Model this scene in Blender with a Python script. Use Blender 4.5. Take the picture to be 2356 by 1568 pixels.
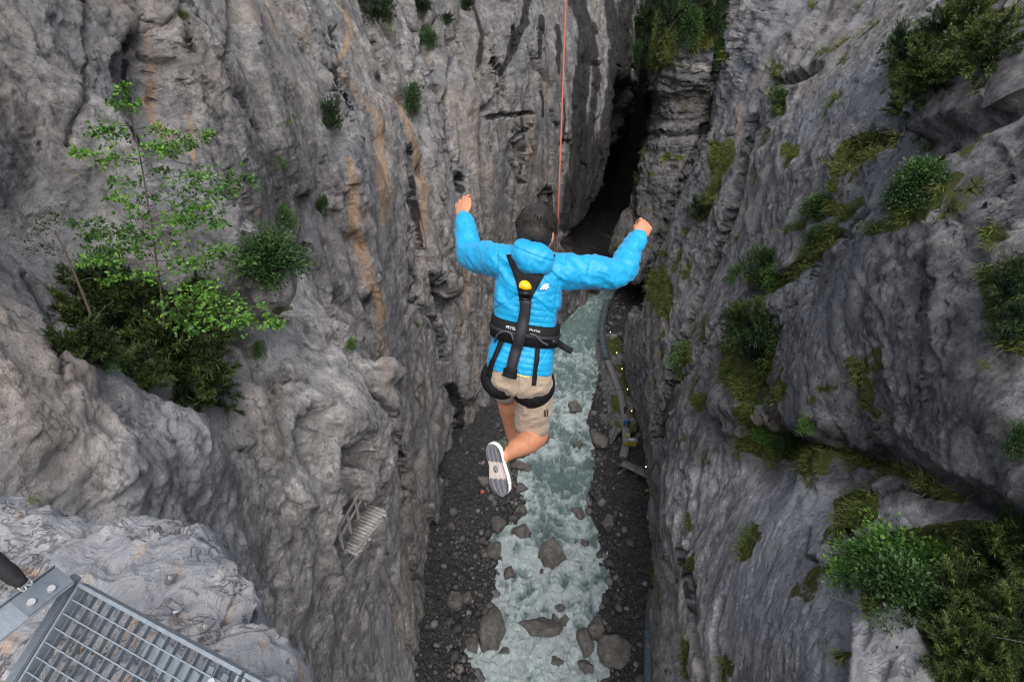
import bpy, bmesh, math, random
import numpy as np
from mathutils import Vector, Matrix, Euler, Quaternion

# ------------------------------------------------------------------ clear
for o in list(bpy.data.objects):
    bpy.data.objects.remove(o, do_unlink=True)
SC = bpy.context.scene
COL = SC.collection
R = math.radians
random.seed(7)
rng = np.random.default_rng(11)

# ------------------------------------------------------------------ camera
CAM_Z, PITCH, FOC, PW, PH = 60.0, R(32.0), 20.0, 2356.0, 1568.0
FPX = PW * FOC / 36.0
cam_d = bpy.data.cameras.new('camera')
cam = bpy.data.objects.new('camera', cam_d)
COL.objects.link(cam)
cam.location = (0, 0, CAM_Z)
cam.rotation_euler = (math.pi / 2 - PITCH, 0, 0)
cam_d.lens = FOC
cam_d.sensor_width = 36.0
cam_d.clip_start = 0.05
cam_d.clip_end = 2000
cam_d.dof.use_dof = True
cam_d.dof.focus_distance = 2.95
cam_d.dof.aperture_fstop = 6.3
SC.camera = cam

# ------------------------------------------------------------------ sky, sun, exposure
world = bpy.data.worlds.new('World')
SC.world = world
world.use_nodes = True
wn = world.node_tree
wn.nodes.clear()
SUN_EL, SUN_AZ = R(55), R(170)          # azimuth clockwise from +Y: light from behind, a little from the right
w_out = wn.nodes.new('ShaderNodeOutputWorld')
w_bg = wn.nodes.new('ShaderNodeBackground')
w_sky = wn.nodes.new('ShaderNodeTexSky')
w_sky.sky_type = 'NISHITA'
w_sky.sun_disc = False
w_sky.sun_elevation = SUN_EL
w_sky.sun_rotation = SUN_AZ
w_sky.air_density = 1.0
w_sky.dust_density = 4.0
w_sky.ozone_density = 1.0
w_hs = wn.nodes.new('ShaderNodeHueSaturation')
w_hs.inputs['Saturation'].default_value = 0.52
w_bg.inputs['Strength'].default_value = 0.15
wn.links.new(w_sky.outputs[0], w_hs.inputs['Color'])
wn.links.new(w_hs.outputs[0], w_bg.inputs['Color'])
wn.links.new(w_bg.outputs[0], w_out.inputs['Surface'])
sun_d = bpy.data.lights.new('sun', 'SUN')
sun = bpy.data.objects.new('sun', sun_d)
COL.objects.link(sun)
sun_d.energy = 1.25
sun_d.angle = R(50)
sun_d.color = (1.0, 0.96, 0.91)
sv = Vector((math.cos(SUN_EL) * math.sin(SUN_AZ), math.cos(SUN_EL) * math.cos(SUN_AZ), math.sin(SUN_EL)))
sun.rotation_euler = (-sv).to_track_quat('-Z', 'Y').to_euler()
sun.location = (0, -20, 110)
SC.view_settings.view_transform = 'Standard'
SC.view_settings.look = 'None'
SC.view_settings.gamma = 1.0
SC.view_settings.use_curve_mapping = False
SC.view_settings.exposure = 0.8
SC.cycles.use_denoising = True
SC.cycles.filter_width = 1.1
SC.cycles.max_bounces = 6
SC.cycles.diffuse_bounces = 4
SC.cycles.glossy_bounces = 2
SC.cycles.transmission_bounces = 2
SC.cycles.caustics_reflective = False
SC.cycles.caustics_refractive = False

# ------------------------------------------------------------------ photograph coordinates <-> world
CP, SP = math.cos(PITCH), math.sin(PITCH)
def ray(px, py):
    a = (px - PW / 2) / FPX
    b = -(py - PH / 2) / FPX
    return Vector((a, CP + b * SP, -SP + b * CP))
def W(px, py, t):
    d = ray(px, py)
    return Vector((d.x * t, d.y * t, CAM_Z + d.z * t))
def Wz(px, py, z):
    d = ray(px, py)
    return W(px, py, (z - CAM_Z) / d.z)
def proj(V):
    X, Y, Z = V[:, 0], V[:, 1], V[:, 2] - CAM_Z
    dep = Y * CP - Z * SP
    up = Y * SP + Z * CP
    dd = np.where(dep > 0.3, dep, 0.3)
    px = PW / 2 + FPX * X / dd
    py = PH / 2 - FPX * up / dd
    bad = dep <= 0.3
    px = np.where(bad, 1e5, px)
    return px, py, dep

# ------------------------------------------------------------------ noise
_pr = np.random.default_rng(5)
_PERM = np.concatenate([_pr.permutation(256)] * 3).astype(np.int32)
_G = _pr.normal(size=(256, 3)).astype(np.float32)
_G /= np.linalg.norm(_G, axis=1)[:, None]
def perlin(p, seed=0):
    p = np.asarray(p, dtype=np.float32) + np.float32(seed * 17.31)
    i = np.floor(p).astype(np.int32)
    f = p - i
    i &= 255
    u = f * f * f * (f * (f * 6 - 15) + 10)
    out = 0
    for dx in (0, 1):
        wx = u[:, 0] if dx else 1 - u[:, 0]
        hx = _PERM[i[:, 0] + dx]
        for dy in (0, 1):
            wy = u[:, 1] if dy else 1 - u[:, 1]
            hy = _PERM[hx + i[:, 1] + dy]
            for dz in (0, 1):
                wz = u[:, 2] if dz else 1 - u[:, 2]
                g = _G[_PERM[hy + i[:, 2] + dz]]
                d = g[:, 0] * (f[:, 0] - dx) + g[:, 1] * (f[:, 1] - dy) + g[:, 2] * (f[:, 2] - dz)
                out = out + wx * wy * wz * d
    return out * 1.5
def fbm(p, octv=4, seed=0, gain=0.5, lac=2.03):
    a, s, o = 1.0, 0, 0
    for k in range(octv):
        o = o + a * perlin(p * (lac ** k), seed + k)
        s += a
        a *= gain
    return o / s * 1.3
def ridged(p, octv=4, seed=0, gain=0.5):
    a, s, o = 1.0, 0, 0
    for k in range(octv):
        o = o + a * (1 - np.abs(perlin(p * (2.03 ** k), seed + k)) * 2)
        s += a
        a *= gain
    return o / s
def facet(p, seed=0):
    """broken, tilted facets: one random plane per Worley cell"""
    p = np.asarray(p, dtype=np.float32) + np.float32(seed * 13.7)
    c = np.floor(p).astype(np.int32)
    best = np.full(len(p), 9e9, np.float32)
    out = np.zeros(len(p), np.float32)
    for dx in (-1, 0, 1):
        for dy in (-1, 0, 1):
            for dz in (-1, 0, 1):
                h = _PERM[_PERM[_PERM[(c[:, 0] + dx) & 255] + ((c[:, 1] + dy) & 255)] + ((c[:, 2] + dz) & 255)]
                f = c + np.array([dx, dy, dz]) + .5 + .48 * _G[h]
                v = p - f
                d = (v * v).sum(1)
                m = d < best
                best = np.where(m, d, best)
                out = np.where(m, (v * _G[(h + 91) & 255]).sum(1) + .35 * _G[(h + 40) & 255, 0], out)
    return out
def sstep(a, b, x):
    t = np.clip((x - a) / (b - a), 0, 1)
    return t * t * (3 - 2 * t)

# ------------------------------------------------------------------ mesh helpers
def mesh_np(name, V, F, mat=None, smooth=True, attrs=None):
    """V (n,3) array, F (m,3|4) int array -> mesh"""
    V = np.ascontiguousarray(V, dtype=np.float32)
    F = np.ascontiguousarray(F, dtype=np.int32)
    me = bpy.data.meshes.new(name)
    k = F.shape[1]
    me.vertices.add(len(V))
    me.vertices.foreach_set('co', V.ravel())
    me.loops.add(F.size)
    me.loops.foreach_set('vertex_index', F.ravel())
    me.polygons.add(len(F))
    me.polygons.foreach_set('loop_start', np.arange(0, F.size, k, dtype=np.int32))
    if smooth:
        me.polygons.foreach_set('use_smooth', np.ones(len(F), dtype=bool))
    me.update(calc_edges=True)
    for an, arr in (attrs or {}).items():
        arr = np.asarray(arr, dtype=np.float32)
        if arr.ndim == 1:
            at = me.attributes.new(an, 'FLOAT', 'POINT')
            at.data.foreach_set('value', arr)
        else:
            at = me.attributes.new(an, 'FLOAT_COLOR', 'POINT')
            if arr.shape[1] == 3:
                arr = np.concatenate([arr, np.ones((len(arr), 1), np.float32)], 1)
            at.data.foreach_set('color', np.ascontiguousarray(arr).ravel())
    if mat:
        me.materials.append(mat)
    return me
def add(name, me, parent=None):
    o = bpy.data.objects.new(name, me)
    COL.objects.link(o)
    if parent is not None:
        o.parent = parent
    return o
def tag(o, label=None, cat=None, group=None, kind=None):
    if label: o['label'] = label
    if cat: o['category'] = cat
    if group: o['group'] = group
    if kind: o['kind'] = kind
    return o
def empty(name, loc=(0, 0, 0)):
    o = bpy.data.objects.new(name, None)
    o.empty_display_size = 0.1
    COL.objects.link(o)
    o.location = loc
    return o
def grid_faces(nu, nv, wrap=False):
    i = np.arange(nu - 1)[:, None] * nv
    if wrap:
        j = np.arange(nv)[None, :]
        j2 = (j + 1) % nv
    else:
        j = np.arange(nv - 1)[None, :]
        j2 = j + 1
    return np.stack([(i + j), (i + nv + j), (i + nv + j2), (i + j2)], -1).reshape(-1, 4)
def box_bm(bm, cx, cy, cz, sx, sy, sz, rot=None):
    m = Matrix.Translation((cx, cy, cz))
    if rot is not None:
        m = m @ rot.to_4x4()
    m = m @ Matrix.Diagonal((sx, sy, sz, 1))
    return bmesh.ops.create_cube(bm, size=1.0, matrix=m)['verts']
def bm_obj(name, bm, mat, parent=None, smooth=False):
    me = bpy.data.meshes.new(name)
    bm.to_mesh(me)
    bm.free()
    if mat: me.materials.append(mat)
    if smooth:
        for p in me.polygons: p.use_smooth = True
    return add(name, me, parent)
def bar(name, A, B, w, h, mat, parent=None, up=Vector((0, 0, 1)), bev=0.0):
    """box beam from A to B, w across, h along up"""
    A, B = Vector(A), Vector(B)
    d = (B - A)
    L = d.length
    z = d.normalized()
    x = z.cross(up)
    if x.length < 1e-4: x = z.cross(Vector((0, 1, 0)))
    x.normalize()
    y = x.cross(z)
    rot = Matrix((x, y, z)).transposed()
    bm = bmesh.new()
    c = (A + B) / 2
    box_bm(bm, c.x, c.y, c.z, w, h, L, rot)
    if bev:
        bmesh.ops.bevel(bm, geom=bm.edges[:], offset=bev, segments=2, affect='EDGES')
    return bm_obj(name, bm, mat, parent)
def tube_np(pts, rad, n=8, cap=True):
    P = np.array([list(p) for p in pts], dtype=float)
    m = len(P)
    rad = np.broadcast_to(np.asarray(rad, float), (m,))
    T = np.gradient(P, axis=0)
    T /= np.linalg.norm(T, axis=1)[:, None] + 1e-9
    ref = np.array([0, 0, 1.0]) if abs(T[0][2]) < 0.9 else np.array([1.0, 0, 0])
    N = np.zeros_like(P)
    v = ref - T[0] * ref.dot(T[0])
    v /= np.linalg.norm(v)
    for k in range(m):
        v = v - T[k] * v.dot(T[k])
        v /= np.linalg.norm(v) + 1e-9
        N[k] = v
    B = np.cross(T, N)
    a = np.linspace(0, 2 * np.pi, n, endpoint=False)
    V = P[:, None, :] + rad[:, None, None] * (np.cos(a)[None, :, None] * N[:, None, :] + np.sin(a)[None, :, None] * B[:, None, :])
    V = V.reshape(-1, 3)
    F = grid_faces(m, n, True)
    if cap:
        V = np.vstack([V, P[0], P[-1]])
        c0, c1 = m * n, m * n + 1
        j = np.arange(n)
        j2 = (j + 1) % n
        F0 = np.stack([np.full(n, c0), j, j2, j2], 1)
        F1 = np.stack([np.full(n, c1), (m - 1) * n + j2, (m - 1) * n + j, (m - 1) * n + j], 1)
        F = tri_fix(np.vstack([F, F0, F1]))
    return V, F
def tri_fix(F):
    """quads (possibly degenerate) -> triangles"""
    A = F[:, [0, 1, 2]]
    q = F[:, 2] != F[:, 3]
    return np.vstack([A, F[q][:, [0, 2, 3]]])
def spline(pts, n):
    """Catmull-Rom through pts"""
    P = np.array([list(p) for p in pts], float)
    Q = np.vstack([2 * P[0] - P[1], P, 2 * P[-1] - P[-2]])
    t = np.linspace(0, len(P) - 1 - 1e-6, n)
    i = t.astype(int)
    f = (t - i)[:, None]
    p0, p1, p2, p3 = Q[i], Q[i + 1], Q[i + 2], Q[i + 3]
    return 0.5 * (2 * p1 + (p2 - p0) * f + (2 * p0 - 5 * p1 + 4 * p2 - p3) * f ** 2 + (3 * p1 - p0 - 3 * p2 + p3) * f ** 3)

# ------------------------------------------------------------------ material helpers
class NT:
    def __init__(self, name):
        self.m = bpy.data.materials.new(name)
        self.m.use_nodes = True
        self.t = self.m.node_tree
        self.t.nodes.clear()
        self.out = self.t.nodes.new('ShaderNodeOutputMaterial')
        self.b = self.t.nodes.new('ShaderNodeBsdfPrincipled')
        self.t.links.new(self.b.outputs[0], self.out.inputs[0])
    def n(self, typ, **kw):
        nd = self.t.nodes.new('ShaderNode' + typ)
        for k, v in kw.items():
            if k in nd.inputs: self.set(nd.inputs[k], v)
            else: setattr(nd, k, v)
        return nd
    def set(self, sock, v):
        if isinstance(v, bpy.types.NodeSocket): self.t.links.new(v, sock)
        elif hasattr(sock.default_value, '__len__') and not hasattr(v, '__len__'): sock.default_value = (v,) * len(sock.default_value)
        elif hasattr(sock.default_value, '__len__') and len(sock.default_value) == 4 and len(v) == 3: sock.default_value = (*v, 1)
        else: sock.default_value = v
    def coord(self, scale=(1, 1, 1), kind='Object', rot=(0, 0, 0)):
        tc = self.n('TexCoord')
        mp = self.n('Mapping')
        mp.inputs['Scale'].default_value = scale
        mp.inputs['Rotation'].default_value = rot
        self.t.links.new(tc.outputs[kind], mp.inputs[0])
        return mp.outputs[0]
    def noise(self, vec, scale, detail=6, rough=0.6, dist=0.0):
        nd = self.n('TexNoise')
        self.set(nd.inputs['Vector'], vec)
        self.set(nd.inputs['Scale'], scale)
        nd.inputs['Detail'].default_value = detail
        nd.inputs['Roughness'].default_value = rough
        nd.inputs['Distortion'].default_value = dist
        return nd.outputs['Fac']
    def ramp(self, fac, stops):
        nd = self.n('ValToRGB')
        el = nd.color_ramp.elements
        while len(el) < len(stops): el.new(0.5)
        for e, (p, c) in zip(el, stops):
            e.position = p
            e.color = (*c, 1) if hasattr(c, '__len__') else (c, c, c, 1)
        self.set(nd.inputs[0], fac)
        return nd.outputs[0]
    def mix(self, fac, a, b, blend='MIX'):
        nd = self.n('Mix', data_type='RGBA', blend_type=blend)
        self.set(nd.inputs[0], fac)
        self.set(nd.inputs[6], a)
        self.set(nd.inputs[7], b)
        return nd.outputs[2]
    def math(self, op, a, b=0.0, clamp=False):
        nd = self.n('Math', operation=op, use_clamp=clamp)
        self.set(nd.inputs[0], a)
        self.set(nd.inputs[1], b)
        return nd.outputs[0]
    def attr(self, name):
        nd = self.n('Attribute', attribute_name=name)
        return nd
    def bump(self, h, strength, dist, prev=None):
        nd = self.n('Bump')
        nd.inputs['Strength'].default_value = strength
        nd.inputs['Distance'].default_value = dist
        self.set(nd.inputs['Height'], h)
        if prev is not None: self.set(nd.inputs['Normal'], prev)
        return nd.outputs[0]
def plain(name, col, rough=0.6, metal=0.0, var=0.12, scale=30, bump=0.0, spec=0.5):
    k = NT(name)
    v = k.coord()
    nz = k.noise(v, scale, 5, 0.6)
    lo = tuple(c * (1 - var) for c in col)
    hi = tuple(min(1, c * (1 + var)) for c in col)
    k.set(k.b.inputs['Base Color'], k.ramp(nz, [(0.3, lo), (0.7, hi)]))
    k.b.inputs['Roughness'].default_value = rough
    k.b.inputs['Metallic'].default_value = metal
    k.b.inputs['Specular IOR Level'].default_value = spec
    if bump:
        k.set(k.b.inputs['Normal'], k.bump(nz, 1.0, bump))
    return k.m
# ================================================================== CLIFFS
# A cliff is a curved plan path (run of the gorge) times height, pushed in and out by
# control points, by sculpted niches, slots and ledges, and by layered rock relief.
def rock_material(name, base_lo, base_hi, warm, cool, streak_amt, fine):
    k = NT(name)
    v = k.coord()
    tone = k.n('SeparateColor')
    k.set(tone.inputs[0], k.attr('tone').outputs['Color'])
    med = k.noise(v, 0.8, 7, 0.72, 0.3)
    sml = k.noise(v, 5.5, 6, 0.80)
    col = k.ramp(med, [(0.25, tuple(c * 0.60 for c in base_lo)), (0.44, base_lo), (0.58, base_hi), (0.76, tuple(c * 1.45 for c in base_hi))])
    mid = k.noise(v, 2.4, 6, 0.80)
    col = k.mix(1.0, col, k.ramp(mid, [(0.28, 0.40), (0.44, 0.88), (0.56, 1.06), (0.72, 1.75)]), 'MULTIPLY')
    col = k.mix(tone.outputs[0], col, k.mix(0.55, col, warm))
    col = k.mix(tone.outputs[1], col, k.mix(0.6, col, cool))
    # light baked into albedo: multiplier brightens well-lit near rock, dims shaded far walls
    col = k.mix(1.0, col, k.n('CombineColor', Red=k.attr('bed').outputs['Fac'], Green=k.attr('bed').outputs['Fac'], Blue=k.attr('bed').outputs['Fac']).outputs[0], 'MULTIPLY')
    # water streaks run straight down the face
    st = k.noise(k.coord((1.0, 1.0, 0.045)), 1.3, 5, 0.68, 0.15)
    col = k.mix(k.math('MULTIPLY', k.ramp(st, [(0.53, 0.0), (0.68, 1.0)]), streak_amt), col, k.mix(1.0, col, (0.50, 0.50, 0.53), 'MULTIPLY'))
    col = k.mix(k.math('MULTIPLY', k.ramp(st, [(0.32, 0.8), (0.45, 0.0)]), streak_amt), col, k.mix(0.5, col, (0.44, 0.42, 0.40)))
    # weathered rind: pale freckles and dark pits
    col = k.mix(k.ramp(sml, [(0.56, 0.0), (0.70, 0.75)]), col, k.mix(0.65, col, (0.52, 0.48, 0.445)))
    col = k.mix(k.ramp(sml, [(0.30, 0.85), (0.43, 0.0)]), col, (0.05, 0.047, 0.045))
    # cracks: thin dark seams where a warped noise crosses its mid value
    cr = k.noise(k.coord((1, 1, 0.55)), 0.55, 5, 0.62, 0.5)
    seam = k.math('ABSOLUTE', k.math('SUBTRACT', cr, 0.5))
    seamf = k.math('MULTIPLY', k.ramp(seam, [(0.004, 1.0), (0.016, 0.0)]), tone.outputs[2])
    s2 = k.math('ABSOLUTE', k.math('SUBTRACT', k.noise(k.coord((1, 1, 0.7), rot=(0.5, 0.3, 0)), 1.7, 4, 0.62, 0.4), 0.5))
    seam2 = k.math('MULTIPLY', k.ramp(s2, [(0.004, 1.0), (0.018, 0.0)]), k.math('SUBTRACT', 1.0, tone.outputs[2]))
    col = k.mix(k.math('MULTIPLY', k.math('MAXIMUM', seamf, seam2), 0.42), col, (0.03, 0.028, 0.027))
    # stains carried by the mesh: r ochre, g black streaks and painted cleft shade, b moss, a pale
    at = k.attr('stain')
    sep = k.n('SeparateColor')
    k.set(sep.inputs[0], at.outputs['Color'])
    wob = k.math('MULTIPLY', k.math('SUBTRACT', st, 0.5), 2.6)
    wob = k.math('ADD', wob, k.math('MULTIPLY', k.math('SUBTRACT', mid, 0.5), 1.6))
    def msk(ch, lo, hi):
        return k.ramp(k.math('ADD', ch, k.math('MULTIPLY', wob, ch)), [(lo, 0.0), (hi, 1.0)])
    ochre = k.ramp(sml, [(0.35, (0.31, 0.185, 0.105)), (0.65, (0.60, 0.425, 0.275))])
    col = k.mix(k.math('MULTIPLY', msk(sep.outputs[0], 0.15, 0.95), 0.8), col, ochre)
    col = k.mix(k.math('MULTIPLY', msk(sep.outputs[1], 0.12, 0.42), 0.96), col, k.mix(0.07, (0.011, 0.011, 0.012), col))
    col = k.mix(k.math('MULTIPLY', msk(at.outputs['Alpha'], 0.2, 0.8), 0.6), col, (0.52, 0.49, 0.47))
    mo = mid
    mcol = k.ramp(mo, [(0.3, (0.030, 0.034, 0.014)), (0.46, (0.070, 0.092, 0.022)), (0.58, (0.115, 0.125, 0.034)), (0.74, (0.15, 0.098, 0.038))])
    mw = k.math('ADD', sep.outputs[2], k.math('MULTIPLY', k.math('SUBTRACT', mo, 0.5), k.math('MULTIPLY', sep.outputs[2], 2.6)))
    mm = k.ramp(mw, [(0.40, 0.0), (0.54, 1.0)])
    col = k.mix(mm, col, mcol)
    k.set(k.b.inputs['Base Color'], col)
    k.set(k.b.inputs['Roughness'], k.math('SUBTRACT', 0.86, k.math('MULTIPLY', sep.outputs[1], 0.25)))
    k.b.inputs['Specular IOR Level'].default_value = 0.3
    b1 = k.bump(med, 1.0, 0.5 * fine)
    vo = k.n('TexVoronoi', feature='F1')
    k.set(vo.inputs['Vector'], k.mix(0.3, v, k.n('TexNoise', Vector=v, Scale=1.5, Detail=1).outputs['Color']))
    vo.inputs['Scale'].default_value = 2.8
    b2 = k.bump(vo.outputs['Distance'], 0.6, 0.2 * fine, b1)
    b3 = k.bump(mid, 0.9, 0.22 * fine, b2)
    b4 = k.bump(sml, 1.0, 0.16 * fine, b3)
    k.set(k.b.inputs['Normal'], b4)
    return k.m

M_ROCK_L = rock_material('limestone_left', (0.176, 0.170, 0.168), (0.308, 0.296, 0.290), (0.33, 0.278, 0.232), (0.205, 0.214, 0.235), 0.85, 1.0)
M_ROCK_R = rock_material('limestone_right', (0.165, 0.163, 0.170), (0.300, 0.295, 0.300), (0.30, 0.262, 0.232), (0.25, 0.262, 0.29), 0.6, 1.0)

class Path:
    def __init__(self, pts, n=600):
        P = spline(pts, n)
        self.P = P
        seg = np.linalg.norm(np.diff(P, axis=0), axis=1)
        self.s = np.concatenate([[0], np.cumsum(seg)])
        self.L = self.s[-1]
    def at(self, s, side):
        x = np.interp(s, self.s, self.P[:, 0])
        y = np.interp(s, self.s, self.P[:, 1])
        e = 1.5
        tx = np.interp(s + e, self.s, self.P[:, 0]) - np.interp(s - e, self.s, self.P[:, 0])
        ty = np.interp(s + e, self.s, self.P[:, 1]) - np.interp(s - e, self.s, self.P[:, 1])
        l = np.hypot(tx, ty) + 1e-9
        return x, y, side * ty / l, -side * tx / l      # normal towards the gorge (side=+1: right of travel)
    def locate(self, x, y, side):
        d = np.hypot(self.P[:, 0] - x, self.P[:, 1] - y)
        i = int(np.argmin(d))
        s = self.s[i]
        X, Y, nx, ny = self.at(np.array([s]), side)
        return s, float((x - X[0]) * nx[0] + (y - Y[0]) * ny[0])

class Wall:
    def __init__(self, pts, side, ctrl, wctrl, s_knots, z_knots, cs=1.6):
        self.path = Path(pts)
        self.side = side
        C = []
        for px, py, t in ctrl:
            w = W(px, py, t)
            s, D = self.path.locate(w.x, w.y, side)
            C.append((s, w.z, D))
        for x, y, z in wctrl:
            s, D = self.path.locate(x, y, side)
            C.append((s, z, D))
        C = np.array(C)
        self.sc = C[:, :2]
        self.cs = cs
        r = np.sqrt(((self.sc[:, None] - self.sc[None]) ** 2).sum(-1) + cs ** 2)
        n = len(C)
        A = np.zeros((n + 1, n + 1))
        A[:n, :n] = r - 0.25 * np.eye(n)
        A[:n, n] = 1
        A[n, :n] = 1
        self.w = np.linalg.solve(A, np.concatenate([C[:, 2], [0]]))
        def dens(kn):
            out = [kn[0][0]]
            for (a, da), (b, db) in zip(kn[:-1], kn[1:]):
                x = a
                while x < b:
                    f = (x - a) / (b - a)
                    x += da + (db - da) * f
                    out.append(min(x, b))
            return np.unique(np.array(out))
        # knots are (plan y of the near part or path length, spacing)
        sk = []
        for y, ds in s_knots:
            sk.append((y, ds))
        self.S = dens(sk)
        self.Z = dens(z_knots)
        S, Z = np.meshgrid(self.S, self.Z, indexing='ij')
        self.nu, self.nv = S.shape
        s, z = S.ravel(), Z.ravel()
        D = np.zeros_like(s)
        for k in range(n):
            D += self.w[k] * np.sqrt((s - self.sc[k, 0]) ** 2 + (z - self.sc[k, 1]) ** 2 + cs ** 2)
        D += self.w[n]
        x, y, nx, ny = self.path.at(s, side)
        self.s, self.z = s, z
        self.V = np.stack([x + nx * D, y + ny * D, z], 1)
        self.stain = np.zeros((len(s), 4))
        self.bed = np.ones(len(s))
        self.reproject()
    def normals(self):
        G = self.V.reshape(self.nu, self.nv, 3)
        du = np.gradient(G, axis=0)
        dv = np.gradient(G, axis=1)
        N = np.cross(du, dv).reshape(-1, 3)
        N /= np.linalg.norm(N, axis=1)[:, None] + 1e-9
        x, y, nx, ny = self.path.at(self.s, self.side)
        flip = (N[:, 0] * nx + N[:, 1] * ny) < 0
        N[flip] *= -1
        return N
    def push(self, d, N=None):
        if N is None: N = self.normals()
        self.V = self.V + N * d[:, None]
    def reproject(self):
        self.px, self.py, self.dep = proj(self.V)
        wob = self.V * 0.35
        self.wx = fbm(wob * [1, 1, 0.8], 3, 31)
        self.wy = fbm(wob, 3, 41)
    def poly(self, pts, soft, warp=10):
        """0..1 mask of a region outlined in photograph coordinates (soft edge in px)"""
        P = np.array(pts, float)
        lo, hi = P.min(0) - soft - 3 * warp, P.max(0) + soft + 3 * warp
        idx = np.nonzero((self.px > lo[0]) & (self.px < hi[0]) & (self.py > lo[1]) & (self.py < hi[1]))[0]
        out = np.zeros(len(self.s))
        if len(idx) == 0: return out
        qx = self.px[idx] + self.wx[idx] * warp
        qy = self.py[idx] + self.wy[idx] * warp
        d2 = np.full(len(idx), 1e18)
        ins = np.zeros(len(idx), bool)
        for (x0, y0), (x1, y1) in zip(P, np.roll(P, -1, 0)):
            ex, ey = x1 - x0, y1 - y0
            t = np.clip(((qx - x0) * ex + (qy - y0) * ey) / (ex * ex + ey * ey + 1e-9), 0, 1)
            d2 = np.minimum(d2, (qx - x0 - t * ex) ** 2 + (qy - y0 - t * ey) ** 2)
            c = (y0 > qy) != (y1 > qy)
            xi = x0 + (qy - y0) * ex / (ey if abs(ey) > 1e-9 else 1e-9)
            ins ^= c & (qx < xi)
        sd = np.where(ins, 1, -1) * np.sqrt(d2)
        out[idx] = sstep(-soft * 0.25, soft, sd)
        return out
    def line(self, pts, w, warp=6, core=0.35):
        """0..1 mask around a line in photograph coordinates; pts are (x, y[, width scale])"""
        P = [(p[0], p[1], p[2] if len(p) > 2 else 1.0) for p in pts]
        xs = [p[0] for p in P]; ys = [p[1] for p in P]
        m = w * 2.5 + 3 * warp
        idx = np.nonzero((self.px > min(xs) - m) & (self.px < max(xs) + m) & (self.py > min(ys) - m) & (self.py < max(ys) + m))[0]
        out = np.zeros(len(self.s))
        if len(idx) == 0: return out
        qx = self.px[idx] + self.wx[idx] * warp
        qy = self.py[idx] + self.wy[idx] * warp * 0.5
        best = np.zeros(len(idx))
        for (x0, y0, w0), (x1, y1, w1) in zip(P[:-1], P[1:]):
            ex, ey = x1 - x0, y1 - y0
            t = np.clip(((qx - x0) * ex + (qy - y0) * ey) / (ex * ex + ey * ey + 1e-9), 0, 1)
            d = np.sqrt((qx - x0 - t * ex) ** 2 + (qy - y0 - t * ey) ** 2)
            ww = w * (w0 + (w1 - w0) * t)
            best = np.maximum(best, 1 - sstep(core, 1.0, d / (ww + 1e-6)))
        out[idx] = best
        return out
    def build(self, name, mat):
        # the top breaks back into a gentle plateau
        G = self.V.reshape(self.nu, self.nv, 3)
        _, _, nx, ny = self.path.at(self.s.reshape(self.nu, self.nv)[:, -1], self.side)
        ext = []
        for dd, dz in ((.6, .35), (2.5, .9), (8, 1.6), (30, 3.0)):
            e = G[:, -1].copy()
            e[:, 0] -= nx * dd; e[:, 1] -= ny * dd; e[:, 2] += dz
            ext.append(e)
        G = np.concatenate([G, np.stack(ext, 1)], 1)
        S4 = self.stain.reshape(self.nu, self.nv, 4)
        self.stain = np.concatenate([S4, np.repeat(S4[:, -1:], 4, 1)], 1).reshape(-1, 4)
        B4 = self.bed.reshape(self.nu, self.nv)
        self.bed = np.concatenate([B4, np.repeat(B4[:, -1:], 4, 1)], 1).ravel()
        self.V = G.reshape(-1, 3)
        nv_ = self.nv + 4
        F = grid_faces(self.nu, nv_)
        V = self.V
        tone = np.stack([.8 * sstep(.05, .45, fbm(V * .09, 4, 210)), .9 * sstep(0.0, .35, fbm(V * [.16, .16, .08], 4, 220)), sstep(-.1, .2, fbm(V * .25, 3, 230))], 1)
        me = mesh_np(name, V, F, mat, True, {'stain': np.clip(self.stain, 0, 1), 'tone': tone, 'bed': self.bed})
        me.validate()
        o = add(name, me)
        return o

# ------------------------------------------------------------------ left cliff and the back wall it turns into
L_PATH = [(-9, -22), (-9, 0), (-10, 12), (-11, 25), (-11, 45), (-10.5, 62), (-9, 73), (-4, 81), (4, 93), (14, 108), (22, 120), (27, 135), (32, 170)]
L_CTRL = [(0, 600, 9.3), (100, 730, 9.8), (180, 830, 10.3), (260, 865, 10.8), (340, 885, 11.2), (440, 940, 12.2), (520, 968, 13.2),
          (60, 560, 15), (160, 700, 16), (250, 760, 17), (350, 800, 18), (450, 840, 18.5), (520, 880, 18), (100, 300, 15.5), (300, 300, 18.5), (420, 600, 21),
          (570, 660, 16), (600, 800, 16), (580, 950, 15.5), (660, 625, 17.5), (760, 700, 18.6), (870, 850, 24), (910, 960, 28.5), (920, 1100, 34), (700, 820, 17.2), (780, 950, 20.5),
          (600, 560, 26), (700, 600, 32), (780, 660, 36), (850, 740, 42), (900, 840, 50), (940, 960, 58), (620, 400, 27), (500, 100, 23.2), (850, 300, 46), (960, 600, 60), (1000, 900, 70), (1040, 300, 72),
          (300, 1050, 10), (150, 1000, 8.8), (0, 1100, 7.5), (0, 850, 8.2), (600, 1100, 16.5), (450, 1100, 12.5), (600, 1300, 17), (760, 1400, 27), (850, 1500, 37),
          (960, 1568, 57.8), (1000, 1300, 69), (1030, 1100, 81), (1130, 960, 93)]
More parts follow.
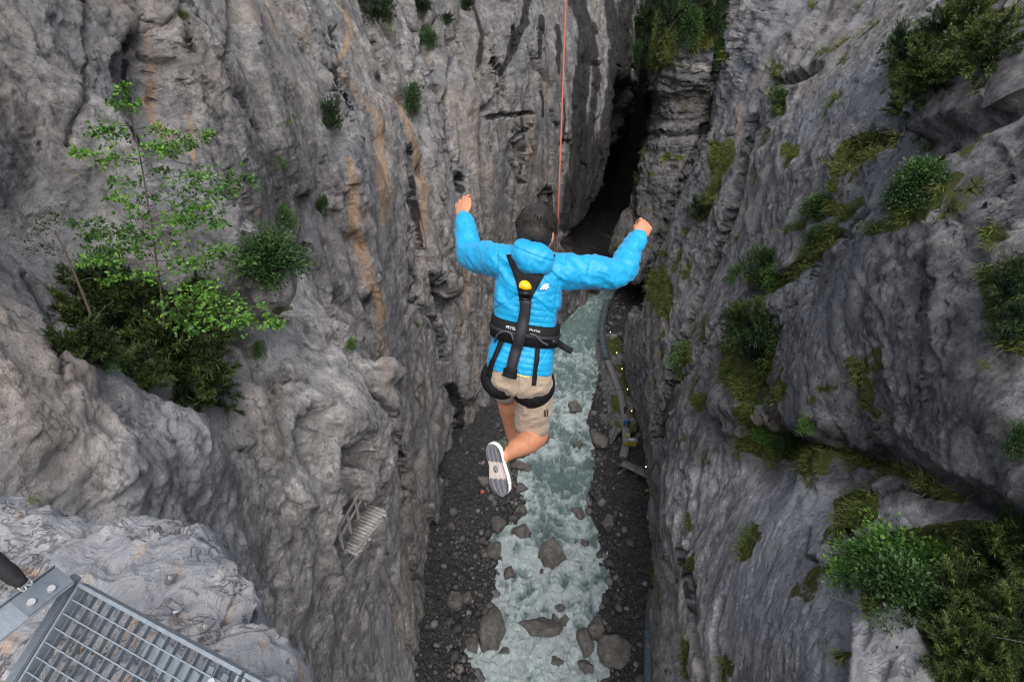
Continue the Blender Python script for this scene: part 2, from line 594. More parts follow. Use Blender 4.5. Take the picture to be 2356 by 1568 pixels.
L_W = [(-17, -10, 66), (-10.8, 8.0, 58.5), (-11, 9, 56.6), (-10.8, 10, 55.2), (-10.6, 11, 53.6), (-10, 11.5, 52.4), (-10.2, 12.5, 51.5), (-13.5, 8, 62), (-13, 12, 60), (-12, 14, 57), (-9.6, 7.2, 57.5), (-10.5, 5.5, 60), (-9.5, 12.2, 50.4), (-10.5, 18, 56), (-11, 20, 54.5), (-10.5, 22, 52),(-22, 15, 70), (-23, 40, 70), (-21, 70, 70), (-14, 98, 70), (6, 126, 72), (-9.5, 25, 0), (-7, -10, 55), (-22, -10, 70), (-8, -10, 20), (-3, 82, 0), (12, 106, 0), (14, 109, 30), (22, 121, 40), (23, 121, 0), (32, 160, 0), (32, 160, 60), (3, 92, 55)]
def s_at_y(path, y):
    return float(np.interp(y, path.P[:, 1], path.s))
_p = Path(L_PATH)
left = Wall(L_PATH, +1, L_CTRL, L_W,
            [(s_at_y(_p, -3), .5), (s_at_y(_p, 3), .25), (s_at_y(_p, 7), .073), (s_at_y(_p, 18), .09), (s_at_y(_p, 34), .21), (s_at_y(_p, 74), .33), (s_at_y(_p, 122), .25), (s_at_y(_p, 166), 1.2)],
            [(-2, .22), (25, .15), (44, .09), (58.5, .064), (61.6, .15)])
print('left grid', left.nu, left.nv)
def relief_left(w):
    V = w.V
    # pillars and gullies that run down the face
    big = fbm(V * [.11, .11, .022], 3, 1)
    crease = 1 - np.abs(perlin(V * [.17, .17, .035] + 0.35 * fbm(V * .12, 2, 9)[:, None], 3)) * 2
    far = sstep(20, 50, w.dep)
    near = 1 - far
    w.push(0.9 * big * (0.35 + .65 * far) - 0.9 * sstep(.72, 1.0, crease) * (0.25 + .75 * far))
    V = w.V
    warp = 0.5 * np.stack([fbm(V * .25, 2, 12), fbm(V * .25, 2, 13), fbm(V * .25, 2, 14)], 1)
    q = V + warp * 1.6
    flute = ridged(q * [.42, .42, .045], 3, 20)
    w.push(0.55 * (flute - .45) * (0.45 + .55 * far))
    # scalloped, conchoidal scoops
    sc = np.abs(perlin(q * [.40, .40, .17], 24))
    w.push(-0.6 * (sc - .25))
    sc = np.abs(perlin(q * [1.0, 1.0, .5], 25))
    w.push(-0.10 * (sc - .25))
    w.reproject()
relief_left(left)

def niche(w, pts, depth, soft, warp=8):
    m = w.poly(pts, soft, warp)
    _, _, nx, ny = w.path.at(w.s, w.side)
    w.push(-depth * m, np.stack([nx, ny, 0 * nx], 1))
    return m
def slot(w, pts, width, depth, warp=12):
    m = w.line(pts, width, warp)
    w.push(-depth * m)
    return m
# arch niche, upper left
m = niche(left, [(272, 150), (300, 70), (340, 35), (400, 45), (440, 130), (458, 260), (478, 400), (440, 470), (390, 430), (330, 330), (285, 260)], 1.5, 75, 6)
m = niche(left, [(272, 150), (300, 70), (340, 35), (375, 50), (330, 110), (300, 190), (285, 240)], 0.7, 26, 4)
# two water-worn hollows low on the near buttress
niche(left, [(668, 1000), (690, 950), (730, 928), (790, 930), (803, 960), (770, 1000), (778, 1060), (745, 1110), (700, 1080), (672, 1040)], 2.0, 34, 4)
niche(left, [(785, 1085), (795, 1035), (830, 990), (868, 990), (872, 1050), (862, 1120), (846, 1175), (815, 1165), (790, 1135)], 3.0, 18, 3)
niche(left, [(790, 1160), (880, 1140), (895, 1180), (850, 1260), (800, 1330), (780, 1260)], 1.3, 30, 5)
# undercut slot near the water
niche(left, [(1022, 885), (1045, 882), (1064, 920), (1062, 1000), (1040, 1060), (1014, 1110), (1010, 1080), (1032, 1020), (1044, 960), (1036, 920)], 2.4, 14, 3)
niche(left, [(1012, 1080), (1050, 1050), (1075, 1075), (1030, 1110)], 2.5, 12, 3)
# dark alcove where the river comes out of the cleft
niche(left, [(1425, 170), (1460, 200), (1475, 420), (1475, 590), (1400, 605), (1310, 590), (1300, 560), (1350, 510), (1395, 430), (1412, 320)], 15.0, 50, 8)
# small caves on the back wall
niche(left, [(1046, 420), (1056, 396), (1072, 410), (1072, 440), (1050, 448)], 3.5, 10, 2)
niche(left, [(1180, 330), (1205, 318), (1210, 350), (1188, 392)], 2.0, 12, 3)
niche(left, [(1238, 450), (1262, 425), (1276, 450), (1268, 490), (1240, 505)], 2.6, 14, 3)
# vertical slots and edges between pillars of the main face
for pts, wd, dp in [
    ([(768, 70), (763, 190), (790, 240), (800, 262)], 11, 1.0),
    ([(528, 0), (530, 150), (545, 210), (600, 300)], 11, .5),
    ([(420, 0), (430, 90), (440, 120)], 11, .45),
    ([(838, 0), (850, 60), (880, 130), (900, 200)], 14, 1.3),
    ([(972, 0), (980, 110), (985, 160), (1010, 260), (1035, 380)], 13, 1.5),
    ([(700, 430), (705, 560), (735, 650), (770, 720)], 12, .8),
    ([(945, 350), (948, 460), (962, 560), (960, 640), (940, 720)], 10, 1.2),
    ([(990, 640), (1010, 720), (1030, 800)], 9, 1.2),
    ([(960, 690), (1000, 740), (1022, 830)], 9, 1.0),
    ([(770, 770), (820, 830), (860, 900), (905, 960)], 12, 1.0),
    ([(640, 900), (655, 850), (680, 870)], 10, .5),
    ([(200, 0), (215, 120), (200, 200), (150, 330)], 11, .22),
    ([(1130, 140), (1160, 180), (1150, 240)], 10, .9),
    ([(1120, 270), (1180, 265), (1225, 262)], 8, 1.0),
    ([(1222, 290), (1180, 320), (1170, 360), (1200, 420)], 7, 1.0),
    ([(1300, 560), (1350, 520), (1400, 470), (1430, 430)], 9, 1.2),
    ([(1080, 720), (1100, 820), (1095, 900), (1050, 980)], 8, .8),
    ([(900, 1000), (930, 1100), (935, 1200), (950, 1330)], 9, .9),
    ([(985, 1160), (1000, 1220), (985, 1330)], 9, 1.2),
    ([(60, 640), (140, 760), (150, 860)], 14, .35)]:
    slot(left, pts, wd, dp)
# ribs that stand proud
for pts, wd, dp in [
    ([(690, 0), (760, 160), (800, 300), (830, 470), (850, 640), (900, 860)], 30, -.7),
    ([(880, 0), (960, 170), (1000, 330), (1030, 520), (1040, 640)], 28, -1.0),
    ([(560, 0), (590, 170), (650, 330), (690, 430)], 26, -.7),
    ([(1000, 620), (1050, 700), (1075, 820), (1075, 900)], 24, -1.2)]:
    slot(left, pts, wd, dp, 10)
def fine_left(w):
    V = w.V
    near = 1 - sstep(18, 45, w.dep)
    rough = sstep(-.15, .35, fbm(V * .13, 2, 50))
    q = V + 0.25 * np.stack([fbm(V * .8, 2, 52), fbm(V * .8, 2, 53), fbm(V * .8, 2, 54)], 1)
    chip = ridged(q * [.9, .9, .40], 4, 60, .6)
    w.push((0.14 * (chip - .45)) * (0.15 + 1.1 * rough))
    w.push(0.24 * facet(q * [.42, .42, .17], 1) * (.25 + rough) + 0.10 * facet(q * [1.3, 1.3, .7], 2) * (.2 + rough) + 0.04 * facet(q * [3.2, 3.2, 2.2], 3) * near)
    blk = perlin(np.round(q * [1.7, 1.7, .9] * 1.0 + .35 * fbm(q * 2, 2, 66)[:, None], 0) * .73, 67)
    w.push(0.045 * blk * rough)
    w.push(0.045 * fbm(q * 3.1, 3, 70, .6) * (0.3 + rough))
    w.push(-0.06 * sstep(.25, .5, perlin(q * [2.6, 2.6, 1.4], 80)))
    w.push(0.045 * fbm(V * 8.5, 2, 90, .7) * near)
fine_left(left)
left.reproject()
st = left.stain
def stain(w, ch, pts, width, amt=1.0, warp=8, core=.2):
    if ch == 1 and amt <= .5: amt *= .5
    w.stain[:, ch] = np.maximum(w.stain[:, ch], amt * w.line(pts, width, warp, core))
def patch(w, ch, pts, soft, amt=1.0, warp=16):
    w.stain[:, ch] = np.maximum(w.stain[:, ch], amt * w.poly(pts, soft, warp))
for pts, wd, am in [
    ([(785, 15, .6), (800, 45), (806, 80), (795, 110), (780, 135, .6)], 13, .9),
    ([(785, 150, .5), (810, 200), (835, 235), (870, 260), (880, 330, .8)], 17, .7),
    ([(806, 365, .4), (812, 420), (812, 500), (815, 545), (835, 590), (845, 625), (872, 690, .7), (880, 740, .3)], 22, 1.0),
    ([(868, 320, .5), (878, 380), (886, 470), (880, 520, .3)], 22, .85),
    ([(905, 210, .3), (935, 280), (958, 340), (972, 430), (972, 500), (965, 570, .5)], 15, 1.0),
    ([(338, 55, .5), (345, 130), (348, 220), (352, 270, .6)], 16, .9),
    ([(330, 230), (370, 300), (400, 320)], 26, .6),
    ([(436, 270), (440, 330), (448, 370, .4)], 12, .9),
    ([(690, 0), (700, 60), (710, 110)], 10, .6),
    ([(610, 0), (618, 50), (640, 90)], 8, .5),
    ([(540, 430), (600, 500), (620, 540)], 26, .4),
    ([(1215, 270), (1222, 330), (1218, 370)], 14, .55),
    ([(1255, 170), (1262, 240)], 12, .5),
    ([(1070, 610), (1075, 700), (1060, 760)], 16, .45),
    ([(640, 900), (640, 980), (660, 1060)], 20, .45),
    ([(870, 690), (880, 800), (890, 900)], 26, .35)]:
    stain(left, 0, pts, wd, am)
for pts, wd, am in [
    ([(1215, 0), (1205, 60), (1180, 110), (1150, 170, .5)], 13, .9),
    ([(1182, 60), (1165, 140, .6)], 9, .8),
    ([(1243, 40), (1242, 130, .8)], 10, .95),
    ([(1283, 60, .7), (1290, 120), (1284, 165, .6)], 10, .95),
    ([(1325, 0), (1345, 60), (1340, 160), (1332, 240), (1335, 330), (1318, 420), (1300, 520, .8)], 24, 1.0),
    ([(1362, 60), (1372, 180), (1362, 280), (1352, 330)], 14, .9),
    ([(1402, 0), (1415, 90), (1408, 200), (1392, 300), (1375, 400)], 18, 1.0),
    ([(1440, 0), (1436, 120), (1425, 260), (1420, 400), (1400, 520)], 26, 1.0),
    ([(1400, 400), (1360, 490), (1340, 560)], 34, .8), ([(1440, 330), (1440, 560)], 40, 1.0),
    ([(940, 330, .4), (948, 420), (958, 500), (968, 560, .5)], 13, 1.0),
    ([(1085, 0), (1110, 80), (1100, 160)], 9, .6),
    ([(770, 150), (772, 220), (795, 260)], 7, .8),
    ([(1262, 430), (1268, 480)], 9, .9), ([(1050, 400), (1062, 440)], 12, .9),
    ([(1195, 260), (1205, 310), (1200, 400)], 5, .6), ([(1245, 210), (1250, 270)], 5, .6), ([(1300, 230), (1296, 330)], 5, .6),
    ([(1040, 890), (1058, 940), (1050, 1030), (1020, 1090)], 18, .75),
    ([(820, 1010), (850, 1080), (840, 1150)], 26, .4),
    ([(290, 100), (280, 180), (290, 240)], 12, .7), ([(400, 100), (430, 220), (440, 330)], 26, .35),
    ([(30, 100), (60, 260), (40, 420)], 50, .4)]:
    stain(left, 1, pts, wd, am)
for pts, wd, am in [
    ([(1130, 290), (1145, 350)], 8, .6), ([(1225, 100), (1235, 200), (1240, 260)], 9, .5), ([(1300, 160), (1305, 300)], 6, .6),
    ([(790, 640), (815, 700)], 7, .8), ([(570, 200), (600, 300), (640, 370)], 7, .5), ([(830, 230), (850, 330), (850, 400)], 9, .6)]:
    stain(left, 3, pts, wd, am)
# thin plants and moss on the left and back walls
for cx, cy, rx, ry, am in [(660, 270, 18, 18, .9), (710, 285, 20, 9, .8), (650, 715, 34, 20, 1), (750, 1078, 24, 9, 1), (600, 810, 26, 30, .7), (890, 30, 30, 70, .8), (985, 100, 22, 60, .7),
                           (945, 235, 22, 40, .8), (880, 260, 12, 26, .6), (1085, 640, 16, 26, .7), (958, 730, 14, 30, .8), (925, 770, 12, 30, .6), (892, 1258, 9, 34, .9), (940, 1020, 7, 25, .8),
                           (770, 1440, 16, 34, .7), (700, 1480, 14, 14, .6), (905, 880, 10, 20, .5), (1130, 1000, 40, 40, .5), (1110, 170, 14, 20, .6), (1075, 215, 10, 18, .7),
                           (420, 60, 14, 50, .6), (1035, 40, 20, 30, .5), (1060, 455, 14, 20, .7), (1262, 500, 14, 16, .8), (1130, 735, 8, 30, .9), (810, 790, 10, 30, .6)]:
    a = np.linspace(0, 2 * np.pi, 12, endpoint=False)
    patch(left, 2, np.stack([cx + rx * np.cos(a), cy + ry * np.sin(a)], 1), 16, am * .62, 22)
patch(left, 1, [(1310, 330), (1420, 250), (1425, 600), (1290, 590), (1300, 480)], 40, .62, 20)  # shadow around the cleft and its alcove, painted black here and next line
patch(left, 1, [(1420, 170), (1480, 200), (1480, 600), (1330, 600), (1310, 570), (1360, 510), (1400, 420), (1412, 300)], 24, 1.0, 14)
left.bed = 1.22 - .42 * sstep(70, 84, left.V[:, 1])  # main face tinted up, back wall tinted down for weaker light up the gorge
left.bed += .80 * left.poly([(-150, 540), (200, 830), (520, 950), (570, 620), (680, 610), (880, 830), (930, 1000), (960, 1400), (990, 1750), (-150, 1750)], 50, 20)  # near buttress colour raised for daylight from the open gorge mouth
left.bed *= 1 + .22 * fbm(left.V * [.10, .10, .05], 4, 250)
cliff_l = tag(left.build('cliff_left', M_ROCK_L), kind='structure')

# ------------------------------------------------------------------ right cliff
R_PATH = [(12, -22), (12, 0), (13, 15), (14.5, 30), (17, 42), (20, 52), (25, 64), (32, 80), (38, 95), (40, 104), (36, 110), (30.5, 112.5), (28, 117), (31, 132), (38, 170)]
R_CTRL = [(1640, 1200, 31), (1750, 1150, 27), (1700, 1400, 23.5), (1600, 1560, 26), (1640, 1350, 27), (1560, 1450, 31), (1530, 1250, 38), (1525, 1100, 43), (1560, 950, 46), (1850, 1300, 20), (1950, 1150, 20.5), (2100, 1150, 18),
          (2000, 1500, 15), (1850, 1560, 17), (2150, 1500, 14), (2300, 1400, 14), (1850, 1090, 23.5), (2230, 1170, 16.6),
          (1560, 850, 51), (1850, 950, 26.5), (1955, 1005, 23), (2121, 1050, 19.3), (1900, 1050, 26.5), (2060, 1075, 22.5),
          (2300, 1000, 16), (2100, 800, 20), (1900, 700, 27.5), (2350, 450, 18), (2150, 300, 24), (2350, 120, 21),
          (1950, 450, 31), (2000, 150, 36), (1800, 250, 48), (1750, 550, 42), (1720, 300, 56), (1650, 600, 54), (1700, 30, 62), (1600, 400, 75),
          (1500, 650, 75), (1480, 900, 78), (1440, 780, 95), (1448, 650, 115), (1472, 480, 116), (1560, 100, 100), (1650, 300, 107), (1560, 480, 88)]
R_W = [(12.5, 18, 20), (12.5, 24, 16), (13.5, 30, 12), (14.5, 34, 6), (13, 14, 15), (12.5, 9, 20), (12, 20, 24), (12.6, 26, 21), (17, 36, 0), (20, 58, 0), (22, 80, 0), (26, 100, 0), (30, 114, 5), (12, -10, 40), (24, -10, 60), (36, -10, 70), (34, 20, 70), (44, 50, 70), (56, 85, 70), (32, 122, 70), (31, 114, 64), (36, 160, 0), (36, 160, 60), (34, 0, 70), (12, 5, 10), (12.5, 20, 5)]
_p = Path(R_PATH)
_ys = np.maximum.accumulate(_p.P[:, 1])
def s_r(y): return float(np.interp(y, _ys, _p.s))
right = Wall(R_PATH, -1, R_CTRL, R_W,
             [(s_r(-2), .5), (s_r(3), .22), (s_r(7), .079), (s_r(20), .095), (s_r(40), .18), (s_r(62), .3), (s_r(96), .5), (s_r(104), .26), (s_r(116), .24), (s_r(122), .6), (s_r(166), 2)],
             [(-2, .22), (25, .15), (40, .09), (57, .069), (61.6, .15)])
print('right grid', right.nu, right.nv)
def relief_right(w):
    w.calm = np.maximum(w.poly([(1660, 1060), (1850, 1110), (2050, 1150), (2300, 1200), (2200, 1600), (1560, 1620), (1600, 1200)], 60, 10), w.poly([(1830, 230), (1900, 60), (2080, 20), (2080, 280), (1900, 360), (1800, 400)], 50, 10))
    w.calm = np.maximum(w.calm, .55 * w.poly([(1850, 650), (2100, 500), (2350, 350), (2356, 1050), (1900, 1000), (1820, 850)], 60, 10))
    cm = 1 - .82 * w.calm
    V = w.V
    far = sstep(20, 60, w.dep)
    # beds dip down towards the river: slabs stepped along tilted planes
    t = V @ np.array([0.10, 0.50, -0.86])
    t2 = V @ np.array([0.2, -0.75, -0.62])
    big = fbm(V * [.10, .10, .05], 3, 101)
    w.push(0.9 * big * (.4 + .6 * far) * (.5 + .5 * cm))
    V = w.V
    warp = fbm(V * .16, 3, 105)
    q = np.stack([t * .33 + warp * .9, t2 * .10, V[:, 0] * .12], 1)
    steps = ridged(q, 3, 110)
    w.push(0.5 * (steps - .5) * cm)
    # vertical flutes further in
    fl = ridged(np.stack([V[:, 0] * .30, V[:, 1] * .30, V[:, 2] * .05], 1) + warp[:, None] * .25, 3, 120)
    w.push(0.8 * (fl - .45) * sstep(28, 60, w.dep) * cm)
    sc = np.abs(perlin(np.stack([t * .55, t2 * .22, V[:, 0] * .5], 1) + warp[:, None] * .4, 124))
    w.push(-0.45 * (sc - .25) * cm)
    w.reproject()
relief_right(right)
# the far buttress: flat-lying beds with overhangs
m = right.poly([(1425, 80), (1660, 60), (1650, 330), (1560, 480), (1480, 640), (1440, 640), (1425, 300)], 20, 5)
zz = right.V[:, 2] + 0.8 * fbm(right.V * .12, 3, 130)
bed = ridged(np.stack([right.V[:, 0] * .06, right.V[:, 1] * .06, zz * .20], 1), 3, 131)
right.push(m * 1.1 * (bed - .5))
niche(right, [(1440, 215), (1640, 205), (1640, 300), (1440, 305)], 1.3, 26, 6)
niche(right, [(1465, 300), (1640, 290), (1630, 318), (1470, 335)], .9, 12, 6)
# slab steps of the main face
def raise_(w, pts, h, soft, warp=10):
    w.push(h * w.poly(pts, soft, warp))
raise_(right, [(2500, 240), (2356, 300), (2171, 399), (2085, 476), (2013, 519), (1940, 567), (1844, 640), (1790, 700), (1700, 760), (1650, 850), (1640, 960), (1768, 1000), (1840, 1003), (1955, 1014), (2027, 1034), (2121, 1060), (2194, 1076), (2260, 1120), (2500, 1250)], 1.0, 30)
raise_(right, [(2500, 20), (2356, 82), (2290, 120), (2229, 163), (2180, 205), (2133, 245), (2085, 288), (2150, 330), (2300, 300), (2500, 240)], 1.3, 18)
0 and raise_(right, [(1690, 1035), (1800, 1075), (1880, 1100), (1960, 1120), (2080, 1130), (2230, 1170), (2500, 1280), (2500, 1700), (1480, 1700), (1520, 1100), (1600, 960), (1660, 1010)], .9, 45)
# ledge cut back under the prow
slot(right, [(1768, 885), (1815, 960), (1840, 1022), (1955, 1036), (2027, 1056), (2121, 1084), (2194, 1104), (2300, 1180), (2420, 1260)], 20, .45, 6)
slot(right, [(1640, 1000), (1720, 1030), (1840, 1040)], 18, .4, 6)
# gully with shrubs, diagonal
slot(right, [(2420, -20), (2300, 60), (2190, 150), (2110, 230), (2040, 300), (1960, 350)], 40, 1.1, 12)
slot(right, [(2190, 350), (2110, 440), (2030, 490), (1950, 550), (1850, 620), (1740, 670)], 26, 1.1, 10)
niche(right, [(1950, 1230), (2010, 1210), (2200, 1200), (2500, 1240), (2500, 1700), (2190, 1700), (2160, 1560), (2110, 1430), (2010, 1410), (1965, 1330)], 0.8, 50, 8)
raise_(right, [(1975, 1430), (2060, 1405), (2115, 1440), (2160, 1560), (2170, 1700), (1970, 1700)], .5, 10, 3)
slot(right, [(1735, 660), (1660, 800), (1650, 900)], 12, .6)
slot(right, [(1660, 0), (1655, 130), (1610, 330), (1545, 470), (1500, 600), (1460, 720)], 13, 2.2, 4)
slot(right, [(1735, 270), (1700, 420), (1680, 520), (1610, 680), (1560, 800), (1530, 930)], 12, 1.6, 4)
slot(right, [(1880, 150), (1850, 170), (1790, 190)], 16, 1.6, 5)
slot(right, [(1560, 830), (1535, 900), (1515, 1010)], 12, 1.4, 4)
slot(right, [(1560, 880), (1590, 840), (1640, 760), (1700, 700)], 7, .6, 4)
slot(right, [(1955, 1215), (1925, 1250), (1880, 1290), (1850, 1275), (1860, 1215)], 6, .5, 3)
slot(right, [(1978, 1400), (1975, 1500), (1972, 1600)], 6, .45, 3)
slot(right, [(1935, 1180), (1960, 1240), (1945, 1300), (1950, 1360)], 5, .4, 3)
slot(right, [(1920, 1180), (2000, 1130), (2080, 1120), (2150, 1140)], 8, .6, 5)
slot(right, [(1660, 1380), (1640, 1450), (1650, 1568)], 10, .9, 5)
slot(right, [(1560, 1260), (1590, 1340), (1590, 1450), (1620, 1568)], 11, 1.1, 5)
def fine_right(w):
    cm = 1 - .6 * w.calm
    V = w.V
    near = 1 - sstep(18, 45, w.dep)
    rough = sstep(-.15, .35, fbm(V * .13, 2, 150))
    t = V @ np.array([0.10, 0.50, -0.86])
    t2 = V @ np.array([0.2, -0.75, -0.62])
    wv = fbm(V * .7, 3, 152)
    q = np.stack([t * 1.3 + wv * .5, t2 * .5, V[:, 0] * .8], 1)
    w.push(0.16 * (ridged(q, 4, 160, .6) - .45) * (.2 + 1.0 * rough) * cm)
    q3 = np.stack([t * .55 + wv * .15, t2 * .22, V[:, 0] * .5], 1)
    w.push((0.26 * facet(q3, 4) * (.25 + rough) + 0.11 * facet(q3 * 3.1, 5) * (.2 + rough) + 0.04 * facet(q3 * 7.5, 6) * near) * (cm * .8 + .2))
    blk = perlin(np.round(np.stack([t * 2.2, t2 * 1.1, V[:, 0] * 1.5], 1) + .4 * wv[:, None], 0) * .71, 167)
    w.push(0.06 * blk * (.1 + rough) * cm)
    w.push(0.07 * fbm(V * 2.7, 4, 170, .6) * (.4 + rough))
    w.push(-0.09 * sstep(.25, .5, perlin(np.stack([t * 3.2, t2 * 1.6, V[:, 0] * 2.5], 1), 180)))
    w.push(0.04 * fbm(V * 8.5, 2, 190, .7) * near)
fine_right(right)
right.reproject()
for pts, wd, am in [
    ([(1730, 960), (1790, 960), (1700, 1000)], 36, .35), ([(1960, 900), (2050, 960), (2000, 1010)], 40, .3), ([(1700, 250), (1690, 330)], 22, .4), ([(1560, 220), (1600, 240)], 30, .25), ([(1600, 1480), (1620, 1568)], 24, .4)]:
    stain(right, 0, pts, wd, am)
for pts, wd, am in [
    ([(1655, 0), (1650, 140)], 8, .7), ([(1480, 300), (1560, 310), (1630, 300)], 10, .6), ([(1455, 400), (1470, 560)], 12, .6), ([(1900, 120), (1860, 170)], 26, .5),
    ([(1560, 900), (1530, 1000)], 14, .5), ([(1640, 700), (1570, 830)], 20, .45), ([(2200, 950), (2356, 1000)], 60, .35), ([(2130, 740), (2230, 700), (2350, 760)], 50, .3), ([(1560, 1260), (1590, 1400)], 12, .6)]:
    stain(right, 1, pts, wd, am)
for pts, wd, am in [
    ([(2260, 185), (2220, 200)], 14, .9), ([(2110, 565), (2155, 545), (2200, 520)], 7, .8), ([(1960, 355), (1900, 375), (1850, 390)], 8, .7), ([(2170, 690), (2130, 730)], 18, .7),
    ([(1770, 670), (1740, 720)], 14, .6), ([(1870, 90), (1840, 200), (1800, 330), (1770, 500)], 10, .5), ([(2050, 330), (2000, 350)], 12, .6), ([(1560, 150), (1620, 160)], 22, .7), ([(1640, 1290), (1645, 1330)], 8, .8),
    ([(1700, 500), (1680, 600), (1640, 680)], 9, .45), ([(2150, 20), (2250, 30), (2310, 10)], 18, .5), ([(1680, 1300), (1760, 1200)], 60, .3)]:
    stain(right, 3, pts, wd, am)
MOSS_R = [  # outlines of turf and moss on the ledges
    [(1450, 60), (1500, 20), (1560, 0), (1660, 10), (1655, 120), (1600, 130), (1560, 90), (1540, 150), (1480, 165), (1440, 150)],
    [(1900, 380), (1930, 330), (2000, 300), (2040, 310), (2090, 285), (2070, 330), (2010, 365), (1950, 400), (1910, 420)],
    [(1905, 400), (1940, 400), (1935, 440), (1905, 450)],
    [(1620, 330), (1690, 310), (1700, 350), (1670, 430), (1640, 500), (1590, 520), (1600, 470), (1630, 400)],
    [(1780, 215), (1815, 205), (1810, 260), (1785, 280)], [(1790, 320), (1830, 330), (1850, 360), (1800, 370)], [(1780, 370), (1815, 360), (1800, 400)],
    [(1840, 460), (1900, 440), (1960, 470), (1990, 440), (2010, 470), (1950, 520), (1900, 510)],
    [(2000, 520), (2080, 480), (2150, 440), (2200, 380), (2230, 400), (2150, 490), (2060, 540), (1980, 560)],
    [(1860, 540), (1930, 510), (1960, 530), (1900, 590), (1840, 640), (1770, 660), (1700, 650), (1740, 610), (1800, 620)],
    [(2250, 530), (2300, 515), (2330, 550), (2290, 580), (2245, 570)],
    [(2240, 620), (2356, 580), (2420, 620), (2420, 850), (2300, 820), (2250, 720)],
    [(1700, 690), (1760, 680), (1800, 760), (1790, 860), (1740, 930), (1680, 920), (1650, 860), (1660, 780)],
    [(1680, 1010), (1740, 980), (1800, 985), (1850, 1015), (1950, 1025), (2060, 1050), (2120, 1075), (2180, 1110), (2120, 1110), (2040, 1090), (1960, 1075), (1920, 1060), (1900, 1110), (1850, 1110), (1830, 1070), (1760, 1055), (1690, 1045)],
    [(1900, 1150), (1960, 1120), (2020, 1110), (2025, 1180), (1980, 1210), (1920, 1220)],
    [(1950, 1240), (2010, 1210), (2200, 1190), (2420, 1200), (2420, 1700), (2200, 1700), (2150, 1560), (2120, 1430), (2040, 1400), (1980, 1420), (1960, 1330)],
    [(2060, 1080), (2150, 1100), (2230, 1140), (2220, 1170), (2120, 1140)],
    [(1860, 880), (1930, 870), (1940, 895), (1880, 905)],
    [(2040, 80), (2150, 60), (2200, 20), (2356, 10), (2356, 60), (2250, 110), (2200, 180), (2130, 220), (2060, 250), (2040, 180)],
    [(2060, 400), (2160, 350), (2190, 370), (2130, 440), (2060, 470), (2040, 440)],
    [(1480, 620), (1540, 600), (1560, 680), (1530, 760), (1500, 730)], [(1560, 800), (1600, 780), (1600, 840), (1560, 850)],
    [(1550, 530), (1600, 520), (1580, 570)], [(1690, 1230), (1730, 1260), (1720, 1275)], [(1640, 1280), (1650, 1330), (1640, 1340)], [(1905, 1500), (1970, 1490), (1975, 1520), (1930, 1530)],
    [(1700, 130), (1720, 150), (1700, 165)], [(2060, 150), (2100, 190), (2080, 210)], [(1860, 300), (1880, 310), (1870, 330)], [(1800, 1180), (1850, 1190), (1830, 1205)],
]
for pts in MOSS_R:
    patch(right, 2, pts, 18, 1.0, 20)
sp = fbm(right.V * .35, 4, 200)
right.stain[:, 2] = np.maximum(right.stain[:, 2], .7 * sstep(.24, .45, sp) * sstep(12, 22, right.dep) * sstep(8, 14, right.V[:, 2]))
right.bed = 1.0 - .42 * sstep(98, 106, right.V[:, 1])  # far buttress albedo lowered to show its dimmer light
right.bed += 1.15 * right.poly([(1530, 1080), (1660, 1040), (1850, 1100), (2050, 1140), (2300, 1200), (2200, 1700), (1480, 1700), (1520, 1250)], 40, 12) + .18 * right.poly([(1830, 230), (1900, 40), (2100, -20), (2080, 280), (1900, 360), (1780, 420)], 50, 14)  # lower slab painted brighter for the skylight falling on it, upper slab slightly
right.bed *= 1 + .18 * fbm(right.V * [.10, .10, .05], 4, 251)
RV0, RS0, RN0 = right.V.copy(), right.stain.copy(), right.normals()
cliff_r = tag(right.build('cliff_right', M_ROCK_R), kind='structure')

# the gorge closes behind the cleft
yb = np.linspace(-6, 82, 60); zb = np.linspace(-2, 82, 60)
U_, Z_ = np.meshgrid(yb, zb, indexing='ij')
Vc = np.stack([U_.ravel(), 164 - .12 * np.abs(U_.ravel() - 30), Z_.ravel()], 1)
Vc[:, 1] += 2.5 * fbm(Vc * [.08, .08, .03], 4, 240)
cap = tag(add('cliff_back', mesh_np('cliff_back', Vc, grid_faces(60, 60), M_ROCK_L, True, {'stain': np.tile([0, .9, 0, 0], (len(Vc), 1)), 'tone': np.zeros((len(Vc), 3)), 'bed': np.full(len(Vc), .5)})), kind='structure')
# ================================================================== GORGE FLOOR AND RIVER
RIV_L = [(1128, 1568), (1106, 1500), (1155, 1432), (1158, 1346), (1168, 1281), (1150, 1238), (1212, 1196), (1214, 1136), (1205, 1067), (1243, 1024), (1258, 981), (1268, 900), (1280, 800), (1305, 748), (1335, 712), (1352, 690)]
RIV_R = [(1368, 1568), (1366, 1530), (1362, 1453), (1368, 1389), (1368, 1281), (1347, 1221), (1334, 1170), (1347, 1067), (1351, 1003), (1336, 973), (1351, 921), (1368, 840), (1366, 770), (1386, 715), (1394, 690)]
gl = np.array([[*Wz(x, y, 0.0)][:2] for x, y in RIV_L])
gr = np.array([[*Wz(x, y, 0.0)][:2] for x, y in RIV_R])
def river_x(y):
    xl = np.interp(y, gl[:, 1], gl[:, 0])
    xr = np.interp(y, gr[:, 1], gr[:, 0])
    k = np.maximum(0, y - 112) * 0.42
    return xl + k, xr + k
yy = np.unique(np.concatenate([np.arange(8, 28, .6), np.arange(28, 62, .16), np.arange(62, 120, .3), np.arange(120, 168, 1.2)]))
xx = np.arange(-16, 40, .24)
X, Y = np.meshgrid(xx, yy, indexing='ij')
x, y = X.ravel(), Y.ravel()
p3 = np.stack([x, y, 0 * x], 1)
wig = 1.0 * fbm(p3 * .30, 3, 300) + .6 * fbm(p3 * 1.1, 3, 302)
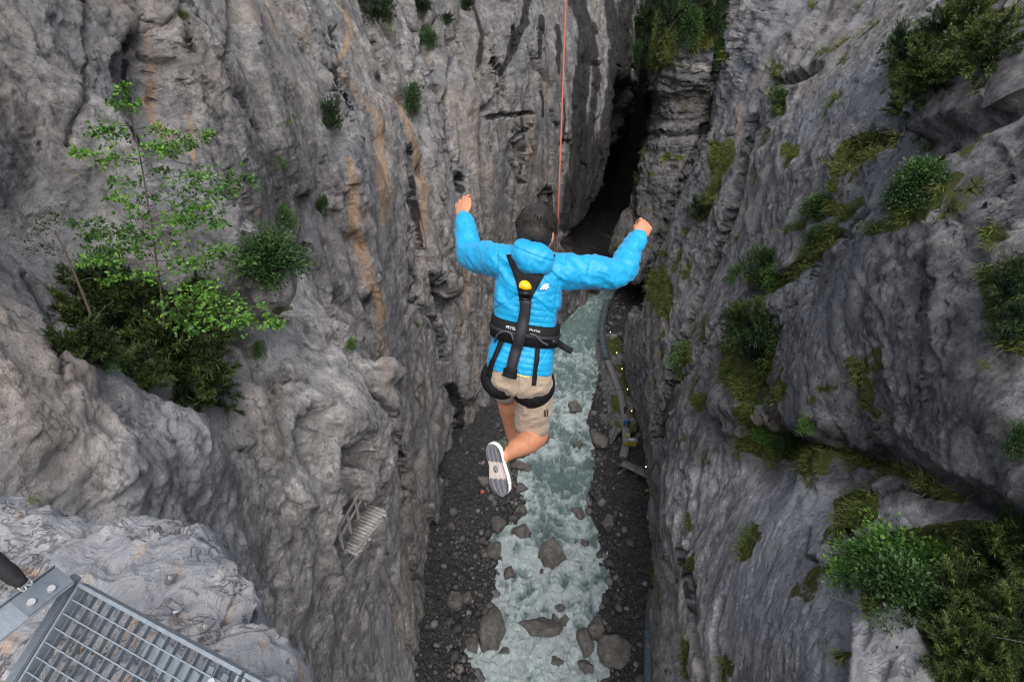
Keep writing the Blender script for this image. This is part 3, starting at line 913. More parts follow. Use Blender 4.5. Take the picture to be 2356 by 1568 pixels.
xl, xr = river_x(y + .8 * fbm(p3 * .3, 2, 301))
d_out = np.maximum(xl - x, x - xr) + wig           # >0 on the banks
bank = sstep(-.4, 2.0, d_out)
z = -1.1 + 1.35 * bank + .11 * np.maximum(d_out, 0) * sstep(0, 3, d_out)
# heap of debris and rock shelf under the walkway on the right bank
rb = sstep(0.5, 4.5, x - xr) * sstep(50, 62, y) * (1 - sstep(104, 112, y))
z += .5 * rb
z += 1.6 * sstep(2, 6, x - xr) * (1 - sstep(48, 60, y))
z += 1.3 * sstep(2, 8, xl - x)
z += (.9 * fbm(p3 * .22, 4, 305) + .55 * (ridged(p3 * .7, 3, 306) - .4) + .25 * ridged(p3 * 2.2, 3, 307)) * (0.25 + .75 * bank)
floor_z = z.copy()
M_GRAVEL = NT('gorge_gravel')
k = M_GRAVEL
v = k.coord()
vo = k.n('TexVoronoi', feature='F1'); k.set(vo.inputs['Vector'], v); vo.inputs['Scale'].default_value = 2.4
vo2 = k.n('TexVoronoi', feature='F1'); k.set(vo2.inputs['Vector'], v); vo2.inputs['Scale'].default_value = 6.5
c = k.mix(.5, k.ramp(vo.outputs['Color'], [(0.1, (0.034, .034, .036)), (.9, (.125, .122, .122))]), k.ramp(vo2.outputs['Color'], [(0.1, (0.03, .03, .032)), (.9, (.15, .147, .145))]))
c = k.mix(k.ramp(vo.outputs['Distance'], [(.25, 0.0), (.62, .8)]), c, (.03, .03, .032))
c = k.mix(k.ramp(k.noise(v, .35, 5, .6), [(.45, 0.0), (.62, .7)]), c, (.055, .052, .052))
c = k.mix(k.ramp(k.noise(v, .5, 8, .75), [(.60, 0.0), (.68, .8)]), c, (.035, .05, .018))
k.set(k.b.inputs['Base Color'], k.mix(1.0, c, (.70, .71, .74), 'MULTIPLY'))  # whole gravel colour scaled down for the low light on the gorge floor
k.b.inputs['Roughness'].default_value = .7
bb = k.bump(k.ramp(vo.outputs['Distance'], [(0.0, 1.0), (.6, 0.0)]), 1.0, .25)
bb = k.bump(k.ramp(vo2.outputs['Distance'], [(0.0, 1.0), (.6, 0.0)]), 1.0, .1, bb)
k.set(k.b.inputs['Normal'], bb)
M_GRAVEL = k.m
me = mesh_np('gorge_floor', np.stack([x, y, z], 1), grid_faces(len(xx), len(yy)), M_GRAVEL)
floor = tag(add('gorge_floor', me), kind='structure')
# ---- river surface with standing waves, foam where it breaks
BOULDERS = [  # px, py, width px, height px, seed, tilt
    (1275, 1290, 68, 58, 1), (1132, 1462, 60, 92, 2), (1243, 1455, 92, 56, 3), (1373, 1455, 46, 62, 4), (1342, 1480, 40, 70, 5), (1415, 1495, 90, 72, 6),
    (1320, 952, 34, 36, 7), (1262, 1022, 28, 18, 8), (1198, 1238, 44, 42, 9), (1134, 1265, 36, 34, 10), (1142, 1202, 40, 40, 11), (1198, 1176, 30, 26, 12), (1327, 1194, 32, 28, 13),
    (1210, 1088, 28, 18, 14), (1192, 1072, 40, 22, 15), (1242, 1326, 16, 18, 16), (1285, 1415, 26, 26, 17), (1300, 1440, 26, 30, 18), (1276, 1440, 26, 28, 19), (1285, 1540, 40, 30, 20),
    (1200, 1130, 30, 24, 21), (1380, 1010, 36, 50, 22), (1085, 1478, 30, 40, 23), (1075, 1370, 26, 30, 24), (1045, 1380, 40, 44, 25), (1400, 1200, 34, 40, 26), (1390, 960, 30, 26, 27),
    (1170, 1330, 30, 34, 28), (1345, 1262, 22, 18, 29), (1228, 1030, 22, 16, 30), (1345, 1545, 36, 30, 31), (1160, 1512, 30, 24, 32), (1330, 1035, 22, 22, 33), (1110, 1105, 30, 30, 34), (1150, 1060, 26, 22, 35)]
bw = []
for b in BOULDERS:
    g = Wz(b[0], b[1] + b[3] * .3, 0.0)
    bw.append((g.x, g.y, b[2] / FPX * (g - cam.location).dot(Vector((0, CP, -SP))) / 2))
bw = np.array(bw)
yr = np.unique(np.concatenate([np.arange(20, 30, .3), np.arange(30, 62, .125), np.arange(62, 118, .2), np.arange(118, 160, 1)]))
ur = np.linspace(-.16, 1.16, 160)
U, Y = np.meshgrid(ur, yr, indexing='ij')
u, y = U.ravel(), Y.ravel()
xl, xr = river_x(y)
x = xl + (xr - xl) * u
p3 = np.stack([x, y, 0 * x], 1)
q = p3 + .9 * np.stack([fbm(p3 * .4, 3, 320), fbm(p3 * .4, 3, 321), 0 * x], 1)
wave = ridged(q * [.55, .38, 1], 4, 330)
chop = fbm(q * 1.6, 4, 335, .6)
edge = np.clip(np.minimum(u, 1 - u) / .16, 0, 1)
# rapids: bands across the river (photo rows) where it drops and whitens
_, pyr, _ = proj(p3)
band = .42 + .30 * np.sin(pyr * .021 + 1.2) + .16 * np.sin(pyr * .055 + .4)
band += .12 + .5 * sstep(1240, 1300, pyr) * (1 - sstep(1520, 1600, pyr)) - .35 * np.exp(-((pyr - 1225) / 35.) ** 2) - .3 * np.exp(-((pyr - 900) / 30.) ** 2) - .45 * (1 - sstep(740, 800, pyr))
foam = 1.25 * (wave - .42) + .55 * chop + .75 * (band - .42)
for bx, by, br in bw:
    d = np.hypot((x - bx), (y - by + br * .7) * .75)
    foam += .55 * np.exp(-((d - br * 1.1) / (br * .55 + .2)) ** 2)
foam = sstep(-.25, .95, foam)
zr = .16 + .50 * (wave - .5) * (0.3 + .7 * edge) + .22 * chop + .40 * foam * edge
zr += .5 * np.clip((pyr - 1290) / -400, -1, 1) * 0
M = NT('glacier_river')
k = M
v = k.coord()
fo = k.attr('foam').outputs['Fac']
fn = k.noise(k.coord((1, .62, 1)), 1.15, 10, .68, 1.4)
f2 = k.noise(k.coord((1, .45, 1)), 4.0, 7, .7, .8)
fm = k.math('ADD', fo, k.math('ADD', k.math('MULTIPLY', k.math('SUBTRACT', fn, .5), 1.35), k.math('MULTIPLY', k.math('SUBTRACT', f2, .5), .7)))
fmask = k.ramp(fm, [(.10, 0.0), (.42, .22), (.75, .65), (1.15, 1.0)])
wc = k.ramp(k.noise(v, .5, 5, .6), [(.35, (.135, .21, .205)), (.65, (.21, .30, .295))])
k.set(k.b.inputs['Base Color'], k.mix(fmask, wc, (.60, .70, .715)))
k.set(k.b.inputs['Roughness'], k.math('ADD', .18, k.math('MULTIPLY', fmask, .55)))
k.b.inputs['IOR'].default_value = 1.33
bb = k.bump(fn, 1.0, .6)
bb = k.bump(f2, .8, .2, bb)
k.set(k.b.inputs['Normal'], bb)
me = mesh_np('river', np.stack([x, y, zr], 1), grid_faces(len(ur), len(yr)), M.m, True, {'foam': foam})
river = tag(add('river', me), kind='structure')
# ================================================================== NEAR ROCK OUTCROP (left foreground)
def outcrop_material():
    k = NT('outcrop_limestone')
    v = k.coord()
    med = k.noise(v, 3.2, 7, .66, .5)
    sml = k.noise(v, 22, 7, .75)
    col = k.ramp(med, [(.28, (.16, .166, .185)), (.45, (.275, .284, .305)), (.60, (.375, .378, .39)), (.78, (.54, .525, .51))])
    och = k.noise(v, 5.5, 6, .72, .9)
    col = k.mix(k.ramp(och, [(.56, 0.0), (.66, .75)]), col, k.ramp(sml, [(.35, (.28, .17, .10)), (.65, (.56, .42, .31))]))
    col = k.mix(k.ramp(k.noise(v, 4.2, 6, .7, .4), [(.60, 0.0), (.70, .8)]), col, (.62, .58, .54))
    lich = k.noise(v, 3.6, 7, .7, .6)
    col = k.mix(k.ramp(lich, [(.29, .85), (.39, 0.0)]), col, k.ramp(sml, [(.35, (.05, .045, .038)), (.65, (.21, .18, .14))]))
    seam = k.math('ABSOLUTE', k.math('SUBTRACT', k.noise(v, 1.7, 6, .6, 1.4), .5))
    sf = k.ramp(seam, [(0.0, 1.0), (.012, 0.0)])
    col = k.mix(k.math('MULTIPLY', sf, .7), col, (.07, .062, .055))
    col = k.mix(k.ramp(sml, [(.30, .75), (.42, 0.0)]), col, (.08, .075, .07))
    k.set(k.b.inputs['Base Color'], col)
    k.b.inputs['Roughness'].default_value = .82
    k.b.inputs['Specular IOR Level'].default_value = .35
    b = k.bump(med, 1.0, .09)
    vo = k.n('TexVoronoi', feature='F1'); k.set(vo.inputs['Vector'], k.mix(.12, v, k.n('TexNoise', Vector=v, Scale=4.0).outputs['Color'])); vo.inputs['Scale'].default_value = 9
    b = k.bump(vo.outputs['Distance'], .6, .03, b)
    b = k.bump(sf, .7, -.03, b)
    b = k.bump(sml, 1.0, .025, b)
    k.set(k.b.inputs['Normal'], b)
    return k.m
M_OUT = outcrop_material()
EDGE = [(-260, 1120, 2.45), (-120, 1128, 2.42), (0, 1140, 2.38), (120, 1160, 2.34), (250, 1172, 2.30), (350, 1180, 2.26), (430, 1198, 2.22), (480, 1222, 2.20), (520, 1255, 2.17), (560, 1292, 2.14), (585, 1340, 2.11), (600, 1385, 2.08), (630, 1430, 2.06), (655, 1490, 2.03), (690, 1560, 2.0), (730, 1640, 1.98), (760, 1740, 1.97), (760, 1900, 1.97)]
E3 = spline([Wz(x, y, CAM_Z - d) for x, y, d in EDGE], 350)
C0 = np.array([-2.1, 0.05, 57.75])
nv_t, nv_s = 215, 44
tt = np.linspace(0, 1, nv_t) ** .8
rows = []
nrm = E3 - C0
nrm[:, 2] = 0
nrm /= np.linalg.norm(nrm, axis=1)[:, None]
for t in tt:
    p = C0 + (E3 - C0) * t
    p[:, 2] = C0[2] + (E3[:, 2] - C0[2]) * t + .16 * math.sin(math.pi * t) - .10 * max(0, (t - .9) / .1) ** 2
    rows.append(p)
for j in range(1, nv_s + 1):
    f = j / nv_s
    p = E3.copy()
    p += nrm * (.10 * math.sin(min(1, f * 4) * math.pi / 2) - 2.4 * f * f)
    p[:, 2] += -.10 - .35 * f - 8.0 * f ** 1.3
    rows.append(p)
G = np.stack(rows, 1)
nu, nv = G.shape[:2]
V = G.reshape(-1, 3)
def grid_n(V, nu, nv):
    g = V.reshape(nu, nv, 3)
    N = np.cross(np.gradient(g, axis=0), np.gradient(g, axis=1)).reshape(-1, 3)
    N /= np.linalg.norm(N, axis=1)[:, None] + 1e-9
    return N
N = grid_n(V, nu, nv)
if N[nv // 2 + 5 * nv][2] < 0: N = -N
q = V + .12 * np.stack([fbm(V * 2, 2, 401), fbm(V * 2, 2, 402), fbm(V * 2, 2, 403)], 1)
d = .10 * fbm(V * .9, 3, 410) + .075 * (ridged(q * [2.2, 3.1, 2.2], 3, 420) - .45) - .07 * np.abs(perlin(q * 3.3, 425)) + .026 * fbm(V * 9, 4, 430, .6)
# stepped fracture planes
stp = (q @ np.array([.75, -.5, .3])) * 2.6 + .6 * fbm(V * 1.4, 2, 433)
d += .085 * (sstep(.35, .65, stp - np.floor(stp)) - (stp - np.floor(stp)))
d += .030 * facet(q * [2.6, 2.6, 2.6], 7) + .013 * facet(q * 8.0, 8)
V = V + N * d[:, None]
# floor of the pit under the grating
# grating frame: corner, run along the outer edge (u) and back towards the photographer (v)
GC = W(179, 1343, 1.90)
GU = (W(556, 1547, 1.66) - GC)
GL = GU.length
GU.normalize()
GV = (W(40, 1568, 1.786) - GC)
GV = (GV - GU * GV.dot(GU)).normalized()
GN = GU.cross(GV).normalized()
if GN.z < 0: GN = -GN
rel = V - np.array(GC)
uu = rel @ np.array(GU); vv = rel @ np.array(GV); hh = rel @ np.array(GN)
inside = sstep(-.10, .0, vv) * sstep(-.22, -.12, uu + .10 * 0)
# rock must stay under the steel: lower it to a rough bed below the grating plane
bed = -.085 + .045 * fbm(V * 3.0, 3, 440)
low = np.minimum(hh, bed)
newh = hh + (low - hh) * inside
rim = np.minimum(newh, .03 + .25 * np.maximum(-vv, 0) + .02 * fbm(V * 6, 2, 441))     # beside the frame it is level with it
near = (vv > -.9) & (uu > -1.2)
newh = np.where(near, rim, newh)
V = V + (newh - hh)[:, None] * np.array(GN)[None]
me = mesh_np('rock_outcrop', V, grid_faces(nu, nv), M_OUT)
outcrop = tag(add('rock_outcrop', me), kind='structure')

# ------------------------------------------------------------------ steel grating
def steel(name, col, rough=.45):
    k = NT(name)
    v = k.coord()
    nz = k.noise(v, 60, 6, .7)
    n2 = k.noise(v, 9, 6, .7)
    c = k.ramp(nz, [(.3, tuple(x * .8 for x in col)), (.7, tuple(min(1, x * 1.15) for x in col))])
    c = k.mix(k.ramp(n2, [(.55, 0.0), (.72, .5)]), c, tuple(x * .55 for x in col))
    k.set(k.b.inputs['Base Color'], c)
    k.b.inputs['Metallic'].default_value = .35
    k.set(k.b.inputs['Roughness'], k.ramp(n2, [(.3, rough - .1), (.7, rough + .15)]))
    k.set(k.b.inputs['Normal'], k.bump(nz, .4, .002))
    return k.m
M_ZINC = steel('galvanised_steel', (.21, .245, .28))
M_ZINCD = steel('weathered_galvanised', (.13, .155, .18), .6)
M_BOLT = steel('bolt_zinc', (.40, .41, .42), .45)
def gp(u, v, h=0.0):
    return GC + GU * u + GV * v + GN * h
def grating(label, u0, u1, v1, nbar, nrod):
    root = empty('steel_grating', gp(u0, 0))
    tag(root, label, 'grating', 'launch platform gratings')
    inv = Matrix.Translation(gp(u0, 0)).inverted()
    def part(name, A, B, w, h, m, bev=0):
        o = bar(name, A, B, w, h, m, None, GN, bev)
        o.parent = root
        o.matrix_parent_inverse = inv
        return o
    part('frame_bar', gp(u0, 0, -.015), gp(u1, 0, -.015), .012, .036, M_ZINC, .001)
    part('frame_bar', gp(u0, v1, -.015), gp(u1, v1, -.015), .012, .036, M_ZINC, .001)
    part('frame_bar', gp(u0 + .006, .008, -.015), gp(u0 + .006, v1 - .008, -.015), .010, .036, M_ZINC, .001)
    part('frame_bar', gp(u1 - .006, .008, -.015), gp(u1 - .006, v1 - .008, -.015), .010, .036, M_ZINC, .001)
    for i in range(1, nbar):
        u = u0 + (u1 - u0) * i / nbar
        part('bearing_bar', gp(u, .007, -.0105), gp(u, v1 - .007, -.0105), .0026, .018, M_ZINCD)
    for j in range(1, nrod):
        v = v1 * j / nrod
        part('cross_rod', gp(u0 + .012, v, -.0005), gp(u1 - .012, v, -.0005), .0042, .0042, M_ZINC)
    return root
GLEN = (W(556, 1547, 1.66) - GC).length
grating('near steel grating panel with square cells over stones, in the lower left corner', 0.0, GLEN, .62, 17, 14)
grating('small corner of the next grating panel, right of the narrow gap', GLEN + .012, GLEN + .50, .62, 12, 14)
# clamp that holds the panel, with its bright bolt
cl = empty('grating_clamp', gp(GLEN - .075, .05, -.03))
tag(cl, 'grey saddle clamp with a bright bolt head inside the grating corner', 'clamp')
inv = Matrix.Translation(cl.location).inverted()
for du in (-.028, .028):
    o = bar('clamp_plate', gp(GLEN - .075 + du, .022, -.006), gp(GLEN - .075 + du, .085, -.006), .022, .004, M_ZINCD, None, GN)
    o.parent = cl; o.matrix_parent_inverse = inv
bm = bmesh.new()
rot = Matrix((GU, GV, GU.cross(GV))).transposed().to_4x4()
bmesh.ops.create_cone(bm, cap_ends=True, segments=6, radius1=.0135, radius2=.0125, depth=.012, matrix=Matrix.Translation(gp(GLEN - .075, .054, .002)) @ rot)
o = bm_obj('bolt_head', bm, M_BOLT); o.parent = cl; o.matrix_parent_inverse = inv
# support beam under the grating
sb = empty('support_beam', gp(.30, .0, -.1))
tag(sb, 'blue grey steel angle running under the grating bars', 'beam')
inv = Matrix.Translation(sb.location).inverted()
for nm, h0, w_, h_ in (('web', -.085, .006, .08), ('flange', -.046, .075, .006)):
    o = bar(nm, gp(.34, .06, h0), gp(GLEN + .1, .155, h0), w_, h_, M_ZINC, None, GN, .001)
    o.parent = sb; o.matrix_parent_inverse = inv
# side beam with two bolts
BA, BB = W(150, 1322, 1.88), W(-110, 1520, 1.62)
bd = (BB - BA).normalized()
br = empty('side_beam', BA)
tag(br, 'flat grey steel side beam with two round bolts, left of the grating', 'beam')
inv = Matrix.Translation(BA).inverted()
bn = bd.cross(Vector((.6, -.1, 1))).normalized()
upn = bn.cross(bd).normalized()
if upn.z < 0: upn = -upn
for nm, off, w_, h_ in (('plate', Vector(), .085, .008), ('lip', bn * .044, .006, .03)):
    o = bar(nm, BA + off, BB + off, w_, h_, M_ZINC if nm == 'plate' else M_ZINCD, None, upn, .002)
    o.parent = br; o.matrix_parent_inverse = inv
o = bar('splice_plate', BA + bd * .0 + upn * .007, BA + bd * .14 + upn * .007, .075, .005, M_ZINCD, None, upn, .001)
o.parent = br; o.matrix_parent_inverse = inv
for px, py in ((118, 1357), (72, 1388)):
    r_ = ray(px, py)
    den = r_.dot(upn)
    t = (BA - Vector((0, 0, CAM_Z))).dot(upn) / den
    c = Vector((0, 0, CAM_Z)) + r_ * t
    bm = bmesh.new()
    rt = upn.to_track_quat('Z', 'X').to_matrix().to_4x4()
    bmesh.ops.create_cone(bm, cap_ends=True, segments=20, radius1=.0125, radius2=.0105, depth=.010, matrix=Matrix.Translation(c + upn * .014) @ rt)
    o = bm_obj('bolt', bm, M_BOLT); o.parent = br; o.matrix_parent_inverse = inv
# the long tilted edge bar of the platform
rail = bar('edge_rail', gp(-.030, -.02, -.006), gp(-.030, .75, -.006), .040, .014, M_ZINCD, None, GN, .004)
tag(rail, 'tilted grey flat bar along the left edge of the grating', 'rail')
# ------------------------------------------------------------------ rock anchors
def on_outcrop(px, py):
    r_ = outcrop.ray_cast(Vector((0, 0, CAM_Z)), ray(px, py))
    return (r_[1], r_[2]) if r_[0] else (W(px, py, 1.9), Vector((0, 0, 1)))
bpy.context.view_layer.update()
M_PLATE = steel('anchor_plate', (.13, .12, .12), .5)
def anchor(px, py, outline, label, ang):
    p, n = on_outcrop(px, py)
    n = (n + Vector((0, -.3, .6))).normalized()
    root = empty('rock_anchor', p)
    tag(root, label, 'anchor')
    x = n.cross(Vector((0, 1, 0))).normalized()
    y = n.cross(x)
    ca, sa = math.cos(ang), math.sin(ang)
    bm = bmesh.new()
    vs = [bm.verts.new((x * (a * ca - b * sa) + y * (a * sa + b * ca)) * .001 + n * .022) for a, b in outline]
    f = bm.faces.new(vs)
    ex = bmesh.ops.extrude_face_region(bm, geom=[f])
    for g in ex['geom']:
        if isinstance(g, bmesh.types.BMVert): g.co += n * .004
    bmesh.ops.recalc_face_normals(bm, faces=bm.faces[:])
    bm_obj('hanger_plate', bm, M_PLATE, root)
    rt = n.to_track_quat('Z', 'X').to_matrix().to_4x4()
    bm = bmesh.new()
    bmesh.ops.create_cone(bm, cap_ends=True, segments=16, radius1=.008, radius2=.008, depth=.003, matrix=Matrix.Translation(n * .028) @ rt)
    w_ = bm_obj('washer', bm, M_BOLT, root)
    bm = bmesh.new()
    bmesh.ops.create_cone(bm, cap_ends=True, segments=6, radius1=.0052, radius2=.005, depth=.010, matrix=Matrix.Translation(n * .034) @ rt)
    bm_obj('bolt', bm, M_BOLT, root)
    return root
anchor(398, 1338, [(-24, -18), (24, -24), (20, 22), (0, 26), (-12, 12)], 'dark triangular anchor plate bolted high on the pale outcrop', .2)
anchor(478, 1446, [(-34, -18), (-6, -22), (16, -12), (22, 6), (14, 22), (-4, 18), (-20, 2)], 'dark teardrop anchor plate with a pale bolt, lower on the outcrop', .1)
# short steel wire end on the rock
pts = []
for px, py in [(300, 1405), (330, 1414), (365, 1417), (395, 1414), (408, 1410)]:
    p, n = on_outcrop(px, py)
    pts.append(p + Vector((0, -.01, .022)))
V_, F_ = tube_np(spline(pts, 16), .0032, 6)
wire = empty('wire_end', pts[0]); tag(wire, 'thin bent steel wire with a crimped tip on the pale outcrop', 'wire')
o = add('strand', mesh_np('strand', V_ - np.array(pts[0]), F_, M_PLATE), wire)
V_, F_ = tube_np([pts[-1] - (pts[-1] - pts[-2]).normalized() * .006, pts[-1] + (pts[-1] - pts[-2]).normalized() * .03], .006, 8)
o = add('crimp', mesh_np('crimp', V_ - np.array(pts[0]), F_, M_BOLT), wire)
# black strap with metal buckle at the left edge
M_BLACK = plain('black_webbing', (.012, .012, .014), .7, 0, .4, 120, .002)
sa, sb_ = W(-60, 1265, 1.66), W(52, 1342, 1.72)
strap = empty('black_strap', sb_)
tag(strap, 'thick black strap with a metal buckle entering at the left edge', 'strap')
cv = spline([sa, sa.lerp(sb_, .4) + Vector((0, 0, .02)), sa.lerp(sb_, .75) + Vector((0, 0, .01)), sb_], 14)
V_, F_ = tube_np(cv, np.linspace(.034, .018, 14), 12)
V_ += .003 * fbm(V_ * 40, 2, 77)[:, None]
add('sleeve', mesh_np('sleeve', V_ - np.array(sb_), F_, M_BLACK), strap)
for s_ in (-1, 1):
    e = (sb_ - sa).normalized()
    sd = e.cross(Vector((0, 0, 1))).normalized()
    ring = []
    for a in np.linspace(0, 2 * math.pi, 20):
        ring.append(e * (.012 + .014 * math.cos(a)) + sd * (s_ * .010 + .007 * math.sin(a)) + Vector((0, 0, .008)))
    V_, F_ = tube_np(ring, .0028, 6, False)
    add('buckle_ring', mesh_np('buckle_ring', V_, F_, M_BOLT), strap)
# ------------------------------------------------------------------ loose stones under the grating
def stone_mesh(name, seed, sub=2, mat=None, flat=.75, rough=.25, freq=1.3):
    bm = bmesh.new()
    bmesh.ops.create_icosphere(bm, subdivisions=sub, radius=1.0)
    v = np.array([list(x.co) for x in bm.verts])
    f = np.array([[x.index for x in fc.verts] for fc in bm.faces])
    bm.free()
    r = np.random.default_rng(seed)
    # knock flats into it, like broken limestone
    for _ in range(13):
        n = r.normal(size=3); n /= np.linalg.norm(n)
        c = r.uniform(.56, .86)
        dd = v @ n
        v = v - np.where(dd > c, (dd - c) * .93, 0)[:, None] * n
    v *= (1 + rough * fbm(v * freq + seed * 3.7, 4, seed % 90))[:, None]
    v *= np.array([1, r.uniform(.7, .95), flat * r.uniform(.8, 1.15)])
    return v, f
M_STONE = NT('pale_stone_chips')
k = M_STONE
ob = k.attr('tint').outputs['Color']
nz = k.noise(k.coord(), 55, 6, .7)
k.set(k.b.inputs['Base Color'], k.mix(k.ramp(nz, [(.35, .55), (.6, 0.0)]), ob, k.mix(1.0, ob, (.45, .45, .46), 'MULTIPLY')))
k.b.inputs['Roughness'].default_value = .85
k.set(k.b.inputs['Normal'], k.bump(nz, .8, .006))
M_STONE = k.m
def scatter_stones(name, spots, mat, protos, freq=1.0):
    VV, FF, TT = [], [], []
    base = 0
    for (p, r_, tint) in spots:
        v, f = protos[random.randrange(len(protos))]
        e = Euler((random.uniform(-.4, .4), random.uniform(-.4, .4), random.uniform(0, 6.3))).to_matrix()
        w = (v * r_) @ np.array(e).T + np.array(p)
        VV.append(w); FF.append(f + base); base += len(w)
        TT.append(np.tile(np.array(tint), (len(w), 1)))
    V = np.vstack(VV)
    return add(name, mesh_np(name, V, np.vstack(FF), mat, True, {'tint': np.vstack(TT)}))
protos = [stone_mesh('p', 500 + i, 2) for i in range(8)]
spots = []
TINTS = [(.30, .30, .31), (.40, .39, .38), (.24, .235, .23), (.50, .47, .44), (.36, .26, .18), (.33, .32, .33), (.18, .17, .165)]
for i in range(900):
    u = random.uniform(-.32, GLEN + .3) ; v = random.uniform(-.01, .6)
    if u < -.05 and v < .05: continue
    w = gp(u, v, .3)
    r_ = outcrop.ray_cast(w, Vector((0, 0, -1)))
    if not r_[0]: continue
    s = random.choice([.006, .008, .011, .014, .018, .024])
    if (r_[1] + Vector((0, 0, s)) - GC).dot(GN) > -.03: continue
    spots.append((r_[1] + Vector((0, 0, s * .3)), s, random.choice(TINTS)))
tag(scatter_stones('stone_chips', spots, M_STONE, protos), kind='stuff')
# ================================================================== BOULDERS AND STONES BY THE RIVER
M_BOULDER = NT('river_boulder')
k = M_BOULDER
v = k.coord()
md = k.noise(v, 1.8, 7, .68, .4); sm = k.noise(v, 9, 7, .75)
c = k.ramp(md, [(.3, (.075, .069, .065)), (.5, (.135, .126, .119)), (.7, (.215, .203, .192))])
c = k.mix(k.ramp(sm, [(.58, 0.0), (.7, .6)]), c, (.24, .225, .21))
c = k.mix(k.ramp(sm, [(.3, .7), (.42, 0.0)]), c, (.03, .028, .027))
gz = k.n('SeparateXYZ'); k.set(gz.inputs[0], k.n('NewGeometry').outputs['Position'])
wetm = k.ramp(gz.outputs[2], [(.35, 1.0), (.9, 0.0)])
c = k.mix(k.math('MULTIPLY', wetm, .6), c, k.mix(1.0, c, (.4, .4, .42), 'MULTIPLY'))
k.set(k.b.inputs['Base Color'], c)
k.set(k.b.inputs['Roughness'], k.math('SUBTRACT', .78, k.math('MULTIPLY', wetm, .45)))
b = k.bump(md, .9, .25); b = k.bump(sm, .9, .08, b)
k.set(k.b.inputs['Normal'], b)
M_BOULDER = k.m
def floor_h(px, py):
    r_ = floor.ray_cast(Vector((0, 0, CAM_Z)), ray(px, py))
    return r_[1] if r_[0] else Wz(px, py, 0.0)
BL = ['big squat boulder splitting the current in mid river', 'tall upright boulder at the left water edge near the bottom', 'broad flat brown boulder in the foaming water near the bottom', 'pale brown boulder at the right water edge, right of its upright neighbour',
 'upright dark boulder at the right water edge below the broad brown one', 'very large dark block on the right bank near the bottom', 'rounded brown boulder at the right water edge beside the shorts', 'small flat rock in the water below the raised calf',
 'rounded dark boulder at the left water edge above mid river boulder', 'smooth round boulder on the left bank below a pool', 'brown boulder on the left bank right under the shoe', 'slanted flat rock on the left waterline right of the sole', 'dark rock at the right waterline above the squat boulder',
 'small slab at the left waterline right of the shoe heel', 'flat grey slab on the left bank beside the ankle', 'small round stone below the squat mid river boulder', 'top stone of the cluster above the broad brown boulder', 'right stone of the cluster beside the broad brown boulder', 'left stone of the cluster touching the broad brown boulder', 'half sunk stone in white water at the bottom edge',
 'blunt stone on the left bank beside the middle of the sole', 'grey angular block on the right bank under the walkway', 'low stone in the pool left of the tall upright boulder', 'stone on the dark left gravel above the tall boulder', 'large grey block against the left cliff foot', 'grey block on the right gravel slope', 'small boulder on the right bank below the mossy shelf',
 'stone at the left waterline above the tall upright boulder', 'small stone in the calm water right of the squat boulder', 'little stone beside the knee in the water', 'stone at the right waterline at the bottom edge', 'dark stone in the shallows below the tall upright boulder', 'small rock at the right waterline below the calf', 'stone on left gravel left of the red marker', 'dark stone on left gravel near the heel']
for i, b_ in enumerate(BOULDERS):
    px, py, wpx, hpx, sd = b_
    g = floor_h(px, py + hpx * .25)
    dep = (g - cam.location).dot(Vector((0, CP, -SP)))
    wm = wpx / FPX * dep / 2 * 1.12
    hm = hpx / FPX * dep / 2 * 1.12
    v, f = stone_mesh('b', 600 + sd * 11, 4, None, 1.0, .34, 1.1)
    v = v / np.abs(v).max(0)
    dn = hm / .95
    v = v * np.array([wm, dn, min(wm, dn) * 1.05])
    e = Euler((0, 0, random.uniform(-.15, .15))).to_matrix()
    v = v @ np.array(e).T
    o = add('boulder', mesh_np('boulder', v, f, M_BOULDER))
    o.location = (g.x, g.y + .2 * dn, max(g.z, .1) + min(wm, dn) * .22)
    tag(o, BL[i], 'boulder', 'boulders along the river')
M_PEB = NT('river_cobbles')
k = M_PEB
ob = k.attr('tint').outputs['Color']
nz = k.noise(k.coord(), 5, 6, .7)
k.set(k.b.inputs['Base Color'], k.mix(k.ramp(nz, [(.35, .6), (.6, 0.0)]), ob, k.mix(1.0, ob, (.4, .4, .41), 'MULTIPLY')))
k.b.inputs['Roughness'].default_value = .7
k.set(k.b.inputs['Normal'], k.bump(nz, .9, .1))
M_PEB = k.m
TB = [tuple(c_ * 1.0 for c_ in t_) for t_ in [(.075, .073, .073), (.11, .107, .106), (.045, .045, .047), (.15, .145, .14), (.085, .076, .07), (.19, .187, .183), (.06, .058, .06)]]
protos1 = [stone_mesh('p', 700 + i, 1, None, .75, .3) for i in range(10)]
spots = []
def fz(x, y):
    r_ = floor.ray_cast(Vector((x, y, 30)), Vector((0, 0, -1)))
    return r_[1].z if r_[0] else None
n = 0
while n < 6500:
    y = 28 + 88 * random.random() ** 1.35
    a, b_ = river_x(np.array([y]))
    a, b_ = a[0], b_[0]
    if random.random() < .58:
        x = a - abs(random.gauss(0, 3.6)) + .5
    else:
        x = b_ + abs(random.gauss(0, 3.0)) - .5
    if random.random() < .05: x = random.uniform(a, b_)
    h = fz(x, y)
    if h is None: continue
    s = min(1.1, .08 + abs(random.gauss(0, .15)) + (random.random() < .06) * random.uniform(.2, .7))
    if a < x < b_: s = max(s, .25)
    spots.append(((x, y, h + s * .25), s, random.choice(TB)))
    n += 1
tag(scatter_stones('river_cobbles', spots, M_PEB, protos1), kind='stuff')
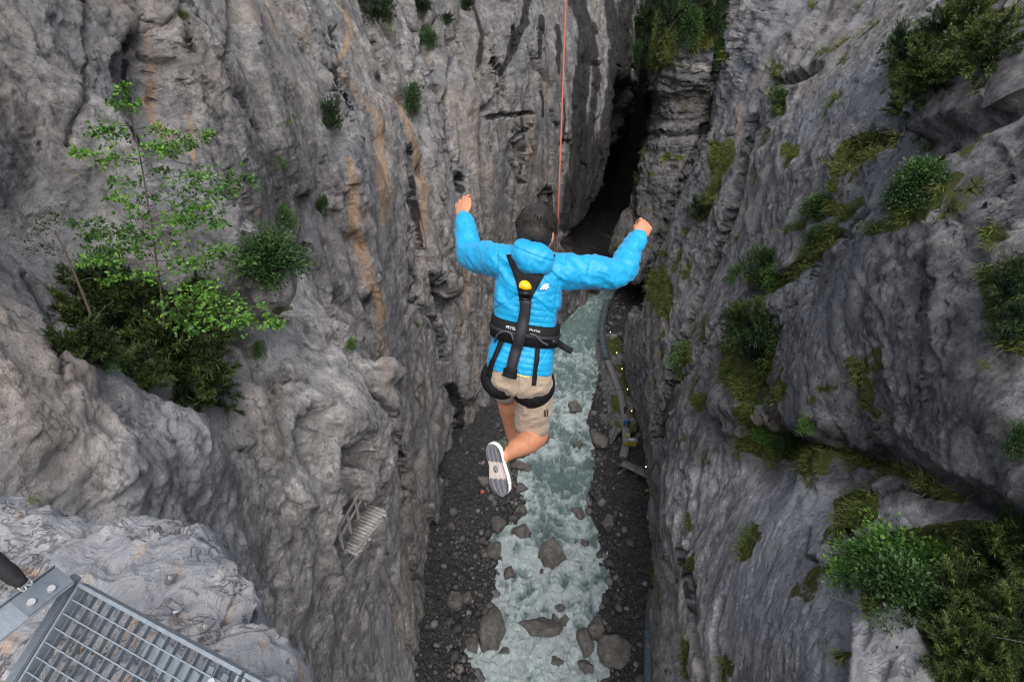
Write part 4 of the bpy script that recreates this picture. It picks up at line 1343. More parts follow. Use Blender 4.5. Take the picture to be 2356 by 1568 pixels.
# ================================================================== THE JUMPER
def A3(v): return np.array([v[0], v[1], v[2]], float)
def remesh(parts, voxel, smooth=6, fac=.5):
    """union of overlapping closed shapes -> (V, F) of one skin"""
    VV, FF, b = [], [], 0
    for V, F in parts:
        if F.shape[1] == 4: F = tri_fix(F)
        VV.append(V); FF.append(F + b); b += len(V)
    me = mesh_np('tmp', np.vstack(VV), np.vstack(FF))
    o = add('tmp', me)
    m = o.modifiers.new('r', 'REMESH'); m.mode = 'VOXEL'; m.voxel_size = voxel
    if smooth:
        s = o.modifiers.new('s', 'SMOOTH'); s.factor = fac; s.iterations = smooth
    dg = bpy.context.evaluated_depsgraph_get()
    ev = o.evaluated_get(dg)
    r = ev.to_mesh()
    n = len(r.vertices)
    V = np.empty(n * 3, np.float32); r.vertices.foreach_get('co', V)
    r.calc_loop_triangles()
    F = np.empty(len(r.loop_triangles) * 3, np.int32); r.loop_triangles.foreach_get('vertices', F)
    N = np.empty(n * 3, np.float32); r.vertices.foreach_get('normal', N)
    ev.to_mesh_clear()
    bpy.data.objects.remove(o); bpy.data.meshes.remove(me)
    return V.reshape(-1, 3).astype(float), F.reshape(-1, 3), N.reshape(-1, 3).astype(float)
def ellip(c, ax, n=24, m=16, p=2.0):
    """ellipsoid; ax = 3 vectors (scaled)"""
    th = np.linspace(0, math.pi, m)[1:-1]
    ph = np.linspace(0, 2 * math.pi, n, endpoint=False)
    T, P = np.meshgrid(th, ph, indexing='ij')
    f = lambda x: np.sign(x) * np.abs(x) ** (2 / p)
    u = np.stack([f(np.sin(T) * np.cos(P)), f(np.sin(T) * np.sin(P)), f(np.cos(T))], -1).reshape(-1, 3)
    V = np.vstack([u, [0, 0, 1], [0, 0, -1]])
    M3 = np.array([A3(a) for a in ax])
    V = V @ M3 + A3(c)
    F = grid_faces(m - 2, n, True)
    j = np.arange(n); j2 = (j + 1) % n
    k0, k1 = len(u), len(u) + 1
    last = (m - 3) * n
    F = tri_fix(np.vstack([F, np.stack([np.full(n, k0), j, j2, j2], 1), np.stack([np.full(n, k1), last + j2, last + j, last + j], 1)]))
    return V, F
def limb(pts, rad, n=20, ns=24, flat=None):
    """tapered tube through joints with round ends"""
    P = spline(pts, ns)
    rr = np.interp(np.linspace(0, 1, ns), np.linspace(0, 1, len(rad)), rad)
    e0 = P[0] - (P[1] - P[0]) / np.linalg.norm(P[1] - P[0]) * rr[0] * .6
    e1 = P[-1] + (P[-1] - P[-2]) / np.linalg.norm(P[-1] - P[-2]) * rr[-1] * .6
    P = np.vstack([e0, P, e1]); rr = np.concatenate([[rr[0] * .55], rr, [rr[-1] * .55]])
    return tube_np(P, rr, n)
def loft(axis_pts, X, Y, hw, hd, n=32, p=2.4, ns=30):
    """closed loft of superellipses; X,Y constant section axes"""
    C = spline(axis_pts, ns)
    t = np.linspace(0, 1, ns)
    w = np.interp(t, np.linspace(0, 1, len(hw)), hw)
    d = np.interp(t, np.linspace(0, 1, len(hd)), hd)
    a = np.linspace(0, 2 * math.pi, n, endpoint=False)
    f = lambda x: np.sign(x) * np.abs(x) ** (2 / p)
    V = C[:, None] + f(np.cos(a))[None, :, None] * w[:, None, None] * A3(X) + f(np.sin(a))[None, :, None] * d[:, None, None] * A3(Y)
    V = V.reshape(-1, 3)
    F = grid_faces(ns, n, True)
    V = np.vstack([V, C[0], C[-1]])
    j = np.arange(n); j2 = (j + 1) % n
    c0, c1 = ns * n, ns * n + 1
    F = tri_fix(np.vstack([F, np.stack([np.full(n, c0), j, j2, j2], 1), np.stack([np.full(n, c1), (ns - 1) * n + j2, (ns - 1) * n + j, (ns - 1) * n + j], 1)]))
    return V, F

pelvis, waist, chest, neck0 = W(1196, 850, 3.02), W(1205, 765, 2.98), W(1214, 675, 2.92), W(1222, 604, 2.87)
shL, shR = W(1160, 602, 2.90), W(1290, 625, 2.88)
elL, wrL = W(1083, 586, 3.10), W(1067, 500, 3.20)
elR, wrR = W(1424, 627, 2.96), W(1470, 545, 3.06)
head_c = W(1233, 533, 2.86)
Ut = (neck0 - pelvis).normalized()
Rt = (shR - shL); Rt = (Rt - Ut * Rt.dot(Ut)).normalized()
Bt = Rt.cross(Ut).normalized()           # towards the photographer
if Bt.y > 0: Bt = -Bt
person = empty('person', pelvis - Ut * .9)
tag(person, 'person in bright blue jacket and beige shorts leaping with arms spread', 'person')
PINV = Matrix.Translation(person.location).inverted()
def pp(o, parent=None):
    o.parent = parent or person
    o.matrix_parent_inverse = PINV if parent is None else Matrix()
    return o
# ---------------------------------------------------------------- materials
def cloth(name, col, rough=.55, weave=900, sheen=.2, var=.1, wr=.004, spec=.4):
    k = NT(name)
    v = k.coord()
    n1 = k.noise(v, 26, 6, .65, .5)
    n2 = k.noise(v, 140, 4, .6)
    c = k.ramp(n1, [(.3, tuple(x * (1 - var) for x in col)), (.7, tuple(min(1, x * (1 + var)) for x in col))])
    k.set(k.b.inputs['Base Color'], c)
    k.b.inputs['Roughness'].default_value = rough
    k.b.inputs['Sheen Weight'].default_value = sheen
    k.b.inputs['Specular IOR Level'].default_value = spec
    b = k.bump(n1, .8, wr)
    b = k.bump(n2, .4, .0012, b)
    k.set(k.b.inputs['Normal'], b)
    return k
kj = cloth('blue_nylon', (.002, .275, .53), .45, sheen=.1, var=.08, wr=.005)
_lnk = kj.b.inputs['Base Color'].links[0].from_socket
kj.set(kj.b.inputs['Base Color'], kj.mix(kj.attr('panel').outputs['Fac'], _lnk, (.012, .085, .30)))
M_JACKET = kj.m
M_SHORTS = cloth('beige_ripstop', (.285, .218, .160), .8, wr=.006).m
M_HARN = cloth('black_harness', (.006, .006, .007), .7, spec=.2, sheen=0, var=.3, wr=.002).m
M_WEB = cloth('grey_black_webbing', (.016, .017, .021), .55, spec=.3, sheen=0, var=.2, wr=.001).m
M_LOOP = plain('grey_rubber', (.05, .052, .058), .5)
M_SKIN = NT('skin')
k = M_SKIN
n1 = k.noise(k.coord(), 18, 6, .6); n2 = k.noise(k.coord(), 90, 5, .6)
k.set(k.b.inputs['Base Color'], k.mix(k.ramp(n2, [(.4, 0.0), (.7, .25)]), k.ramp(n1, [(.3, (.40, .165, .085)), (.7, (.55, .255, .145))]), (.34, .13, .07)))
k.b.inputs['Roughness'].default_value = .5
k.b.inputs['Subsurface Weight'].default_value = .08
k.b.inputs['Subsurface Radius'].default_value = (.01, .004, .002)
k.set(k.b.inputs['Normal'], k.bump(n2, .25, .0015))
M_SKIN = k.m
# ---------------------------------------------------------------- body (skin)
Hx = (Rt * .97 + Bt * -.22 * -1 * 0).normalized()
hf = (-Bt * .93 - Ut * .36).normalized()                 # where the face looks: ahead and down
hf = (hf + Rt * .18).normalized()
hu = (Ut - hf * Ut.dot(hf)).normalized()
hr = hf.cross(hu).normalized()
parts = []
parts.append(ellip(head_c, (hr * .078, hf * .098, hu * .112), p=2.15))
parts.append(ellip(head_c + hf * .035 - hu * .055, (hr * .055, hf * .06, hu * .062)))          # jaw
parts.append(limb([head_c + hf * .095 + hu * .012, head_c + hf * .112 - hu * .022], [.008, .014], 12, 6))   # nose
parts.append(limb([head_c + hf * .084 - hr * .03 + hu * .03, head_c + hf * .094 + hu * .03, head_c + hf * .084 + hr * .03 + hu * .03], [.012, .013, .012], 12, 8))  # brow
parts.append(limb([head_c + hf * .082 - hr * .02 - hu * .052, head_c + hf * .094 - hu * .052, head_c + hf * .082 + hr * .02 - hu * .052], [.008, .010, .008], 12, 8))  # lips
for s_ in (-1, 1):
    ec = head_c + hr * s_ * .089 - hu * .012 - hf * .008
    parts.append(ellip(ec, (hr * .010 + -hf * .006 * 0 , (hf * .016 + hu * -.004), (hu * .031 - hf * .008))))
    parts.append(ellip(ec - hu * .022 + hf * .004, (hr * .008, hf * .009, hu * .010)))
nb = neck0 - Ut * .02
parts.append(limb([head_c - hu * .05 - hf * .02, nb], [.058, .064], 20, 10))
for a, b_ in ((shL, elL), (shR, elR)):
    parts.append(limb([chest + Ut * .05, a], [.06, .05], 14, 10))
parts.append(limb([shL, elL, wrL], [.048, .040, .026], 16, 24))
parts.append(limb([shR, elR, wrR], [.048, .040, .026], 16, 24))
parts.append(loft([pelvis - Ut * .06, waist, chest, neck0 - Ut * .03], Rt, Bt, [.12, .12, .13, .07], [.08, .08, .08, .05], 24))
hipL, hipR = W(1166, 872, 3.05), W(1230, 876, 3.04)
knL, anL = W(1166, 905, 3.43), W(1181, 1006, 3.62)
knR, anR = W(1237, 1003, 3.22), W(1160, 1046, 2.90)
parts.append(limb([hipL, knL, knL.lerp(anL, .35), knL.lerp(anL, .7), anL], [.075, .064, .064, .050, .042], 20, 30))
parts.append(limb([hipR, hipR.lerp(knR, .6)], [.075, .062], 20, 16))
kd = (anR - knR).normalized()
thd = (knR - hipR).normalized()
parts.append(limb([hipR.lerp(knR, .55), knR - thd * .02, knR + thd * .012], [.068, .062, .056], 20, 14))
parts.append(limb([knR, knR.lerp(anR, .3), knR.lerp(anR, .62), knR.lerp(anR, .86), anR + kd * .03], [.060, .066, .053, .041, .040], 20, 26))
parts.append(ellip(knR.lerp(anR, .3) + (knR - hipR).normalized() * .018, (kd * .10, kd.orthogonal().normalized() * .040, kd.cross(kd.orthogonal()).normalized() * .045)))
def hand(wr, el, back, thumb_side, curl, spread=1.0, closed=False):
    """palm with five fingers; back = direction the back of the hand faces"""
    ax = (wr - el).normalized()
    back = (back - ax * back.dot(ax)).normalized()
    sd = ax.cross(back).normalized() * thumb_side        # towards the thumb
    out = []
    pc = wr + ax * .055
    out.append(limb([wr - ax * .04, wr + ax * .01], [.027, .027], 14, 6))
    out.append(ellip(pc, (sd * .045, back * .018, ax * .056), p=2.6))
    for i, (o_, L) in enumerate(zip((.034, .0115, -.0115, -.033), (.086, .094, .088, .070))):
        b0 = pc + ax * (.044 - abs(o_ - .008) * .22) + sd * o_
        d = (ax + sd * o_ * 3.0 * spread).normalized()
        c1 = curl * (1.0 + .08 * i)
        def rot(vec, an): return (vec * math.cos(an) - back * math.sin(an)).normalized()
        d1 = rot(d, c1 * .55); d2 = rot(d, c1 * 1.25); d3 = rot(d, c1 * 1.75)
        p1 = b0 + d1 * L * .45; p2 = p1 + d2 * L * .32; p3 = p2 + d3 * L * .23
        out.append(limb([b0 - d * .02, b0, p1, p2, p3], [.0115, .0112, .0102, .0094, .008], 10, 14))
        out.append(ellip(b0 + back * .005, (sd * .010, back * .008, ax * .011)))
    t0 = pc - ax * .028 + sd * .030
    if closed:
        tp = [t0, t0 + sd * .012 + ax * .030 - back * .018, t0 + ax * .055 - back * .034 - sd * .006, t0 + ax * .066 - back * .040 - sd * .026]
    else:
        tp = [t0, t0 + sd * .018 + ax * .028 - back * .004, t0 + sd * .026 + ax * .058 - back * .004, t0 + sd * .026 + ax * .080 - back * .006]
    out.append(limb(tp, [.014, .0125, .011, .009], 10, 14))
    return out
parts += hand(wrL, elL, (Bt * .9 - Rt * .35 + Ut * .2), +1 if (wrL - elL).cross(Bt).dot(Rt) > 0 else -1, .62, 1.6)
parts += hand(wrR, elR, (Bt * .9 + Rt * .25 + Ut * .3), -1 if (wrR - elR).cross(Bt).dot(Rt) > 0 else 1, 1.25, .5, True)
V, F, N = remesh(parts, .0050, 4, .5)
body = pp(add('body', mesh_np('body', V, F, M_SKIN)))
M_EYE = plain('eye_white', (.7, .68, .66), .2)
for s_ in (-1, 1):
    ev_, ef_ = ellip(head_c + hf * .081 + hr * s_ * .031 + hu * .008, (hr * .013, hf * .012, hu * .012), 14, 10)
    pp(add('eye', mesh_np('eye', ev_, ef_, M_EYE)), body)
# ---------------------------------------------------------------- hair
M_HAIR = NT('dark_hair')
k = M_HAIR
k.set(k.b.inputs['Base Color'], k.ramp(k.noise(k.coord(), 60, 4, .6), [(.3, (.004, .0035, .0035)), (.7, (.034, .027, .024))]))
k.b.inputs['Roughness'].default_value = .55
k.b.inputs['Specular IOR Level'].default_value = .3
M_HAIR = k.m
hv, hfa = ellip(head_c + hu * .012 - hf * .008, (hr * .094, hf * .108, hu * .120), 40, 30, 2.2)
rel = hv - A3(head_c)
lu, lf, lr = rel @ A3(hu), rel @ A3(hf), rel @ A3(hr)
# cut away face, ears and below the nape
shrink = sstep(.02, .07, lf) * sstep(.075, .02, lu) + sstep(-.065, -.105, lu) + sstep(.0, .03, lf) * sstep(.03, -.01, lu)
hv = hv - rel * (np.clip(shrink, 0, 1) * .32)[:, None]
hv += (rel / np.linalg.norm(rel, axis=1)[:, None]) * (.006 * fbm(hv * 35, 3, 801))[:, None]
hair = pp(add('hair', mesh_np('hair', hv, hfa, M_HAIR)))
VV, FF, b0 = [], [], 0
crown = head_c + hu * .095 - hf * .055 + hr * .01
for i in range(3000):
    th = math.acos(random.uniform(-.66, 1)); ph = random.uniform(0, 2 * math.pi)
    dl = np.array([math.sin(th) * math.cos(ph), math.sin(th) * math.sin(ph), math.cos(th)])   # r, f, u
    if dl[1] > .25 and dl[2] < .55: continue
    if abs(dl[0]) > .8 and dl[2] < -.02 and dl[1] > -.35: continue
    root = head_c + hu * .012 - hf * .008 + hr * (dl[0] * .092) + hf * (dl[1] * .106) + hu * (dl[2] * .118)
    nrm = (hr * dl[0] + hf * dl[1] + hu * dl[2]).normalized()
    fl = (root - crown); fl = fl - nrm * fl.dot(nrm)
    if fl.length < 1e-4: continue
    fl.normalize()
    fl = (fl + hr * .35 * random.uniform(-.4, 1.2) * max(0, dl[2]) + hf * .6 * max(0, dl[2]) + Vector([random.gauss(0, .10) for _ in range(3)])).normalized()
    L = random.uniform(.03, .055) if dl[2] > .2 else random.uniform(.014, .03)
    lift = .006 * (dl[2] > 0) + .002
    pts = [root - nrm * .002, root + nrm * lift * .8 + fl * L * .45, root + nrm * lift * .9 + fl * L]
    v_, f_ = tube_np(spline(pts, 5), [.0024, .0023, .002, .0014, .0004], 3, False)
    VV.append(v_); FF.append(tri_fix(f_) + b0); b0 += len(v_)
s_o = pp(add('strands', mesh_np('strands', np.vstack(VV), np.vstack(FF), M_HAIR)), hair)
s_o['kind'] = 'stuff'
# ---------------------------------------------------------------- jacket
parts = []
ax_ = [pelvis + Ut * .005, pelvis + Ut * .10, waist + Ut * .06, chest - Ut * .04, chest + Ut * .07, neck0 - Ut * .045, neck0 + Ut * .005]
hem_c = W(1196, 846, 3.02)
parts.append(loft([hem_c, hem_c + Ut * .07, W(1207, 766, 2.98), W(1211, 715, 2.945), W(1216, 665, 2.915), W(1222, 625, 2.885), W(1223, 600, 2.87)], Rt, Bt,
                  [.176, .176, .162, .165, .172, .168, .095], [.130, .132, .114, .122, .130, .114, .075], 48, 2.5, 40))
parts.append(limb([shL + Rt * .06, shL, shL.lerp(elL, .55), elL, elL.lerp(wrL, .5), wrL + (wrL - elL).normalized() * .0], [.090, .088, .084, .074, .060, .046], 24, 40))
parts.append(limb([shR - Rt * .06, shR, shR.lerp(elR, .55), elR, elR.lerp(wrR, .5), wrR], [.092, .092, .088, .078, .064, .050], 24, 40))
V, F, N = remesh(parts, .0062, 7, .5)
rel = V - A3(pelvis)
lx, lz, lb = rel @ A3(Rt), rel @ A3(Ut), rel @ A3(Bt)
armL = np.abs(lx) > .17
hgt = lz + .012 * np.sin(lx * 9) + .006 * perlin(np.stack([lx * 14, lz * 3, lb * 3], 1), 845)
# quilt seams on the torso (stop where the yoke of the shoulders is plain)
top = .40 - .10 * np.clip((np.abs(lx) - .05) / .12, 0, 1)
ph = hgt / .031
ph = ph - np.floor(ph)
seam = np.exp(-((ph - .5) / .085) ** 2)
puff = .5 - .5 * np.cos(2 * np.pi * (ph - .5))
tors = sstep(top + .02, top - .01, lz) * (1 - sstep(.165, .19, np.abs(lx))) * 1.0
sm = .55 + .45 * perlin(V * 9.0, 846)
d = tors * (.0018 * puff * sm - .0034 * seam * (.5 + .5 * sm))
vstep = np.abs(((lx + .02 * np.sin(lz * 30)) / .075) % 1 - .5)
d -= tors * .003 * np.exp(-(vstep / .05) ** 2)
# creases: across the sleeves and under the arms
bulk = fbm(np.stack([lx * 9, lz * 15 + lx * 8, lb * 9], 1), 2, 848)
wr = ridged(np.stack([lx * 7 + lz * 4, lz * 13 + lx * 8, lb * 8], 1), 2, 850)
wr2 = ridged(np.stack([lx * 17 + lz * 9, lz * 26, lb * 16], 1), 2, 855)
slv = 1 - tors
d += slv * (.010 * (wr - .45) + .004 * (wr2 - .45) + .010 * bulk) + .003 * (wr - .45) * tors + .004 * bulk * tors
yseam = np.exp(-((lz - (top + .012)) / .006) ** 2) * sstep(.19, .15, np.abs(lx)) * (lb > 0)
d -= .005 * yseam
# armhole and mid sleeve seams
for s_, xs in ((1, (.155, .285)), (-1, (.16,))):
    for xq in xs:
        d -= .005 * np.exp(-((s_ * lx - xq - .10 * (lz - .5)) / .006) ** 2) * (lz > .33)
V = V + N * d[:, None]
panel = sstep(.135, .15, lx) * sstep(.43, .38, lz) * sstep(.07, .12, lz) * sstep(.20, .17, lx) * sstep(.05, .02, lb)
jacket = pp(add('jacket', mesh_np('jacket', V, F, M_JACKET, True, {'panel': panel})))
# hood, bunched behind the neck
hc = W(1226, 588, 2.78)
parts = [ellip(hc - Ut * .004, (Rt * .104 + Ut * -.020, Bt * .070, Ut * .074 + Bt * -.01), 32, 24, 2.5),
         ellip(hc + Rt * -.012 - Ut * .045 + Bt * .012, (Rt * .066, Bt * .056, Ut * .044), 24, 18),
         ellip(hc - Bt * .07 - Ut * .005, (Rt * .098, Bt * .09, Ut * .055), 32, 20, 2.3)]
V, F, N = remesh(parts, .0055, 6, .5)
r2 = V - A3(hc)
hx, hz, hb = r2 @ A3(Rt), r2 @ A3(Ut), r2 @ A3(Bt)
V += N * (.010 * (ridged(np.stack([hx * 16, hz * 11, hb * 11], 1), 2, 870) - .45) - .006 * np.exp(-((hz - .012 + .25 * hx) / .004) ** 2) - .005 * np.exp(-((hx + .02 - .2 * hz) / .004) ** 2) * (hz < .02))[:, None]
hood = pp(add('hood', mesh_np('hood', V, F, M_JACKET)), jacket)
# cuffs
for wq, eq in ((wrL, elL), (wrR, elR)):
    dd = (wq - eq).normalized()
    v_, f_ = tube_np([wq - dd * .016, wq + dd * .004, wq + dd * .010, wq + dd * .004], [.0445, .0445, .036, .030], 24, False)
    pp(add('cuff', mesh_np('cuff', v_, f_, M_JACKET)), jacket)
# ---------------------------------------------------------------- shorts
parts = []
parts.append(loft([W(1196, 812, 3.01), W(1196, 850, 3.02), W(1197, 880, 3.03), W(1200, 900, 3.05)], Rt, Bt, [.158, .166, .165, .13], [.115, .130, .125, .10], 40, 2.4, 16))
hemR = W(1224, 974, 3.19)
parts.append(limb([hipR - Rt * .005, hipR.lerp(knR, .45) - Rt * .01, W(1224, 945, 3.15), hemR], [.100, .102, .099, .094], 26, 20))
hemL = W(1165, 893, 3.26)
parts.append(limb([hipL, hipL.lerp(hemL, .5), hemL], [.094, .092, .082], 26, 18))
parts.append(ellip(W(1160, 872, 2.98), (Rt * .075, Bt * .07, Ut * .075)))
parts.append(ellip(W(1232, 874, 2.98), (Rt * .078, Bt * .07, Ut * .08)))
V, F, N = remesh(parts, .0062, 6, .5)
rel = V - A3(pelvis)
lx, lz, lb = rel @ A3(Rt), rel @ A3(Ut), rel @ A3(Bt)
wr = ridged(np.stack([lx * 9 + lz * 6, lz * 12 - lx * 6, lb * 9], 1), 3, 880)
V += N * (.014 * (wr - .45) - .007 * np.exp(-((lx - .003) / .006) ** 2) * (lb > 0))[:, None]
shorts = pp(add('shorts', mesh_np('shorts', V, F, M_SHORTS)))
# flared hem of the right leg
td = (hemR - hipR).normalized()
v_, f_ = tube_np([hemR - td * .045, hemR - td * .01, hemR + td * .020, hemR + td * .022, hemR - td * .02], [.096, .099, .100, .092, .085], 30, False)
v_ += (.004 * fbm(v_ * 22, 2, 66))[:, None]
pp(add('hem', mesh_np('hem', v_, f_, M_SHORTS)), shorts)
# ---------------------------------------------------------------- straps laid on the clothes
bpy.context.view_layer.update()
CAMO = Vector((0, 0, CAM_Z))
def cast(px, py, objs):
    best = None
    d = ray(px, py)
    for o in objs:
        mi = o.matrix_world.inverted()
        r_ = o.ray_cast(mi @ CAMO, (mi.to_3x3() @ d).normalized())
        if r_[0]:
            p = o.matrix_world @ r_[1]
            t = (p - CAMO).length
            if best is None or t < best[0]: best = (t, p, (o.matrix_world.to_3x3() @ r_[2]).normalized())
    return best
CL = [jacket, shorts, body]
def ribbon(name, pts, wd, mat, lift=.006, thick=.004, n=24, objs=None, parent=None, cross=5, smooth=2):
    """strap along photograph points, wd in px, draped on the clothes"""
    P = spline([(p[0], p[1], p[2] if len(p) > 2 else 1.0) for p in pts], n)
    T = np.gradient(P[:, :2], axis=0); T /= np.linalg.norm(T, axis=1)[:, None] + 1e-9
    Nn = np.stack([-T[:, 1], T[:, 0]], 1)
    G = np.zeros((n, cross, 3)); H = np.zeros((n, cross, 3)); last = None
    for i in range(n):
        for j in range(cross):
            q = P[i, :2] + Nn[i] * (j / (cross - 1) - .5) * wd * P[i, 2]
            h = cast(q[0], q[1], objs or CL)
            if h is None:
                h = last if last else (0, W(q[0], q[1], 2.95), Vector((0, -1, 0)))
                w = W(q[0], q[1], (Vector(h[1]) - CAMO).dot(Vector((0, CP, -SP))))
                h = (h[0], w, h[2])
            last = h
            G[i, j] = A3(h[1]); H[i, j] = A3(h[2])
    for _ in range(smooth):
        G[1:-1] = .25 * G[:-2] + .5 * G[1:-1] + .25 * G[2:]
        H[1:-1] = .25 * H[:-2] + .5 * H[1:-1] + .25 * H[2:]
    # never sink: lift towards the photographer
    view = np.array([0, -CP, SP])
    Hn = H * .5 + view * .5
    Hn /= np.linalg.norm(Hn, axis=2)[:, :, None] + 1e-9
    top = G + Hn * (lift + thick)
    bot = G + Hn * (lift - thick * 2)
    V = np.concatenate([top.reshape(-1, 3), bot.reshape(-1, 3)])
    f1 = grid_faces(n, cross)
    o_ = n * cross
    f2 = f1[:, ::-1] + o_
    e = []
    for i in range(n - 1):
        e.append([i * cross, o_ + i * cross, o_ + (i + 1) * cross, (i + 1) * cross])
        a_ = i * cross + cross - 1; b_ = (i + 1) * cross + cross - 1
        e.append([a_, b_, o_ + b_, o_ + a_])
    for j in range(cross - 1):
        e.append([j, j + 1, o_ + j + 1, o_ + j])
        a_ = (n - 1) * cross + j
        e.append([a_, o_ + a_, o_ + a_ + 1, a_ + 1])
    me = mesh_np(name, V, np.vstack([f1, f2, np.array(e)]), mat, False)
    o = add(name, me)
    return pp(o, parent)
harness = pp(empty('harness'))
harness.matrix_parent_inverse = Matrix()
harness.location = (0, 0, 0)
PH_ = harness
def hp(o):
    o.parent = harness
    o.matrix_parent_inverse = PINV
    return o
def rib(*a, **k_):
    o = ribbon(*a, **k_)
    return hp(o)
# back yoke: a triangular pad
def yoke():
    rows = [(586, 1165, 1278), (596, 1168, 1274), (608, 1172, 1268), (620, 1177, 1260), (634, 1182, 1252), (648, 1187, 1244), (662, 1190, 1236), (676, 1193, 1228), (690, 1195, 1222), (702, 1196, 1220)]
    n, m = 28, 13
    ys = np.interp(np.linspace(0, 1, n), np.linspace(0, 1, len(rows)), [r_[0] for r_ in rows])
    l = np.interp(ys, [r_[0] for r_ in rows], [r_[1] for r_ in rows]); r2_ = np.interp(ys, [r_[0] for r_ in rows], [r_[2] for r_ in rows])
    G = np.zeros((n, m, 3)); last = None
    for i in range(n):
        for j in range(m):
            h = cast(l[i] + (r2_[i] - l[i]) * j / (m - 1), ys[i], [jacket])
            if h is None: h = last
            last = h
            G[i, j] = A3(h[1])
    for _ in range(3): G[1:-1, 1:-1] = .2 * (G[1:-1, 1:-1] + G[:-2, 1:-1] + G[2:, 1:-1] + G[1:-1, :-2] + G[1:-1, 2:])
    view = np.array([0, -CP, SP])
    V = np.concatenate([(G + view * .013).reshape(-1, 3), (G - view * .012).reshape(-1, 3)])
    f1 = grid_faces(n, m); o_ = n * m
    e = []
    for i in range(n - 1):
        e += [[i * m, o_ + i * m, o_ + (i + 1) * m, (i + 1) * m], [i * m + m - 1, (i + 1) * m + m - 1, o_ + (i + 1) * m + m - 1, o_ + i * m + m - 1]]
    for j in range(m - 1):
        e += [[j, j + 1, o_ + j + 1, o_ + j], [(n - 1) * m + j, o_ + (n - 1) * m + j, o_ + (n - 1) * m + j + 1, (n - 1) * m + j + 1]]
    return hp(add('back_yoke', mesh_np('back_yoke', V, np.vstack([f1, f1[:, ::-1] + o_, np.array(e)]), M_HARN)))
yk = yoke()
# waist belt as a padded ring around the torso
def torso_ring(h0, h1, off, tilt, n=64, lat=.166, dep=.126):
    rows = []
    c = W(1208, 755, 2.974)
    for k_, (hh_, oo) in enumerate([(h0, off * .2), (h0 + .006, off), ((h0 + h1) / 2, off * 1.25), (h1 - .006, off), (h1, off * .2), (h1, -.02), (h0, -.02), (h0, off * .2)]):
        a = np.linspace(0, 2 * math.pi, n, endpoint=False)
        f = lambda x: np.sign(x) * np.abs(x) ** (2 / 2.5)
        rows.append(A3(c) + np.outer(f(np.cos(a)) * (lat + oo), A3(Rt)) + np.outer(f(np.sin(a)) * (dep + oo), A3(Bt)) + np.outer(hh_ - np.cos(a) * tilt, A3(Ut)))
    return np.vstack(rows), grid_faces(8, n, True)
v_, f_ = torso_ring(-.060, .052, .014, .012)
belt = hp(add('waist_belt', mesh_np('waist_belt', v_, f_, M_HARN)))
bpy.context.view_layer.update()
CLB = CL + [belt]
v_, f_ = torso_ring(-.020, .012, .019, .012)
hp(add('belt_webbing', mesh_np('belt_webbing', v_, f_, M_WEB)))
for pts in ([(1138, 786), (1146, 768), (1162, 762), (1176, 768), (1182, 784)], [(1218, 768), (1232, 772), (1246, 786), (1260, 793)]):
    q = []
    for x, y in pts:
        h = cast(x, y, CLB)
        q.append(h[1] + Vector((0, -CP, SP)) * .018)
    V_, F_ = tube_np(spline(q, 16), .0055, 8)
    hp(add('gear_loop', mesh_np('gear_loop', V_, F_, M_LOOP)))
rib('back_strap', [(1211, 690), (1206, 730), (1198, 770), (1188, 805), (1178, 840), (1172, 868)], 25, M_WEB, .022, .0018, 26, CLB, cross=3)
rib('strap_keeper', [(1176, 846), (1172, 868)], 30, M_HARN, .030, .005, 6, CLB, cross=3)
for pts in ([(1155, 784), (1142, 815), (1132, 838), (1126, 868)], [(1238, 786), (1234, 830), (1231, 855), (1228, 885)]):
    rib('elastic_strap', pts, 10, M_HARN, .010, .004, 26, CL, cross=3)
    # webbed bunching
def thigh_band(c, e1, e2, r1, r2, hgt):
    ax = e1.cross(e2).normalized()
    e1 = e1.normalized(); e2 = (e2 - e1 * e2.dot(e1)).normalized()
    a = np.linspace(0, 2 * math.pi, 48, endpoint=False)
    rows = []
    for hh_, o_ in ((-.5, -.004), (-.42, .006), (0, .010), (.42, .006), (.5, -.004), (.5, -.02), (-.5, -.02), (-.5, -.004)):
        w_ = .62 + .38 * np.clip(np.sin(a), -.2, 1)           # padded and tall behind, narrow inside
        rows.append(A3(c) + np.outer(np.cos(a) * (r1 + o_), A3(e1)) + np.outer(np.sin(a) * (r2 + o_), A3(e2)) + np.outer(hh_ * hgt * w_, A3(ax)))
    return np.vstack(rows), grid_faces(8, 48, True)
for c, e1, e2, r1, r2, hg in ((W(1154, 868, 3.08), Rt * .86 - Ut * .50, Bt * .92 - Ut * .34, .106, .136, .075), (W(1226, 884, 3.09), Rt * .94 + Ut * .28, Bt * .90 - Ut * .38, .112, .138, .098)):
    v_, f_ = thigh_band(c, e1, e2, r1, r2, hg)
    hp(add('leg_loop', mesh_np('leg_loop', v_, f_, M_HARN)))
rib('loose_strap_tail', [(1274, 782), (1287, 793), (1298, 800), (1310, 806)], 14, M_HARN, .02, .003, 10, CLB, cross=3)
